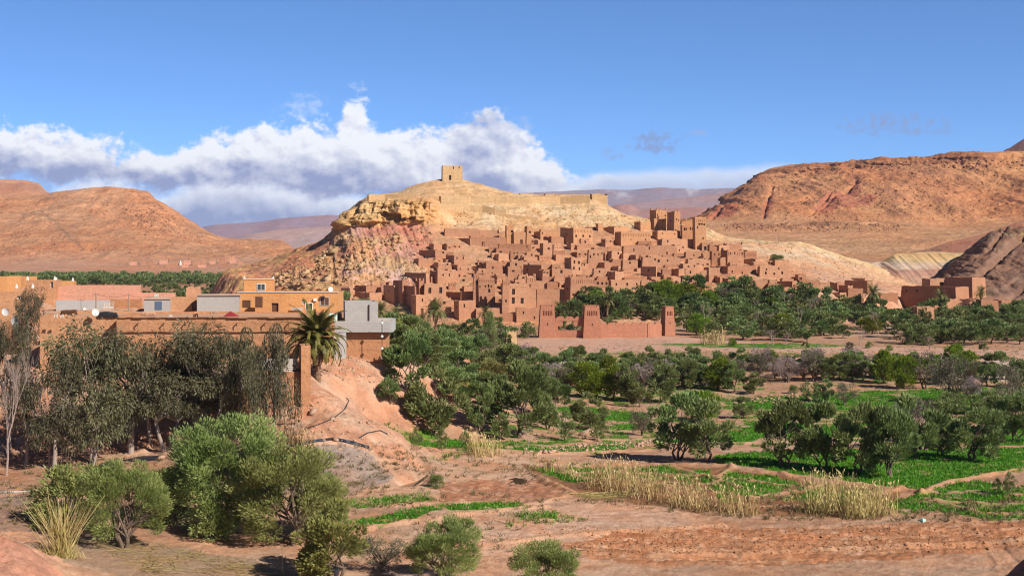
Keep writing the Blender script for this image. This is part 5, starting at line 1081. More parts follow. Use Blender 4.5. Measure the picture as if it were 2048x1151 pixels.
stones('rubble', 'loose ochre boulders strewn down the left flank of the village hill', 'rubble', scatter([(470,575),(560,540),(640,500),(690,472),(760,470),(860,452),(872,470),(780,505),(730,540),(670,585),(540,595)], 800, .18, 1.2, ('village_hill',), 31), M['boulder'], 1, 'stuff')
stones('rubble', 'scattered ochre boulders over the pink clay beside the village', 'rubble', scatter([(780,505),(870,475),(890,520),(800,565),(690,585),(730,540)], 170, .2, .8, ('village_hill',), 131), M['boulder'], 11, 'stuff')
stones('rubble', 'small ochre stones littering the upper slope of the village hill', 'rubble', scatter([(880,410),(1200,412),(1300,440),(1250,455),(880,452)], 420, .12, .5, ('village_hill',), 32) + scatter([(1400,480),(1600,490),(1740,530),(1760,580),(1560,545),(1430,500)], 420, .12, .5, ('village_hill',), 33), M['boulder'], 2, 'stuff')
BB = [((690,478),2.4,'tall ochre boulder stack at the left edge of the clay flank'),((668,505),3.0,'round ochre boulder below the boulder stack'),((645,520),2.6,'ochre boulder on the left toe of the hill'),((722,535),2.3,'ochre boulder in the middle of the pink clay'),((748,488),2.3,'ochre boulder under the cliff'),((700,530),2.0,'ochre boulder beside the pink clay, left side'),((780,505),2.0,'ochre boulder under the right part of the cliff'),((610,548),2.2,'ochre boulder low on the toe above the orange house'),((655,560),2.4,'wide boulder just above the orange house roof'),((560,560),2.0,'boulder at the far left foot of the hill')]
for i, ((x, y), s, lab) in enumerate(BB):
    p = hit(x, y, ('village_hill',)); rr = random.Random(i + 50); s *= .62
    stones('boulder', lab, 'boulder', [(p.x, p.y, p.z + s * .35, s), (p.x + s * .5, p.y + .3, p.z + s * 1.0, s * .6), (p.x - s * .7, p.y - .4, p.z, s * .5)], M['boulder'], 60 + i)['group'] = 'large boulders on the hill flank'
M['dark_stone'] = mud_mat('desert_stone', (0.33, 0.15, 0.08), (0.50, 0.25, 0.125), fine=.4)
stones('rubble', 'brown boulders strewn over the slope and rim of the desert ridge', 'rubble', scatter([(1420,432),(1520,372),(1700,345),(1950,330),(2060,330),(2060,440),(1850,445),(1600,440)], 1500, .4, 1.7, ('mesa',), 34, .1) + scatter([(1512,360),(1600,340),(1760,328),(1950,316),(2060,316),(2060,336),(1950,338),(1760,346),(1600,358),(1522,374)], 420, .7, 2.6, ('mesa',), 134, -.1) + scatter([(1450,447),(1800,447),(1800,466),(1600,462),(1450,462)], 700, .35, 1.6, ('mesa',), 35, .1), M['dark_stone'], 3, 'stuff')
stones('rubble', 'orange boulders strewn over the rounded desert hill', 'rubble', scatter([(0,440),(200,400),(300,395),(430,480),(560,500),(400,520),(0,515)], 700, .6, 2.4, ('left_hill',), 36, .1) + scatter([(240,420),(320,410),(420,490),(300,470)], 600, .7, 3.0, ('left_hill',), 37, .1), M['dark_stone'], 4, 'stuff')
stones('stone_heap', 'heap of rough stones leaning on the orange storey of the block house', 'stones', scatter([(684,695),(700,690),(722,712),(720,720),(690,715)], 80, .08, .2, ('ground',), 38, .4), M['stone'], 5)
stones('stone_heap', 'small stone heap at the right corner of the orange storey', 'stones', scatter([(772,716),(800,712),(805,735),(775,738)], 60, .1, .25, ('ground',), 39, .4), M['stone'], 6)
stones('stones', 'loose pale stones on the slope of the bluff', 'stones', scatter([(630,780),(720,800),(800,880),(830,930),(700,940),(600,850)], 260, .05, .22, ('ground',), 40) + scatter([(640,715),(720,715),(860,760),(800,770),(680,760)], 300, .06, .22, ('ground',), 41), M['stone'], 7, 'stuff')
stones('stones', 'loose stones and clods over the near fields', 'stones', scatter([(700,960),(1160,930),(1250,1000),(1000,1140),(700,1140)], 1500, .025, .09, ('ground',), 42) + scatter([(1100,1050),(2048,1040),(2048,1100),(1100,1110)], 2200, .03, .10, ('ground',), 43), M['dark_stone'], 8, 'stuff')
stones('terrace_wall', 'low terrace wall of rough pale stones between the olive rows', 'wall', scatter([(1040,896),(1180,888),(1300,880),(1300,892),(1180,902),(1050,906)], 380, .10, .26, ('ground',), 44, .3), M['stone'], 9)
stones('rubble', 'broad heap of earth and stones in the middle of the green field', 'stones', scatter([(1490,800),(1530,790),(1600,788),(1640,798),(1620,806),(1520,806)], 240, .12, .42, ('ground',), 45, .3), M['stone'], 10, 'stuff')
for i, (x, y, s, lab) in enumerate(((626,826,.55,'smooth pale boulder on the bluff slope right of the mud pier'),(672,880,.28,'pale stone weighing down the black hoses on the bluff'),(322,918,.38,'pinkish stone holding the blue plastic sheet'),(1172,872,.9,'flat earthen mound with stones on the field edge'),(885,965,.4,'pale stone beside the bush in the tilled plot'))):
    p = hit(x, y, ('ground',)); stones('boulder', lab, 'boulder', [(p.x, p.y, p.z + s * .3, s)], M['stone'], 80 + i)
# the orange plastered house
WF = dict(winmat='glass', frame=M['white'])
oh = front_house(476, 675, 585, 622, 215, 'v2.3', 'plaster', 'wide orange plastered house with white framed windows and a pale roof edge', dep=10, yaw=2, jit=.01, batter=0, below=1.5, drop=.45, **WF)
W_ = (675 - 476) / F * 215
def put(root, name, x0, x1, y0, y1, z0, z1, mat): m_ = MB(); m_.box(x0, x1, y0, y1, z0, z1); return m_.build(name, M[mat], root)
def win(root, xc, z0, w_, h_, y, shut='glass', rim='white'):
    o = put(root, 'window', xc - w_ / 2, xc + w_ / 2, y - .03, y + .06, z0, z0 + h_, shut); mb = MB(); t = .09
    for a, b, c, d in ((-w_ / 2 - t, w_ / 2 + t, -t, 0), (-w_ / 2 - t, w_ / 2 + t, h_, h_ + t), (-w_ / 2 - t, -w_ / 2, 0, h_), (w_ / 2, w_ / 2 + t, 0, h_), (-.03, .03, 0, h_)): mb.box(xc + a, xc + b, y - .08, y + .05, z0 + c, z0 + d)
    mb.build('frame', M[rim], o)
put(oh, 'roof_edge', -W_ / 2 - .1, W_ / 2 + .1, -5.13, -4.6, 2.83, 2.98, 'sack')
win(oh, 3.2, .25, .95, .95, -5.0); win(oh, 5.6, .9, 1.2, 1.15, -5.0, 'wood', 'block')
put(oh, 'air_unit', 3.9, 4.4, -5.35, -5.0, 1.55, 1.95, 'white'); win(oh, -6.3, .7, 1.0, .9, -5.0, 'wood', 'wood')
for i, (x0, x1) in enumerate(((.55, 1.05),)): put(oh, 'laundry', x0, x1 + 1.3, -5.6, -5.45, .15, .55, 'block')
an = front_house(510, 563, 591, 624, 208, 'd.75', 'plaster', 'lower orange annex with brown door and dark recess before the plastered house', dep=5, yaw=2, jit=.01, batter=0, below=1.5, drop=.3)
put(an, 'recess', -1.9, -.85, -2.53, -2.3, .7, 2.3, 'wood')  # not hollowed: the darkness of the recess is put in by a brown plate
up = front_house(488, 546, 557, 587, 220, '', 'plaster', 'orange upper room with a white window and horned corners on the plastered house', xs=482, dep=4, jit=.01, batter=0, below=.3, drop=.4)
win(up, .35, .55, 1.15, .95, -2.0)
for sx in (-1, 1): m_ = MB(); m_.face((sx * 2.15 - .25, -2.0, 2.3), (sx * 2.15 + .25, -2.0, 2.3), (sx * 2.3, -1.9, 2.85)); m_.face((sx * 2.15 + .25, -1.7, 2.3), (sx * 2.15 - .25, -1.7, 2.3), (sx * 2.3, -1.8, 2.85)); m_.face((sx * 2.15 + .25, -2.0, 2.3), (sx * 2.15 + .25, -1.7, 2.3), (sx * 2.3, -1.8, 2.85), (sx * 2.3, -1.9, 2.85)); m_.face((sx * 2.15 - .25, -1.7, 2.3), (sx * 2.15 - .25, -2.0, 2.3), (sx * 2.3, -1.9, 2.85), (sx * 2.3, -1.8, 2.85)); m_.build('corner_horn', M['sack'], up)
put(up, 'roof_edge', -2.35, 2.35, -2.1, -1.75, 2.22, 2.34, 'sack')
gh = front_house(394, 477, 590, 619, 212, '', 'concrete', 'long bare grey concrete house left of the orange plastered one', xs=382, dep=7, jit=.02, batter=0, below=1.5, drop=.25)
put(gh, 'roof_edge', -3.5, 3.6, -3.75, -3.3, 2.12, 2.24, 'roof')
gs = front_house(288, 338, 597, 620, 214, '', 'concrete', 'small grey concrete house with a blue steel door', xs=279, dep=6, jit=.02, batter=0, below=1.5, drop=.25)
put(gs, 'door', -.3, .75, -3.06, -2.9, .05, 1.35, 'metal_blue'); put(gs, 'roof_edge', -2.1, 2.1, -3.2, -2.8, 1.66, 1.78, 'roof')
front_house(337, 383, 595, 619, 216, 'w1', 'mud_fore', 'brownish wall house between the two grey concrete ones', dep=5, yaw=1, jit=.05, below=1.5)
front_house(104, 248, 573, 604, 238, '', 'pink_plaster', 'long blank pink plastered building behind the near roofs', dep=12, yaw=2, jit=.01, batter=0, below=4, drop=.4)
front_house(246, 329, 588, 606, 240, '', 'pink_plaster', 'lower pink plastered wing with a pale blue window', dep=9, yaw=2, jit=.01, batter=0, below=4, drop=.3)
front_house(112, 218, 600, 620, 222, '', 'block', 'long grey block wall between the near roofs', dep=.6, yaw=1, jit=.02, batter=0, below=2, drop=.1, name='block_wall', cat='wall')
front_house(218, 282, 598, 618, 224, '', 'mud_fore', 'brown yard wall right of the grey block wall', dep=.6, yaw=1, jit=.04, batter=0, below=2, drop=.1, name='yard_wall', cat='wall')
front_house(330, 400, 597, 604, 260, '', 'mud', 'flat brown roof edge behind the small grey house', dep=6, yaw=1, below=3)
front_house(372, 400, 573, 592, 300, 'w1', 'mud', 'lone brown cube house among the valley bushes behind the grey house', xs=366, below=3)
TL = [(0,62,583,640,205,'w2','mud_fore','terracotta house with a row of niches at the left edge'),(0,55,553,572,262,'w2','plaster','farther orange house at the upper left edge'),(14,40,552,562,250,'w1','plaster','small roof room on the farther orange house'),(52,110,560,600,236,'w2','mud_fore','house with white horned corners at the left'),(30,66,576,612,226,'d.5','mud_fore','shaded house with white crenels left of the bushy roof tree'),(110,146,562,576,252,'w2','plaster','pale house with white corner horns behind the pink building'),(0,48,600,660,190,'','mud_fore','near orange wall house at the left edge behind the gum tree')]
for a, b, yt, yb, D, sp, mt, lab in TL:
    o = front_house(a - (20 if a == 0 else 0), b, yt, yb, D, sp, mt, lab, xs=None if b - a > 50 or a == 0 else a - 6, jit=.02, batter=0, below=3, drop=.4, **WF)
    wv = (b - a) / F * D; h = (yb - yt) / F * D
    for k in range(max(2, int(wv / 2.2))):
        if 'white' not in lab: break
        x = -wv / 2 + .2 + (wv - .4) * k / max(1, int(wv / 2.2) - 1); m_ = MB(); y = -o_ if (o_ := max(3.0, min(8.0, wv * .8)) / 2) else 0
        m_.tube([(x, y + .2, h - .05), (x, y + .2, h + .25), (x, y + .2, h + .7)], [.24, .2, .03], 4); m_.build('corner_horn', M['white'], o)
# roof-top odds and ends
RZ = lift(400, 634, 172)
def dish(px, py, D, r, label, rz, g='satellite dishes on the near roofs', mat='white'):
    root = thing('satellite_dish', P(px, py, D), label, 'satellite dish', g, rz); mb = MB(); n = 14; rings = [(0, .0), (.5, .05), (.85, .16), (1, .23)]
    V_ = [[Vector((r * a * math.cos(2 * math.pi * k / n), -r * .9 + r * b * 1.2, r * a * math.sin(2 * math.pi * k / n) + r)) for k in range(n)] for a, b in rings]
    V_ = [[Vector((q.x, -(q.y + r * .9), q.z)) for q in ring] for ring in V_]
    for A, B in zip(V_[:-1], V_[1:]):
        for k in range(n): mb.face(A[k], B[k], B[(k + 1) % n], A[(k + 1) % n]); mb.face(A[(k + 1) % n] + Vector((0, .03, 0)), B[(k + 1) % n] + Vector((0, .03, 0)), B[k] + Vector((0, .03, 0)), A[k] + Vector((0, .03, 0)))
    mb.build('reflector', M[mat], root); m_ = MB(); m_.tube([(0, .1, 0), (0, .1, r)], .04, 5); m_.tube([(0, -.05, r * .3), (0, -r * .9, r)], .025, 5); m_.build('stand', M['pole'], root); return root
dish(191, 631, 173, .45, 'big white satellite dish on the near earth roof', R(25)); dish(32, 652, 168, .62, 'large grey satellite dish tilted at the left edge', R(-25), mat='block'); dish(661, 583, 214, .40, 'white satellite dish on the orange plastered roof', R(30)); dish(170, 622, 222, .3, 'small dish on the roof behind the big white one', R(15)); dish(12, 631, 178, .5, 'upper satellite dish at the left edge', R(-10))
root = thing('tent', P(460, 631, 176), 'small dark red cloth tent propped on the long earth roof', 'tent'); root.scale = (.72, .72, .8); mb = MB()
mb.face((-1, -.9, -.1), (.95, -.9, -.1), (.1, -.3, .75)); mb.face((.95, -.9, -.1), (1.5, .9, -.1), (.1, -.3, .75)); mb.face((1.5, .9, -.1), (-1, .9, -.1), (.1, -.3, .75)); mb.face((-1, .9, -.1), (-1, -.9, -.1), (.1, -.3, .75)); mb.build('canvas', M['red_cloth'], root)
m_ = MB(); m_.face((-1.02, -.91, -.1), (.1, -.31, .76), (-1.02, .9, -.1)); m_.face((-1.02, .9, -.1), (.1, -.31, .76), (-1.02, -.91, -.1)); m_.build('flap', M['block'], root)
root = thing('balustrade', P(217, 617, 215), 'yellowish ornamental balustrade with pointed posts on the roof', 'balustrade'); mb = MB(); mb.box(-.75, .75, -.08, .08, 0, .3)
for k in range(6): x = -.68 + k * .27; mb.tube([(x, 0, .3), (x, 0, .7), (x, 0, .95)], [.09, .09, .02], 4)
mb.build('posts', M['sack'], root)
for i, (x, yt, yb, D, lab) in enumerate(((192,585,620,218,'weathered wooden utility pole in front of the grey block wall'),(257,587,620,219,'weathered wooden utility pole right of the grey block wall'),(162,597,620,219,'thin dark post against the grey block wall'),(1557,464,482,585,'lone utility pole on the cream shoulder of the hill'))):
    p = P(x, yb, D) if i < 3 else hit(x, 486, ('village_hill', 'mesa')); h = (yb - yt) / F * p.y; root = thing('utility_pole', p, lab, 'pole', 'wooden poles'); m_ = MB(); m_.tube([(0, 0, -1), (0, 0, h)], [.11, .08] if i != 2 else [.05, .05], 7); m_.build('post', M['pole'], root); m_ = MB(); m_.tube([(-.5, 0, h - .25), (.5, 0, h - .25)], .05, 5); m_.build('crossbar', M['pole'], root)
def cable(name, a, b, sag, r, label):
    pts = [a.lerp(b, t / 14) - Vector((0, 0, sag * 4 * (t / 14) * (1 - t / 14))) for t in range(15)]; mb = MB(); mb.tube(pts, r, 4); o = mb.build(name, M['black']); tag(o, label, 'wire')
cable('wire', P(192, 588, 218), P(257, 590, 219), .35, .018, 'thin sagging wire between the two wooden poles'); cable('wire', P(257, 590, 219), P(330, 588, 232), .4, .018, 'thin sagging wire from the right pole to the pink wing')
for i, (x, y, D, w_, h_, d_, mt, lab) in enumerate(((135,628,176,1.9,.5,1,'wood','pile of dark brushwood on the near roof, left'),(218,632,174,2.2,.45,1,'black','black tarpaulin heap beside the big white dish'),(339,633,175,.5,.35,.5,'sack','pale bundle on the long earth roof'),(391,632,175,.55,.45,.5,'wood','dark crate on the long earth roof'),(112,633,172,.35,.5,.4,'sack','pale corner post of the near roof'),(124,633,172,.3,.4,.4,'sack','smaller pale post beside the corner post'),(313,592,238,.6,.4,.4,'mint','pale blue water tank on the pink wing'),(226,609,215,.35,.8,.3,'stone','pale jar beside the ornamental balustrade'),(430,626,180,.9,.28,.6,'stone','low pile of stones on the earth roof'),(300,628,182,1.6,.22,.7,'roof','ridge of earth on the roof'))):
    p = P(x, y, D); rr = random.Random(i); mb = MB()
    for k in range(5):
        a = rr.uniform(-.5, .5) * w_ * .8; s = rr.uniform(.45, .8); mb.tube([(a - w_ * .3, rr.uniform(-.3, .3) * d_, -.1), (a - w_ * .2, 0, h_ * s * .8), (a + w_ * .2, 0, h_ * s), (a + w_ * .3, rr.uniform(-.2, .2) * d_, -.1)], [.05, w_ * .13, w_ * .13, .05], 6)
    o = mb.build('roof_clutter', M[mt]); o.location = p; tag(o, lab, 'roof clutter', 'odds and ends on the near roofs')
# hoses, sheets
rr = random.Random(2)
def hose(pts, r, label, name='hose', mat='black', cat='hose'):
    q = []
    for a, b in zip(pts[:-1], pts[1:]):
        for t in range(8): q.append((a[0] + (b[0] - a[0]) * t / 8, a[1] + (b[1] - a[1]) * t / 8))
    q.append(pts[-1]); v = [hit(x, y, ('ground',)) for x, y in q]; v = [p + Vector((0, 0, r * .7)) for p in v if p]; mb = MB(); mb.tube(v, r, 5); return tag(mb.build(name, M[mat], None, True), label, cat)
hose([(616,856),(640,848),(668,836),(690,818),(698,800),(692,796)], .06, 'thin black hose looping down from the top of the bluff'); hose([(718,876),(735,866),(760,861),(775,868)], .07, 'short black hose arching over the bluff ridge'); hose([(480,840),(500,845),(560,848),(590,847)], .06, 'thin black hose along the foot of the broken wall')
for k in range(4): hose([(556,893 + k * 1.5),(590,888 + k),(630,880 + k * 1.3),(668,876 + k),(700,882 + k * 1.6),(738,893 + k * 1.2)], .07, ['top','second','third','lowest'][k] + ' black hose of the bundle lying across the bluff', 'hose')['group'] = 'bundle of hoses across the bluff'
hose([(0,985),(40,984),(80,982)], .09, 'grey pipe lying at the left edge under the shrubs', 'pipe', 'block', 'pipe')
def sheet(poly, label, name, mat):
    v = [hit(x, y, ('ground',)) for x, y in poly]; mb = MB(); c = sum(v, Vector()) / len(v); mb.v = []; up = Vector((0, 0, .10))
    for a, b in zip(v, v[1:] + v[:1]): mb.face(c + up * 2.2, a + up, b + up); mb.face(a + up, a - up, b - up, b + up)
    tag(mb.build(name, M[mat]), label, 'sheet')
sheet([(188,938),(205,926),(240,918),(238,926),(215,936)], 'blue black plastic sheet folded on the bank under the gum trees', 'plastic_sheet', 'black'); sheet([(245,921),(280,913),(318,912),(312,920),(270,922)], 'second blue black plastic sheet beside the pinkish stone', 'plastic_sheet', 'black')
sheet([(1838,1040),(1845,1037),(1852,1040),(1846,1044)], 'scrap of teal plastic at the end of the reed stand', 'plastic_scrap', 'mint')
# small water
def pool(poly, label, name='water', dz=.06):
    m_, t, b, o = new_mat(name); b.inputs['Base Color'].default_value = (.10, .055, .04, 1); b.inputs['Roughness'].default_value = .06; b.inputs['Specular IOR Level'].default_value = .6
    bump(t, b, t.noise(t.node('ShaderNodeNewGeometry').outputs['Position'], 3, 2), .06, .02)
    v = [hit(x, y, ('ground',)) for x, y in poly]; z = min(q.z for q in v) + dz; mb = MB(); mb.face(*[(q.x, q.y, z) for q in v]); tag(mb.build(name, m_), label, 'water', kind='structure')
pool([(800,968),(838,955),(846,944),(830,926),(826,912),(838,912),(850,928),(862,944),(850,960),(815,974)], 'brown water of the ditch at the foot of the bluff', dz=.10); pool([(1000,962),(1030,956),(1055,960),(1050,968),(1015,970)], 'puddle in the tilled plot', dz=.10)
# ---------------------------------------------------------------- plants
def rot_axes(rng, n):
    a = rng.normal(size=(n, 3)); return a / np.linalg.norm(a, axis=1, keepdims=True)
def leaves_mesh(name, p, a, L, Wd, rng, tint, mat):
    """one small diamond leaf (or sprig) per point; a = direction it points"""
    n = len(p); a = a / (np.linalg.norm(a, axis=1, keepdims=True) + 1e-9); b = np.cross(a, rot_axes(rng, n)); b /= np.linalg.norm(b, axis=1, keepdims=True) + 1e-9
    L = (np.ones(n) * L * rng.uniform(.7, 1.3, n))[:, None]; w_ = (np.ones(n) * Wd * rng.uniform(.7, 1.3, n))[:, None]
    V_ = np.stack([p, p + a * L * .45 + b * w_ * .5, p + a * L, p + a * L * .55 - b * w_ * .5], 1).reshape(-1, 3)
    return mesh_np(name, V_, np.arange(4 * n).reshape(n, 4), mat, np.repeat(tint, 4))
def crown(kind, seed, n, nc, mat, leaf=(.055, .02), form='round'):
    """crown in a box about 1 wide and 1 high (base of the tree at 0): clumps of leaves on an uneven outline with gaps"""
    rng = np.random.default_rng(seed); C_, rad, hang = [], [], []
    nl = 8; LB = []
    for i in range(nl):
        t = rng.uniform(0, 6.283); z = rng.uniform(.30, .82); r = .34 * math.sqrt(max(.05, 1 - ((z - .5) / .5) ** 2)); LB.append((r * math.cos(t), r * math.sin(t), z, rng.uniform(.105, .19)))
    for i in range(nc):
        t = rng.uniform(0, 2 * math.pi)
        if form in ('full', 'round', 'multi', 'umbrella') and i > nc * .25:
            b = LB[rng.integers(nl)]; d = rng.normal(size=3); d /= np.linalg.norm(d); d *= b[3] * rng.uniform(.35, 1) ** .5
            C_.append((b[0] + d[0], b[1] + d[1], min(.97, max({'round': .2, 'umbrella': .42}.get(form, .1), b[2] + d[2])))); rad.append(rng.uniform(.05, .105)); continue
        if form == 'round': z = rng.uniform(.22, .93); r = math.sqrt(max(0, 1 - ((z - .55) / .47) ** 2)) * rng.uniform(.35, 1) ** .6 * .42
        elif form == 'multi': z = rng.uniform(.12, .93); r = (.16 + .30 * math.sin(min(1, (z + .05) / .75) * math.pi * .62)) * rng.uniform(.3, 1) ** .6 * (1 if z < .75 else (1.05 - z) / .3)
        elif form == 'upright': z = rng.uniform(.18, .97); r = (.10 + .34 * min(1, z / .5)) * (1 if z < .7 else (1.03 - z) / .33) * rng.uniform(.2, 1) ** .6
        elif form == 'full': z = rng.uniform(.14, .95); r = .43 * math.sqrt(max(0, 1 - ((z - .48) / .50) ** 2)) * rng.uniform(.25, 1) ** .5
        elif form == 'bush': z = rng.uniform(.06, .88); r = math.sqrt(max(0, 1 - (z / .97) ** 2)) * rng.uniform(.2, 1) ** .6 * .42
        elif form == 'umbrella': z = rng.uniform(.45, .93); r = math.sqrt(max(0, 1 - ((z - .62) / .36) ** 2)) * rng.uniform(.3, 1) ** .5 * .42
        elif form == 'weep': z = rng.uniform(.35, .95); r = (.34 if z < .8 else .2) * rng.uniform(.1, 1) ** .6
        elif form == 'column': z = rng.uniform(.08, .97); r = .36 * math.sin(min(1, z * 1.1) * math.pi) ** .6 * rng.uniform(.1, 1)
        C_.append((r * math.cos(t), r * math.sin(t), z)); rad.append(rng.uniform(.05, .115) * (1.45 if nc < 100 and form not in ('weep', 'umbrella') else 1.15))
    C_ = np.array(C_); rad = np.array(rad); ct = rng.uniform(0, 1, nc)
    w_ = rad ** 1.7; k = rng.choice(nc, n, p=w_ / w_.sum()); d = rot_axes(rng, n); rr = rng.uniform(.2, 1, n) ** .5
    p = C_[k] + d * (rad[k] * rr)[:, None] * np.array([1.1, 1.1, .85])
    st = rng.random(n) < .10; p[st] += (d[st] * .6 + np.array([0, 0, .5])) * rng.uniform(.01, .06, (st.sum(), 1))
    out = C_[k] - np.array([0, 0, .38]); out /= np.linalg.norm(out, axis=1, keepdims=True) + 1e-6
    if form == 'weep':
        hang = rng.uniform(0, 1, n) ** 1.6 * rng.choice([.0, .25, .55], nc, p=[.4, .35, .25])[k]; p = C_[k] + d * (rad[k] * .8)[:, None] * np.stack([1 - hang, 1 - hang, np.ones(n)], 1); p[:, 2] -= hang; a = d * .5 + np.array([0, 0, -1.1])
    elif kind == 'gum': a = d * .9 + np.array([0, 0, -.7])
    else: a = d * .8 + out * .6 + np.array([0, 0, .55])
    tint = np.clip(ct[k] * .55 + rng.uniform(0, .6, n) - .05, 0, 1)
    return leaves_mesh('crown', p, a, leaf[0], leaf[1], rng, tint, mat), C_
def trunk_mesh(seed, tips, mat, nlimb=5, r=.035, fork=.16, lean=.03, stems=1):
    """tapered stem(s) splitting into limbs that end inside the clumps"""
    rng = random.Random(seed); mb = MB(); tips = [Vector(t) for t in tips]
    for s_ in range(stems):
        a0 = rng.uniform(0, 6.28) + s_ * 6.28 / stems; b = Vector((math.cos(a0), math.sin(a0), 0)) * (.02 + .025 * (stems > 1))
        fk = b * 2.2 + Vector((rng.uniform(-lean, lean), rng.uniform(-lean, lean), fork * rng.uniform(.8, 1.2))); mid = b.lerp(fk, .55) + Vector((rng.uniform(-.01, .01), rng.uniform(-.01, .01), 0)); rs = r / math.sqrt(stems)
        mb.tube([b - Vector((0, 0, .04)), b + Vector((0, 0, .01)), mid, fk], [rs * 1.5, rs * 1.15, rs, rs * .85], 6)
        for t in rng.sample(tips, min(nlimb, len(tips))):
            m1 = fk.lerp(t, .45) + Vector((rng.uniform(-.03, .03), rng.uniform(-.03, .03), rng.uniform(.0, .05))); mb.tube([fk, m1, t], [rs * .62, rs * .38, rs * .10], 5, False)
            t2 = rng.choice(tips); mb.tube([m1, m1.lerp(t2, .5) + Vector((0, 0, .02)), m1.lerp(t2, .8)], [rs * .32, rs * .2, rs * .07], 4, False)
    return mb.mesh('trunk', mat, True)
def branches_mesh(seed, mat, depth=5, h=1.0, spread=.55, r=.022, twigs=3, up=.35):
    rng = random.Random(seed); mb = MB()
    def grow(p, d, L, rd, k):
        m = p + d * L * .5 + Vector((rng.uniform(-1, 1), rng.uniform(-1, 1), rng.uniform(-.5, 1))) * L * .08; e = p + d * L; mb.tube([p, m, e], [rd, rd * .82, rd * .6], 6 if k < 2 else 3, k == 0)
        if k >= depth: return
        for i in range(rng.choice((2, 3)) if k < depth - 2 else twigs):
            n = (d + Vector((rng.uniform(-1, 1), rng.uniform(-1, 1), rng.uniform(-.4, .8))) * spread + Vector((0, 0, up * .3))).normalized(); grow(e.lerp(p, rng.uniform(0, .35)), n, L * rng.uniform(.62, .85), rd * .58, k + 1)
    grow(Vector((0, 0, -.03)), Vector((rng.uniform(-.1, .1), rng.uniform(-.1, .1), 1)).normalized(), .30 * h, r, 0)
    z = max(v[2] for v in mb.v); s = 1 / z; mb.v = [(a * s, b * s, c * s) for a, b, c in mb.v]
    return mb.mesh('branches', mat)
LIB = {}
def lib(kind, variants):
    LIB[kind] = variants
def mk(kind, seed, n, nc, mat, leaf, form, bark='bark', **k):
    c, tips = crown(kind, seed, n, nc, M[mat], leaf, form); return [('crown', c), ('trunk', trunk_mesh(seed + 500, [t for t in tips], M[bark], **k))]
lib('olive_near', [mk('olive', s, 26000, 85, m_, (.034, .0105), f_, stems=st, nlimb=6, r=.04, fork=.15) for s, m_, f_, st in ((1, 'olive_bright', 'full', 2), (2, 'olive_bright', 'full', 3), (3, 'olive_bright', 'full', 2), (4, 'olive_bright', 'full', 3))])
lib('olive', [mk('olive', 10 + s, 5600, 34, m_, (.068, .026), f_, stems=st, nlimb=4, r=.035, fork=.14) for s, m_, f_, st in ((1, 'olive', 'round', 1), (2, 'olive', 'multi', 3), (3, 'olive', 'multi', 2), (4, 'olive', 'round', 2), (5, 'olive_dark', 'multi', 3), (6, 'olive_dark', 'round', 1))])
lib('olive_far', [mk('olive', 30 + s, 1800, 24, m_, (.10, .045), f_, stems=1, nlimb=4, r=.03) for s, m_, f_ in ((1, 'olive', 'round'), (2, 'olive_dark', 'multi'), (3, 'olive_dark', 'round'), (4, 'olive', 'bush'), (5, 'olive_dark', 'bush'))])
lib('young', [mk('olive', 50 + s, 1300, 26, 'olive', (.10, .030), 'upright', r=.025, nlimb=3) for s in range(3)])
lib('shrub', [mk('olive', 60 + s, 3800, 55, m_, (.07, .026), 'bush', stems=3, r=.03, fork=.1) for s, m_ in ((1, 'olive_bright'), (2, 'olive'), (3, 'yellowing'), (4, 'lime'), (5, 'greybrown'))])
lib('yellowing', [mk('olive', 70 + s, 8500, 60, 'yellowing', (.052, .024), 'multi', stems=3, nlimb=5, r=.035, fork=.14) for s in range(2)])
lib('lime', [mk('lime', 80 + s, 3600, 50, 'lime', (.07, .035), 'upright', stems=2, r=.03) for s in range(2)])
lib('grey', [mk('grey', 90 + s, 2300, 60, 'greybrown', (.05, .022), 'round', stems=2, nlimb=9, r=.04) for s in range(2)])
lib('blossom', [mk('blossom', 100 + s, 2100, 60, 'blossom', (.036, .030), 'round', stems=2, nlimb=9, r=.04) for s in range(2)])
lib('gum', [mk('gum', 110 + s, 11000, 62, 'gum', (.034, .0105), f_, 'pale_bark', stems=st, nlimb=6, r=.030, fork=.28, lean=.06) for s, f_, st in ((1, 'umbrella', 1), (2, 'round', 2), (3, 'umbrella', 2), (4, 'round', 1))])
lib('weep', [mk('gum', 120 + s, 9000, 34, 'gum', (.030, .0095), 'weep', 'pale_bark', stems=1, nlimb=9, r=.020, fork=.30, lean=.05) for s in range(3)])
lib('conifer', [mk('grey', 131, 4500, 60, 'olive', (.05, .016), 'column', r=.03)])
lib('bare', [[('branches', branches_mesh(140 + s, M['twig'], 6, 1.0, .6, .024))] for s in range(3)])
lib('bare_white', [[('branches', branches_mesh(150 + s, M['pale_bark'], 6, 1.0, .62, .022))] for s in range(2)])
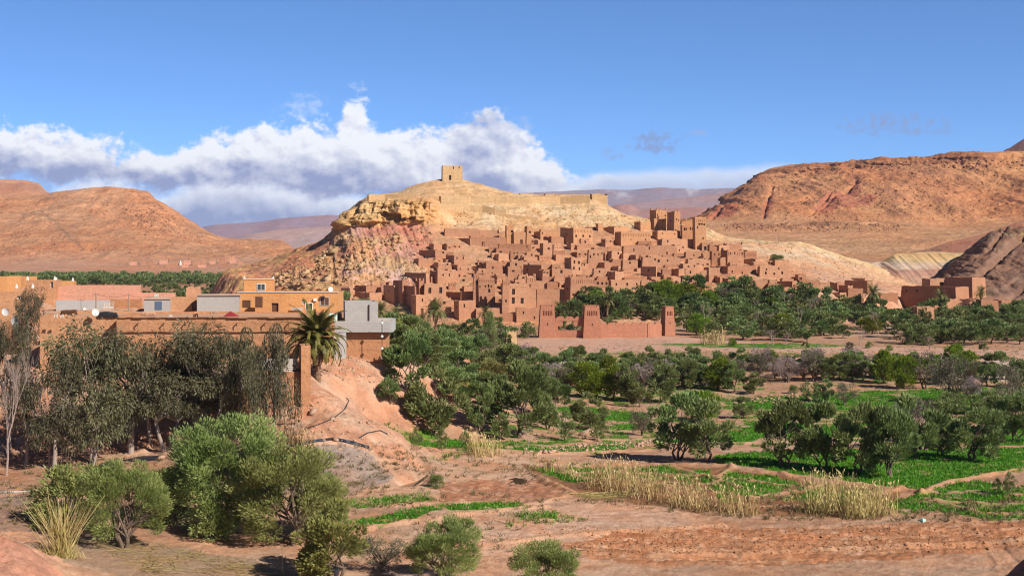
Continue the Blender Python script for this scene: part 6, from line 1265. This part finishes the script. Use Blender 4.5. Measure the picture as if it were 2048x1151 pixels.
def palm_parts(seed, nf, mat, th, dead=10, leafl=26, crown_r=1.0, trunk_r=.16):
    """date palm in metres: trunk th high, fronds crown_r*3 long, a skirt of dry fronds"""
    rng = np.random.default_rng(seed); V_, Q_, T_, DV, DQ, DT = [], [], [], [], [], []; top = np.array([0, 0, th]); R3 = 2.6 * crown_r
    def frond(az, el, L, droop, V_, Q_, T_, dry=False):
        m = 10; pts = []; p = top.copy(); e = el
        for i in range(m + 1):
            pts.append(p.copy()); d = np.array([math.cos(e) * math.cos(az), math.cos(e) * math.sin(az), math.sin(e)]); p = p + d * L / m; e -= droop / m * (1 + i * .12)
        pts = np.array(pts); side = np.array([-math.sin(az), math.cos(az), 0]); t0 = rng.uniform(.1, .9)
        b = len(V_); wr = .035 * crown_r
        for i, q in enumerate(pts): V_ += [tuple(q + side * wr * (1 - i / m)), tuple(q - side * wr * (1 - i / m))]; T_ += [t0 * .5 + .4] * 2
        for i in range(m): Q_.append((b + 2 * i, b + 2 * i + 1, b + 2 * i + 3, b + 2 * i + 2))
        for k in range(leafl):
            u = .12 + .88 * k / leafl; f_ = u * m; i = min(int(f_), m - 1); q = pts[i] + (pts[i + 1] - pts[i]) * (f_ - i); tg = pts[i + 1] - pts[i]; tg = tg / np.linalg.norm(tg); up = np.cross(side, tg); l = L * (.17 * math.sin(min(1, u * 1.15 + .12) * math.pi) + .05)
            for sg in (-1, 1):
                dr = tg * .75 + side * sg * .8 + up * (.25 if not dry else -.2) + rng.normal(size=3) * .08; dr /= np.linalg.norm(dr); w_ = np.cross(dr, up); w_ = w_ / (np.linalg.norm(w_) + 1e-6) * .032 * crown_r * 1.3; e2 = q + dr * l; b = len(V_)
                V_ += [tuple(q - w_), tuple(q + w_), tuple(e2 + w_ * .15), tuple(e2 - w_ * .15)]; T_ += [min(1, max(0, t0 + rng.uniform(-.2, .2)))] * 4; Q_.append((b, b + 1, b + 2, b + 3))
    for i in range(nf):
        u = (i + .5) / nf; frond(i * 2.39996 + rng.uniform(-.2, .2), R(82 - 92 * u ** .85 + rng.uniform(-8, 8)), R3 * rng.uniform(.85, 1.1), R(35 + 55 * u), V_, Q_, T_)
    for i in range(dead): frond(rng.uniform(0, 6.28), R(rng.uniform(-75, -25)), R3 * rng.uniform(.5, .8), R(50), DV, DQ, DT, True)
    parts = [('fronds', mesh_np('fronds', V_, Q_, M[mat], np.array(T_)))]
    if dead: parts.append(('dry_fronds', mesh_np('dry_fronds', DV, DQ, M['dry_frond'], np.array(DT))))
    mb = MB(); n = max(3, int(th / .35)); rg = random.Random(seed); bx, by = rg.uniform(-.25, .25), rg.uniform(-.25, .25); pts, rad = [], []
    for i in range(2 * n + 1): t = i / (2 * n); pts.append((bx * (t * t - 1), by * (t * t - 1), -.5 + (th + .5) * t)); rad.append(trunk_r * (1.15 - .25 * t) * (1.18 if i % 2 else .92) * (1.25 if t > .9 else 1))
    mb.tube(pts, rad, 8); parts.append(('trunk', mb.mesh('trunk', M['palm_bark'])))
    return parts
lib('palm', [palm_parts(160 + s, nf, mt, th, dd, 15, cr) for s, nf, mt, th, dd, cr in ((1, 42, 'palm', 4.4, 12, 1), (2, 36, 'palm', 3.6, 8, .95), (3, 40, 'palm_gold', 2.8, 10, 1), (4, 38, 'palm', 2.0, 12, 1))])
lib('palm_low', [palm_parts(170 + s, 34, mt, .8, 6, 14, 1) for s, mt in ((1, 'palm_gold'), (2, 'palm'))])
lib('palm_near', [palm_parts(180, 84, 'palm_gold', 3.2, 26, 36, 1.28, .2)])
def plant(kind, name, px, py, w_, h_, label=None, cat='tree', group=None, var=None, D=None, rz=None, rng=random.Random(99), sink=.05, abs_scale=None):
    """set a plant on the ground seen at (px, py): about w_ by h_ as seen"""
    p = hit(px, py, ('ground', 'village_hill', 'dark_hill', 'badlands_hill')) if D is None else None
    if p is None: D = D or 400; p = P(px, py, D); p.z = ground_z(p.x, p.y)
    f = p.y / F; parts = LIB[kind][var if var is not None else rng.randrange(len(LIB[kind]))]
    root = thing(name, (p.x, p.y, p.z - sink), label, cat, group, rz if rz is not None else rng.uniform(0, 6.28))
    if abs_scale: root.scale = (abs_scale,) * 3
    else: root.scale = (w_ * f / .94, w_ * f / .94, h_ * f)
    for nm, me in parts: link(bpy.data.objects.new(nm, me), root)
    return root
# ------------------------------------------------ the near shrubs and olives
NG = 'olive bushes at the front'
for k, px, py, w_, h_, v, lab in (('olive_near',452,1058,232,225,0,'largest bright olive tree at the front left, widest crown of the group'),('olive_near',580,1086,215,195,0,'bright olive tree with leaning limbs right of the largest front olive'),('olive_near',252,1093,165,180,3,'olive tree behind the dry cane clump at the front left'),('shrub',140,1050,150,125,0,'pale yellowish green shrub behind the dry cane clump'),('shrub',423,1076,92,100,0,'small bright olive bush with a pale stem under the largest front olive'),('shrub',348,1052,90,120,0,'bright shrub between the cane clump olive and the largest front olive'),
    ('yellowing',672,1158,155,150,0,'yellowing olive bush at the bottom edge beside a dark pot'),('olive_near',888,1168,140,135,3,'olive bush at the bottom edge, middle of the bare dirt'),('olive_near',1085,1215,140,135,1,'olive bush cut off by the bottom edge, right of the others'),('shrub',330,985,80,50,2,'yellowish shrub in front of the blue black plastic sheet'),('shrub',205,985,85,55,0,'pale shrub left of the blue black plastic sheet'),('olive_near',640,1065,110,120,2,'right shoulder olive of the front group beside the gravel slope'),('olive_near',520,1000,120,110,0,'upright olive behind the largest front olives')):
    plant(k, 'olive_tree' if 'olive' in lab and 'bush' not in lab else 'olive_bush', px, py, w_, h_, lab, 'olive tree' if 'olive' in lab and 'bush' not in lab else 'bush', NG, v)
root = thing('pot', hit(668, 1149), 'dark round pot under the yellowing bush at the bottom edge', 'pot'); m_ = MB(); m_.tube([(0, 0, -.1), (0, 0, .1), (0, 0, .38), (0, 0, .42)], [.3, .36, .40, .36], 12); m_.build('body', M['black'], root)
plant('grey', 'dry_bush', 768, 1142, 95, 78, 'sparse dry reddish bush between the yellowing bush and the middle one', 'bush', None, 0)
# gum trees under the long house
GT = 'gum trees below the near houses'
for k, px, py, w_, h_, v, lab in (('gum',265,905,185,255,0,'dark gum tree in front of the middle of the long house, domed crown'),('gum',178,930,190,285,1,'bushy dark gum tree reaching the roof line, left of the domed one'),('gum',334,898,175,205,2,'gum tree with a pale forked trunk in front of the domed ones'),('gum',405,850,190,215,3,'dark gum tree before the right part of the long house'),('gum',110,940,140,230,3,'shaded gum tree behind the bare pale trunk'),
    ('weep',476,862,120,205,0,'weeping gum tree with long hanging sprays left of the broken wall'),('weep',545,905,130,262,1,'thin weeping gum tree before the broken wall, slender stem'),('weep',510,872,80,190,2,'middle weeping gum tree with sprays hanging to the ground'),('gum',440,845,130,180,0,'smaller dark gum tree left of the weeping ones'),('gum',300,880,170,190,2,'dark gum tree low behind the pale forked one'),
    ('gum',60,700,66,135,1,'bushy dark roof-high tree beside the white crenels'),('gum',20,905,100,290,3,'thin reddish leaved gum tree at the left edge'),):
    plant(k, 'gum_tree', px, py, w_, h_, lab, 'gum tree', GT, v, D=185 if py == 700 else None)
for px, py, w_, h_, v, lab in ((52,930,130,235,0,'bare grey tree with a pale leaning trunk at the left'),(12,950,90,240,1,'bare brownish tree at the very left edge'),(98,935,90,190,2,'bare thin tree with an orange stem right of the pale leaning one'),(122,925,50,120,0,'small bare sapling right of the orange stemmed tree')): plant('bare', 'bare_tree', px, py, w_, h_, lab, 'bare tree', 'bare trees at the left', v)
plant('palm_near', 'palm_tree', 632, 757, 0, 0, 'large golden green date palm with a skirt of drooping fronds beside the block house', 'palm', None, 0, abs_scale=1.5)
# ------------------------------------------------ orchard trees one can follow one by one
TM = [('the gateway', 1170, 660), ('the lone wall tower', 1336, 655), ('the shrine hut', 1022, 680), ('the block house', 735, 690), ('the stone heap in the field', 1565, 800), ('the terrace wall', 1170, 890), ('the right reed stand', 1670, 1000), ('the left reed stand', 1320, 985), ('the bluff tip', 845, 950), ('the dark fronted house', 1870, 590), ('the tall right palm', 1745, 620), ('the four window castle', 1034, 625), ('the white dead shrub', 1057, 880), ('the grey gravel bar', 1990, 735), ('the bright field', 1620, 905), ('the village right end', 1690, 590), ('the arched doorway house', 890, 615)]
ob, inf = [], []
def T(kind, px, py, w_, h_, v=None, name='olive_tree', desc=None, group='olive trees of the valley orchards'):
    o = plant(kind, name, px, py, w_, h_, None, 'olive tree' if name == 'olive_tree' else name.replace('_', ' '), group, v, D=CH * F / (py - HY) if px < 865 and py > 700 else None)
    desc = desc or {'olive': 'grey green olive tree', 'olive_far': 'dark green olive tree', 'young': 'young upright olive tree', 'shrub': 'low leafy shrub', 'lime': 'bright lime green tree', 'grey': 'grey brown budding tree', 'blossom': 'pinkish white blossoming almond tree', 'bare': 'leafless grey tree', 'bare_white': 'leafless whitish tree', 'conifer': 'dense column shaped tree', 'yellowing': 'yellow green tree'}[kind]
    sz = 'tall' if h_ * o.location.y / F > 6.2 else ('small' if h_ * o.location.y / F < 3.2 else '')
    near_label(' '.join((sz + ' ' + desc).split()) if kind not in ('young',) else desc, px, py, TM, inf); ob.append(o); return o
for a in (('olive',728,838,85,95),('olive',778,872,44,50),('young',833,899,26,44),('young',883,900,26,44),('young',930,897,22,36),('olive',815,860,95,115),('olive',878,868,120,125),('olive',960,864,66,95),('olive',1035,870,130,140),('olive',1000,880,44,52),('olive',1095,857,58,80),('young',1131,882,40,58),('olive',1185,860,80,72),('young',1194,882,40,52),('olive',1280,814,44,48),('olive',1032,760,72,72),('olive',880,748,100,70),('olive',975,772,74,55),('olive',760,812,90,70),('olive',845,800,85,62),('olive',920,805,85,70),('olive',990,815,80,70),('olive',1070,830,80,75),('olive',1110,815,64,60),
    ('olive',1355,918,110,132,1),('olive',1414,922,96,118,2),('olive',1573,934,112,132,4),('olive',1646,940,100,132,1),('olive',1720,948,108,138,2),('olive',1784,955,104,138,4),('olive',1830,918,110,120,0),('olive',1880,910,66,66,3),('olive',1950,922,108,104,2),('olive',2032,884,82,95,1),('olive',1265,804,56,78),('olive',1325,805,58,76),('olive',1368,778,55,60),('olive',1470,782,52,58),('olive',1508,787,50,42),('olive',1727,762,42,50),('young',1613,799,32,34),('olive',1645,804,40,46),('olive',1485,836,44,42),('young',1995,987,18,32),('young',2020,988,30,42),('shrub',1905,824,66,44,1),('shrub',1587,786,20,18,1),('olive',1905,885,90,85),('olive',1990,870,80,80),('olive',1683,760,52,54)): T(*a)
for a in (('lime',1175,795,75,70),('lime',1225,797,48,64),('lime',1440,780,56,64),('lime',1770,767,52,64),('lime',1935,762,52,60),('lime',815,738,52,48),('lime',1405,842,74,60),('lime',1810,777,54,66)): T(*a, name='almond_tree', group='green almond trees')
for a in (('grey',1257,802,62,74),('grey',1627,762,52,60),('grey',1900,804,88,88),('grey',1285,870,56,54),('grey',1850,777,60,72),('grey',2020,824,64,92),('grey',1692,810,46,44),('grey',1128,790,40,54),('grey',1845,900,100,108)): T(*a, name='almond_tree', group='budding almond trees')
for a in (('blossom',1085,792,66,58),('blossom',1573,764,52,52),('blossom',1945,808,46,58),('blossom',1815,862,66,66),('blossom',1520,740,50,48),('blossom',1330,760,50,45),('blossom',1705,735,46,42)): T(*a, name='almond_tree', group='blossoming almond trees')
plant('bare_white', 'dead_shrub', 1057, 895, 46, 44, 'white dead leafless shrub on the terrace wall', 'dead shrub', None, 0)
T('conifer', 980, 700, 44, 76, 0, 'cypress_tree', group=None)
plant('shrub', 'bush', 872, 975, 34, 30, 'small green bush beside the tilled plot', 'bush', None, 1)
plant('shrub', 'shrub', 1556, 523, 26, 14, 'lone dark shrub on the cream slope right of the village', 'shrub', None, 1); plant('shrub', 'shrub', 1548, 519, 16, 12, 'smaller dark shrub touching the lone one on the cream slope', 'shrub', None, 1)
# ------------------------------------------------ orchards filled tree by tree
rf = random.Random(5); taken = []
def fill(poly, n, kinds, w0, w1, ratio, sep, **k):
    xs = [p[0] for p in poly]; ys = [p[1] for p in poly]; c = 0; tries = 0
    while c < n and tries < n * 60:
        tries += 1; x, y = rf.uniform(min(xs), max(xs)), rf.uniform(min(ys), max(ys))
        if not in_poly(np.array([x]), np.array([y]), poly)[0]: continue
        if any(abs(x - a) < sep and abs(y - b) < sep * .42 for a, b in taken): continue
        taken.append((x, y)); c += 1; w_ = rf.uniform(w0, w1); kd = rf.choice(kinds); nm = {'olive_far': 'olive_tree', 'olive': 'olive_tree', 'shrub': 'shrub', 'bare': 'bare_tree', 'bare_white': 'bare_tree', 'grey': 'almond_tree', 'lime': 'almond_tree', 'blossom': 'almond_tree'}[kd]
        gr = {'olive_tree': 'olive trees of the valley orchards', 'shrub': 'shrubs of the valley orchards', 'bare_tree': 'leafless trees of the valley', 'almond_tree': {'grey': 'budding almond trees', 'lime': 'green almond trees', 'blossom': 'blossoming almond trees'}.get(kd)}[nm]
        T(kd, x, y, w_, w_ * ratio * rf.uniform(.85, 1.2), None, nm, group=gr, **k)
OF = ['olive_far'] * 9
fill([(1110,640),(1190,600),(1240,608),(1420,592),(1540,598),(1760,630),(1770,665),(1640,684),(1420,680),(1360,668),(1355,640),(1320,632)], 95, OF + ['lime', 'grey', 'bare_white'], 36, 58, .72, 21)
fill([(1360,600),(1540,600),(1560,625),(1360,625)], 12, OF, 40, 60, .8, 26)
fill([(1205,612),(1330,605),(1320,640),(1205,642)], 16, OF, 34, 54, .85, 22)
fill([(1780,655),(1850,642),(2060,640),(2060,690),(1790,690)], 60, OF, 34, 54, .8, 22)
fill([(1760,632),(1830,642),(2060,638),(2060,652),(1760,652)], 12, OF + ['bare_white'], 26, 44, .8, 26)
fill([(1010,738),(1100,736),(1300,738),(1560,738),(1640,742),(1800,750),(1800,762),(1560,762),(1300,780),(1140,784),(1020,760)], 58, ['olive'] * 6 + ['grey', 'blossom', 'lime', 'olive'], 40, 58, .88, 24)
fill([(690,770),(800,740),(900,700),(1000,740),(1000,800),(900,830),(700,815)], 16, ['olive'] * 5 + ['shrub'], 60, 90, .8, 40)
fill([(790,652),(870,672),(1060,672),(1070,680),(985,704),(820,715),(790,690)], 24, OF + ['shrub'], 32, 48, .75, 24)
fill([(1800,738),(2060,760),(2060,780),(1800,760)], 9, ['olive', 'grey', 'olive', 'lime'], 40, 56, .95, 30)
fill([(1850,640),(2060,640),(2060,690),(1800,690)], 20, OF, 34, 50, .8, 15)
fill([(1450,690),(1700,692),(2060,700),(2060,706),(1500,700)], 16, ['shrub', 'olive_far', 'bare'], 12, 22, .9, 30)
fill([(1950,830),(2060,820),(2060,850),(1950,855)], 4, ['olive', 'grey'], 46, 66, .95, 30)
for x, w_, h_, lab in ((1122,34,30,'dark bush seen through the left of the gateway opening'),(1150,36,28,'dark bush seen through the right of the gateway opening'),(1190,30,40,'dark bush behind the right gateway tower')): plant('olive_far', 'bush', x, 664, w_, h_, lab, 'bush', None, 4)
# palms
PG = 'date palms before the village'; pl, pi = [], []
for kd, x, yb, s, v in (('palm',872,690,1.0,0),('palm',970,664,.95,1),('palm',978,672,.72,3),('palm_low',912,690,1.0,1),('palm_low',800,700,1.25,0),('palm',762,652,.9,3),('palm',792,650,1.1,3),('palm',815,660,.95,3),('palm',738,622,.65,3),('palm',1189,632,.95,1),('palm',1217,640,1.1,1),('palm',1245,630,.95,3),('palm_low',1218,662,1.15,1),('palm',1118,632,.9,3),('palm',1150,640,.9,3),('palm',1166,640,.8,3),('palm',1130,650,.8,3),
    ('palm_low',1395,664,1.0,1),('palm_low',1432,660,1.05,0),('palm',1549,624,.95,1),('palm',1586,634,1.1,3),('palm_low',1606,634,1.0,1),('palm',1632,640,.8,3),('palm',1746,640,1.25,0),('palm',1722,630,.9,3),('palm_low',1740,646,1.2,0),('palm',1880,626,.95,1),('palm_low',1888,655,1.2,1),('palm',1962,618,.95,1),('palm_low',1940,652,.9,1),('palm',1375,600,.9,3),('palm',1390,602,.8,3),('palm',1340,602,.8,3),('palm',1490,612,.8,3),('palm',1184,585,.0,0),('palm',1240,562,.0,0),('palm_low',940,772,1.0,0),('palm_low',850,665,1.0,1),('palm',845,655,.8,3),('palm_low',1660,655,1.0,0),('palm_low',1480,645,1.0,1)):
    if s == 0: continue
    o = plant(kd, 'palm_tree', x, yb, 0, 0, None, 'palm', PG, v, abs_scale=s * 1.6); pl.append(o); near_label(('tall' if v in (0, 1) and kd == 'palm' else 'short') + (' golden' if kd == 'palm_low' and v == 0 else ' dark green') + ' date palm', x, yb, TM, pi)
resolve(pl, pi)
for x, yb, w_, h_, v in ((1600,668,24,60,0),(1757,668,44,48,1),(1665,648,20,40,0),(1790,655,24,36,1),(1500,668,34,30,0),(1720,690,40,34,1)): T('bare_white', x, yb, w_, h_, v, 'bare_tree', group='leafless trees of the valley')
for x, yb, w_, h_ in ((1545,690,60,34),(1570,688,40,28),(1860,700,46,30),(1330,700,40,22)): T('bare', x, yb, w_, h_, None, 'bare_tree', 'leafless pinkish thicket', group='leafless trees of the valley')
resolve(ob, inf)
# village garden palms
for x, yb, s, lab in ((1203,574,.55,'lone palm crown rising behind the three little windows house'),(1222,590,.6,'dark slender palm left of the pale framed windows')): plant('palm', 'palm_tree', x, yb, 0, 0, lab, 'palm', PG, 3, abs_scale=s)
# the far palm belt on the left: reads as one mass
def belt(name, label, poly, n, h0, h1, seed, dist=None):
    rng = np.random.default_rng(seed); rr = random.Random(seed); src = [LIB['olive_far'][1][0][1], LIB['olive_far'][4][0][1]]; Vs, Qs, Ts, base = [], [], [], 0; xs = [p[0] for p in poly]; ys = [p[1] for p in poly]; co = []
    for me in src:
        a = np.empty(len(me.vertices) * 3, np.float32); me.vertices.foreach_get('co', a); a = a.reshape(-1, 4, 3); t = np.empty(len(me.vertices) * 4, np.float32); me.attributes['col'].data.foreach_get('color', t); co.append((a, t.reshape(-1, 4, 4)[:, :, 0]))
    c = 0
    while c < n:
        x, y = rr.uniform(min(xs), max(xs)), rr.uniform(min(ys), max(ys))
        if not in_poly(np.array([x]), np.array([y]), poly)[0]: continue
        c += 1; D = CH * F / (y - HY); p = P(x, y, D); a, t = rr.choice(co); k = rng.choice(len(a), 260); q = a[k]; m = q.mean(1, keepdims=True); q = m + (q - m) * 2.6; h = rr.uniform(h0, h1); w_ = h * rr.uniform(.9, 1.5)
        Vs.append((q * np.array([w_, w_, h]) + np.array([p.x, p.y, p.z])).reshape(-1, 3)); Ts.append(t[k].reshape(-1)); Qs.append(np.arange(1040).reshape(-1, 4) + base); base += 1040
    o = link(bpy.data.objects.new(name, mesh_np(name, np.concatenate(Vs), np.concatenate(Qs), M['olive_dark'], np.concatenate(Ts)))); tag(o, label, 'trees', kind='stuff')
belt('far_grove', 'dark belt of palms and trees far across the valley on the left', [(-60,560),(0,557),(150,556),(260,556),(430,557),(480,560),(470,568),(250,572),(-60,570)], 420, 3.6, 7.0, 7)
belt('valley_bushes', 'scattered dark bushes on the valley floor behind the near houses', [(230,582),(300,572),(480,580),(470,598),(330,600),(240,596)], 60, 2.5, 4.6, 8)
# ------------------------------------------------ reeds, canes, grass and weeds
def stalks(name, label, cat, poly, n, h0, h1, mat, seed, w_=.028, lean=.20, plume=True, kind=None, pts=None, bend=.15):
    rr = np.random.default_rng(seed); out = []; rp = random.Random(seed)
    if pts is None:
        pts = []; xs = [p[0] for p in poly]; ys = [p[1] for p in poly]
        while len(pts) < n:
            x, y = rp.uniform(min(xs), max(xs)), rp.uniform(min(ys), max(ys))
            if in_poly(np.array([x]), np.array([y]), poly)[0]:
                p = hit(x, y, ('ground',))
                if p: pts.append((p.x, p.y, p.z))
    pts = np.array(pts)
    if poly is not None: pts = pts[vnoise(pts[:, 0] * .55, pts[:, 1] * .8, s=seed % 50) > .36]
    n = len(pts); h = rr.uniform(h0, h1, n) * (.6 + .7 * vnoise(pts[:, 0] * .4, pts[:, 1] * .5, s=seed % 37)); d = rr.normal(size=(n, 2)) * lean * h[:, None]; az = rr.uniform(0, 3.14, n); s = np.stack([np.cos(az), np.sin(az), 0 * az], 1) * w_; V_, Q_ = [], []; tint = rr.uniform(0, 1, n)
    lv = [0, .5, 1.0]; ring = []
    for t in lv:
        c = pts + np.concatenate([d * (t + bend * t * t), (h * t * (1 - bend * .2 * t))[:, None]], 1); ring.append((c - s * (1 - .6 * t), c + s * (1 - .6 * t)))
    V_ = np.stack([ring[0][0], ring[0][1], ring[1][0], ring[1][1], ring[2][0], ring[2][1]], 1).reshape(-1, 3); b = (np.arange(n) * 6)[:, None]; Q_ = np.concatenate([b + np.array([[0, 1, 3, 2]]), b + np.array([[2, 3, 5, 4]])]); T_ = np.repeat(tint, 6)
    if plume:
        k = rr.random(n) < .75; top = pts + np.concatenate([d * (1 + bend), (h * (1 - bend * .2))[:, None]], 1); top = top[k]; m = len(top); dr = np.concatenate([rr.normal(size=(m, 2)) * .5, np.ones((m, 1))], 1); sd_ = s[k] * 2.2
        pv = np.stack([top, top + dr * .12 + sd_, top + dr * .30, top + dr * .12 - sd_], 1).reshape(-1, 3); Q_ = np.concatenate([Q_, np.arange(4 * m).reshape(-1, 4) + len(V_)]); V_ = np.concatenate([V_, pv]); T_ = np.concatenate([T_, np.ones(4 * m) * .9])
    o = link(bpy.data.objects.new(name, mesh_np(name, V_, Q_, M[mat], T_))); return tag(o, label, cat, kind=kind)
stalks('reed_stand', 'long stand of dry yellow reeds along the left of the ploughed strip', 'reeds', [(1130,950),(1210,958),(1290,972),(1360,998),(1440,1012),(1520,1030),(1500,1036),(1400,1028),(1300,1003),(1180,982)], 1050, .6, 3.1, 'reed', 301)['group'] = 'dry reed stands'
stalks('reed_stand', 'dense stand of dry brownish reeds behind the ploughed strip on the right', 'reeds', [(1580,1010),(1650,1012),(1760,1020),(1800,1032),(1780,1042),(1680,1036),(1590,1024)], 950, .6, 3.3, 'reed', 302)['group'] = 'dry reed stands'
stalks('reed_stand', 'small clump of dry reeds on the bank right of the bluff tip', 'reeds', [(930,900),(1000,895),(1010,912),(950,918)], 260, 1.2, 2.4, 'reed', 303)['group'] = 'dry reed stands'
stalks('reed_stand', 'sparse reeds at the left end of the long stand', 'reeds', [(1050,935),(1150,950),(1170,965),(1080,950)], 110, .9, 1.9, 'reed', 304)['group'] = 'dry reed stands'
stalks('reed_stand', 'yellow grass tuft at the foot of the slender gum stem', 'reeds', [(545,886),(620,880),(630,888),(560,896)], 230, .7, 1.7, 'reed', 305, .025)['group'] = 'dry reed stands'
stalks('reed_stand', 'yellow reeds by the river right of the lone wall tower', 'reeds', [(1400,684),(1450,684),(1450,690),(1400,690)], 200, 2.0, 3.6, 'reed', 306, .06)['group'] = 'dry reed stands'
p = hit(122, 1112); rr = random.Random(8)
stalks('cane_clump', 'tall clump of dry golden canes at the bottom left', 'canes', None, 0, 2.2, 4.6, 'reed', 307, .028, .22, False, pts=[(p.x + rr.gauss(0, .35), p.y + rr.gauss(0, .3), p.z - .1) for _ in range(190)], bend=.3)
stalks('cane_clump', 'low tangle of dry grass at the foot of the golden canes', 'canes', None, 0, .4, 1.3, 'reed', 308, .02, .5, False, pts=[(p.x + rr.gauss(0, .6), p.y + rr.gauss(0, .35), p.z - .1) for _ in range(420)], bend=.3)
for i, (x, y, lab) in enumerate(((290,1140,'single dry cane standing at the bottom edge, left of the bushes'),(565,1150,'single leaning dry cane before the bottom bushes'),(905,1060,'thin dry sapling on the bare dirt, left'),(1012,1048,'thin dry sapling on the bare dirt, right'))):
    p = hit(x, y); stalks('dry_cane' if i < 2 else 'dry_sapling', lab, 'dry plant', None, 0, (3.0 if i < 2 else .8), (3.3 if i < 2 else 1.9), 'reed' if i < 2 else 'weed', 320 + i, .02, .10 if i < 2 else .25, False, pts=[(p.x + .05 * k, p.y, p.z) for k in range(2 if i < 2 else 14)])
# cut canes lying on the straw slope
rr = random.Random(14); mb = MB()
for poly, n in (([(200,1062),(330,1090),(520,1130),(560,1150),(300,1150),(180,1085)], 260), ([(1140,988),(1250,982),(1280,990),(1180,1000)], 120)):
    mb = MB(); c = 0
    while c < n:
        x, y = rr.uniform(140, 1300), rr.uniform(980, 1151)
        if not in_poly(np.array([x]), np.array([y]), poly)[0]: continue
        q = hit(x, y, ('ground',)); c += 1; a = rr.gauss(.5 if n > 200 else .05, .45); l = rr.uniform(.5, 1.6); d = Vector((math.cos(a), -math.sin(a), rr.uniform(-.12, .12))) * l; mb.tube([q + Vector((0, 0, .05)) - d, q + Vector((0, 0, .10)), q + Vector((0, 0, .06)) + d], [.016, .02, .01], 3, False)
    o = mb.build('cut_canes', M['reed']); at = o.data.attributes.new('col', 'FLOAT_COLOR', 'POINT'); at.data.foreach_set('color', np.repeat(np.random.default_rng(3).uniform(.3, 1, (len(mb.v) // 9 + 1)), 9)[:len(mb.v), None].repeat(4, 1).astype(np.float32).ravel()); tag(o, 'layer of cut canes lying on the grey slope at the bottom left' if n > 200 else 'heap of cut pale canes beside the long reed stand', 'cut canes', kind='stuff')
# green crops: blades only where the soil is green
def crop():
    r = (D_ROWS > 100) & (D_ROWS < 330); g = GG[r]; X, Y, Z = GX[r], GY[r], GZ[r]; w_ = np.abs(np.gradient(Y, axis=0) * np.gradient(X, axis=1)) * (g > .45) * g * (1.6 - np.clip(Y, 100, 330) / 260); rng = np.random.default_rng(6)
    n = 30000; k = rng.choice(w_.size, n, p=(w_ / w_.sum()).ravel()); P_ = np.stack([X.ravel()[k], Y.ravel()[k], Z.ravel()[k]], 1); P_[:, 0] += rng.uniform(-.25, .25, n); P_[:, 1] += rng.uniform(-.15, .15, n)
    P_ = np.repeat(P_, 4, 0); P_[:, :2] += rng.normal(size=(4 * n, 2)) * .12; a = np.concatenate([rng.normal(size=(4 * n, 2)) * .5, np.ones((4 * n, 1))], 1); t = np.repeat(rng.uniform(0, 1, n), 4) * .6 + rng.uniform(0, .4, 4 * n)
    o = link(bpy.data.objects.new('grass', leaves_mesh('grass', P_, a, .27, .10, rng, t, M['grass']))); tag(o, 'short bright green crop growing in the plots', 'grass', kind='stuff')
crop()
def weeds(label, polys, mat, seed, L=.4, Wd=.07, name='dry_weeds'):
    rng = np.random.default_rng(seed); rp = random.Random(seed); pts = []
    for poly, n in polys:
        xs = [p[0] for p in poly]; ys = [p[1] for p in poly]; c = 0; tr = 0
        while c < n and tr < n * 20:
            tr += 1; x, y = rp.uniform(min(xs), max(xs)), rp.uniform(min(ys), max(ys))
            if in_poly(np.array([x]), np.array([y]), poly)[0]:
                q = hit(x, y, ('ground',)); c += 1
                if q: pts.append(tuple(q))
    P_ = np.repeat(np.array(pts), 9, 0); n = len(P_); P_[:, :2] += rng.normal(size=(n, 2)) * .14; a = np.concatenate([rng.normal(size=(n, 2)) * .8, np.ones((n, 1))], 1)
    o = link(bpy.data.objects.new(name, leaves_mesh(name, P_, a, L, Wd, rng, np.repeat(rng.uniform(0, 1, len(pts)), 9), M[mat]))); tag(o, label, 'weeds', kind='stuff')
weeds('dry tufts over the banks and bare ground', [([(690,960),(1100,1000),(1000,1140),(640,1100)], 140), ([(1100,1000),(2048,990),(2048,1045),(1500,1040)], 420), ([(700,890),(1100,900),(1100,960),(860,960)], 180), ([(1000,690),(2048,690),(2048,720),(1000,705)], 420), ([(0,960),(180,1000),(140,1060),(0,1050)], 120), ([(560,890),(800,930),(790,985),(560,990)], 170), ([(1050,800),(1500,800),(1500,880),(1050,880)], 260), ([(40,930),(330,910),(330,960),(60,1000)], 200)], 'weed', 401)
weeds('green weeds along the banks and under the trees', [([(690,1000),(860,985),(870,1000),(700,1020)], 130), ([(1080,770),(1900,750),(2048,800),(1100,880)], 380), ([(1100,920),(1760,980),(1700,1020),(1200,960)], 380), ([(1040,1012),(1180,1040),(1000,1060)], 70), ([(840,925),(1000,870),(1040,890),(900,920)], 120)], 'olive_bright', 402, .34, .08, 'green_weeds')
# ---------------------------------------------------------------- air: the far ranges fade to violet blue
hz = MB(); hz.box(-8000, 8000, -60, 12500, -60, 620); ho = hz.build('haze', None); tag(ho, 'thin bluish desert air', 'haze', kind='stuff')
hm = bpy.data.materials.new('desert_air'); hm.use_nodes = True; ht = NT(hm.node_tree); ho.data.materials.append(hm); pv_ = ht.node('ShaderNodeVolumePrincipled'); oo = ht.node('ShaderNodeOutputMaterial'); ht.l.new(pv_.outputs[0], oo.inputs['Volume'])
pv_.inputs['Color'].default_value = (0.66, 0.72, 1.0, 1); pv_.inputs['Density'].default_value = 3.6e-5; pv_.inputs['Anisotropy'].default_value = 0.0
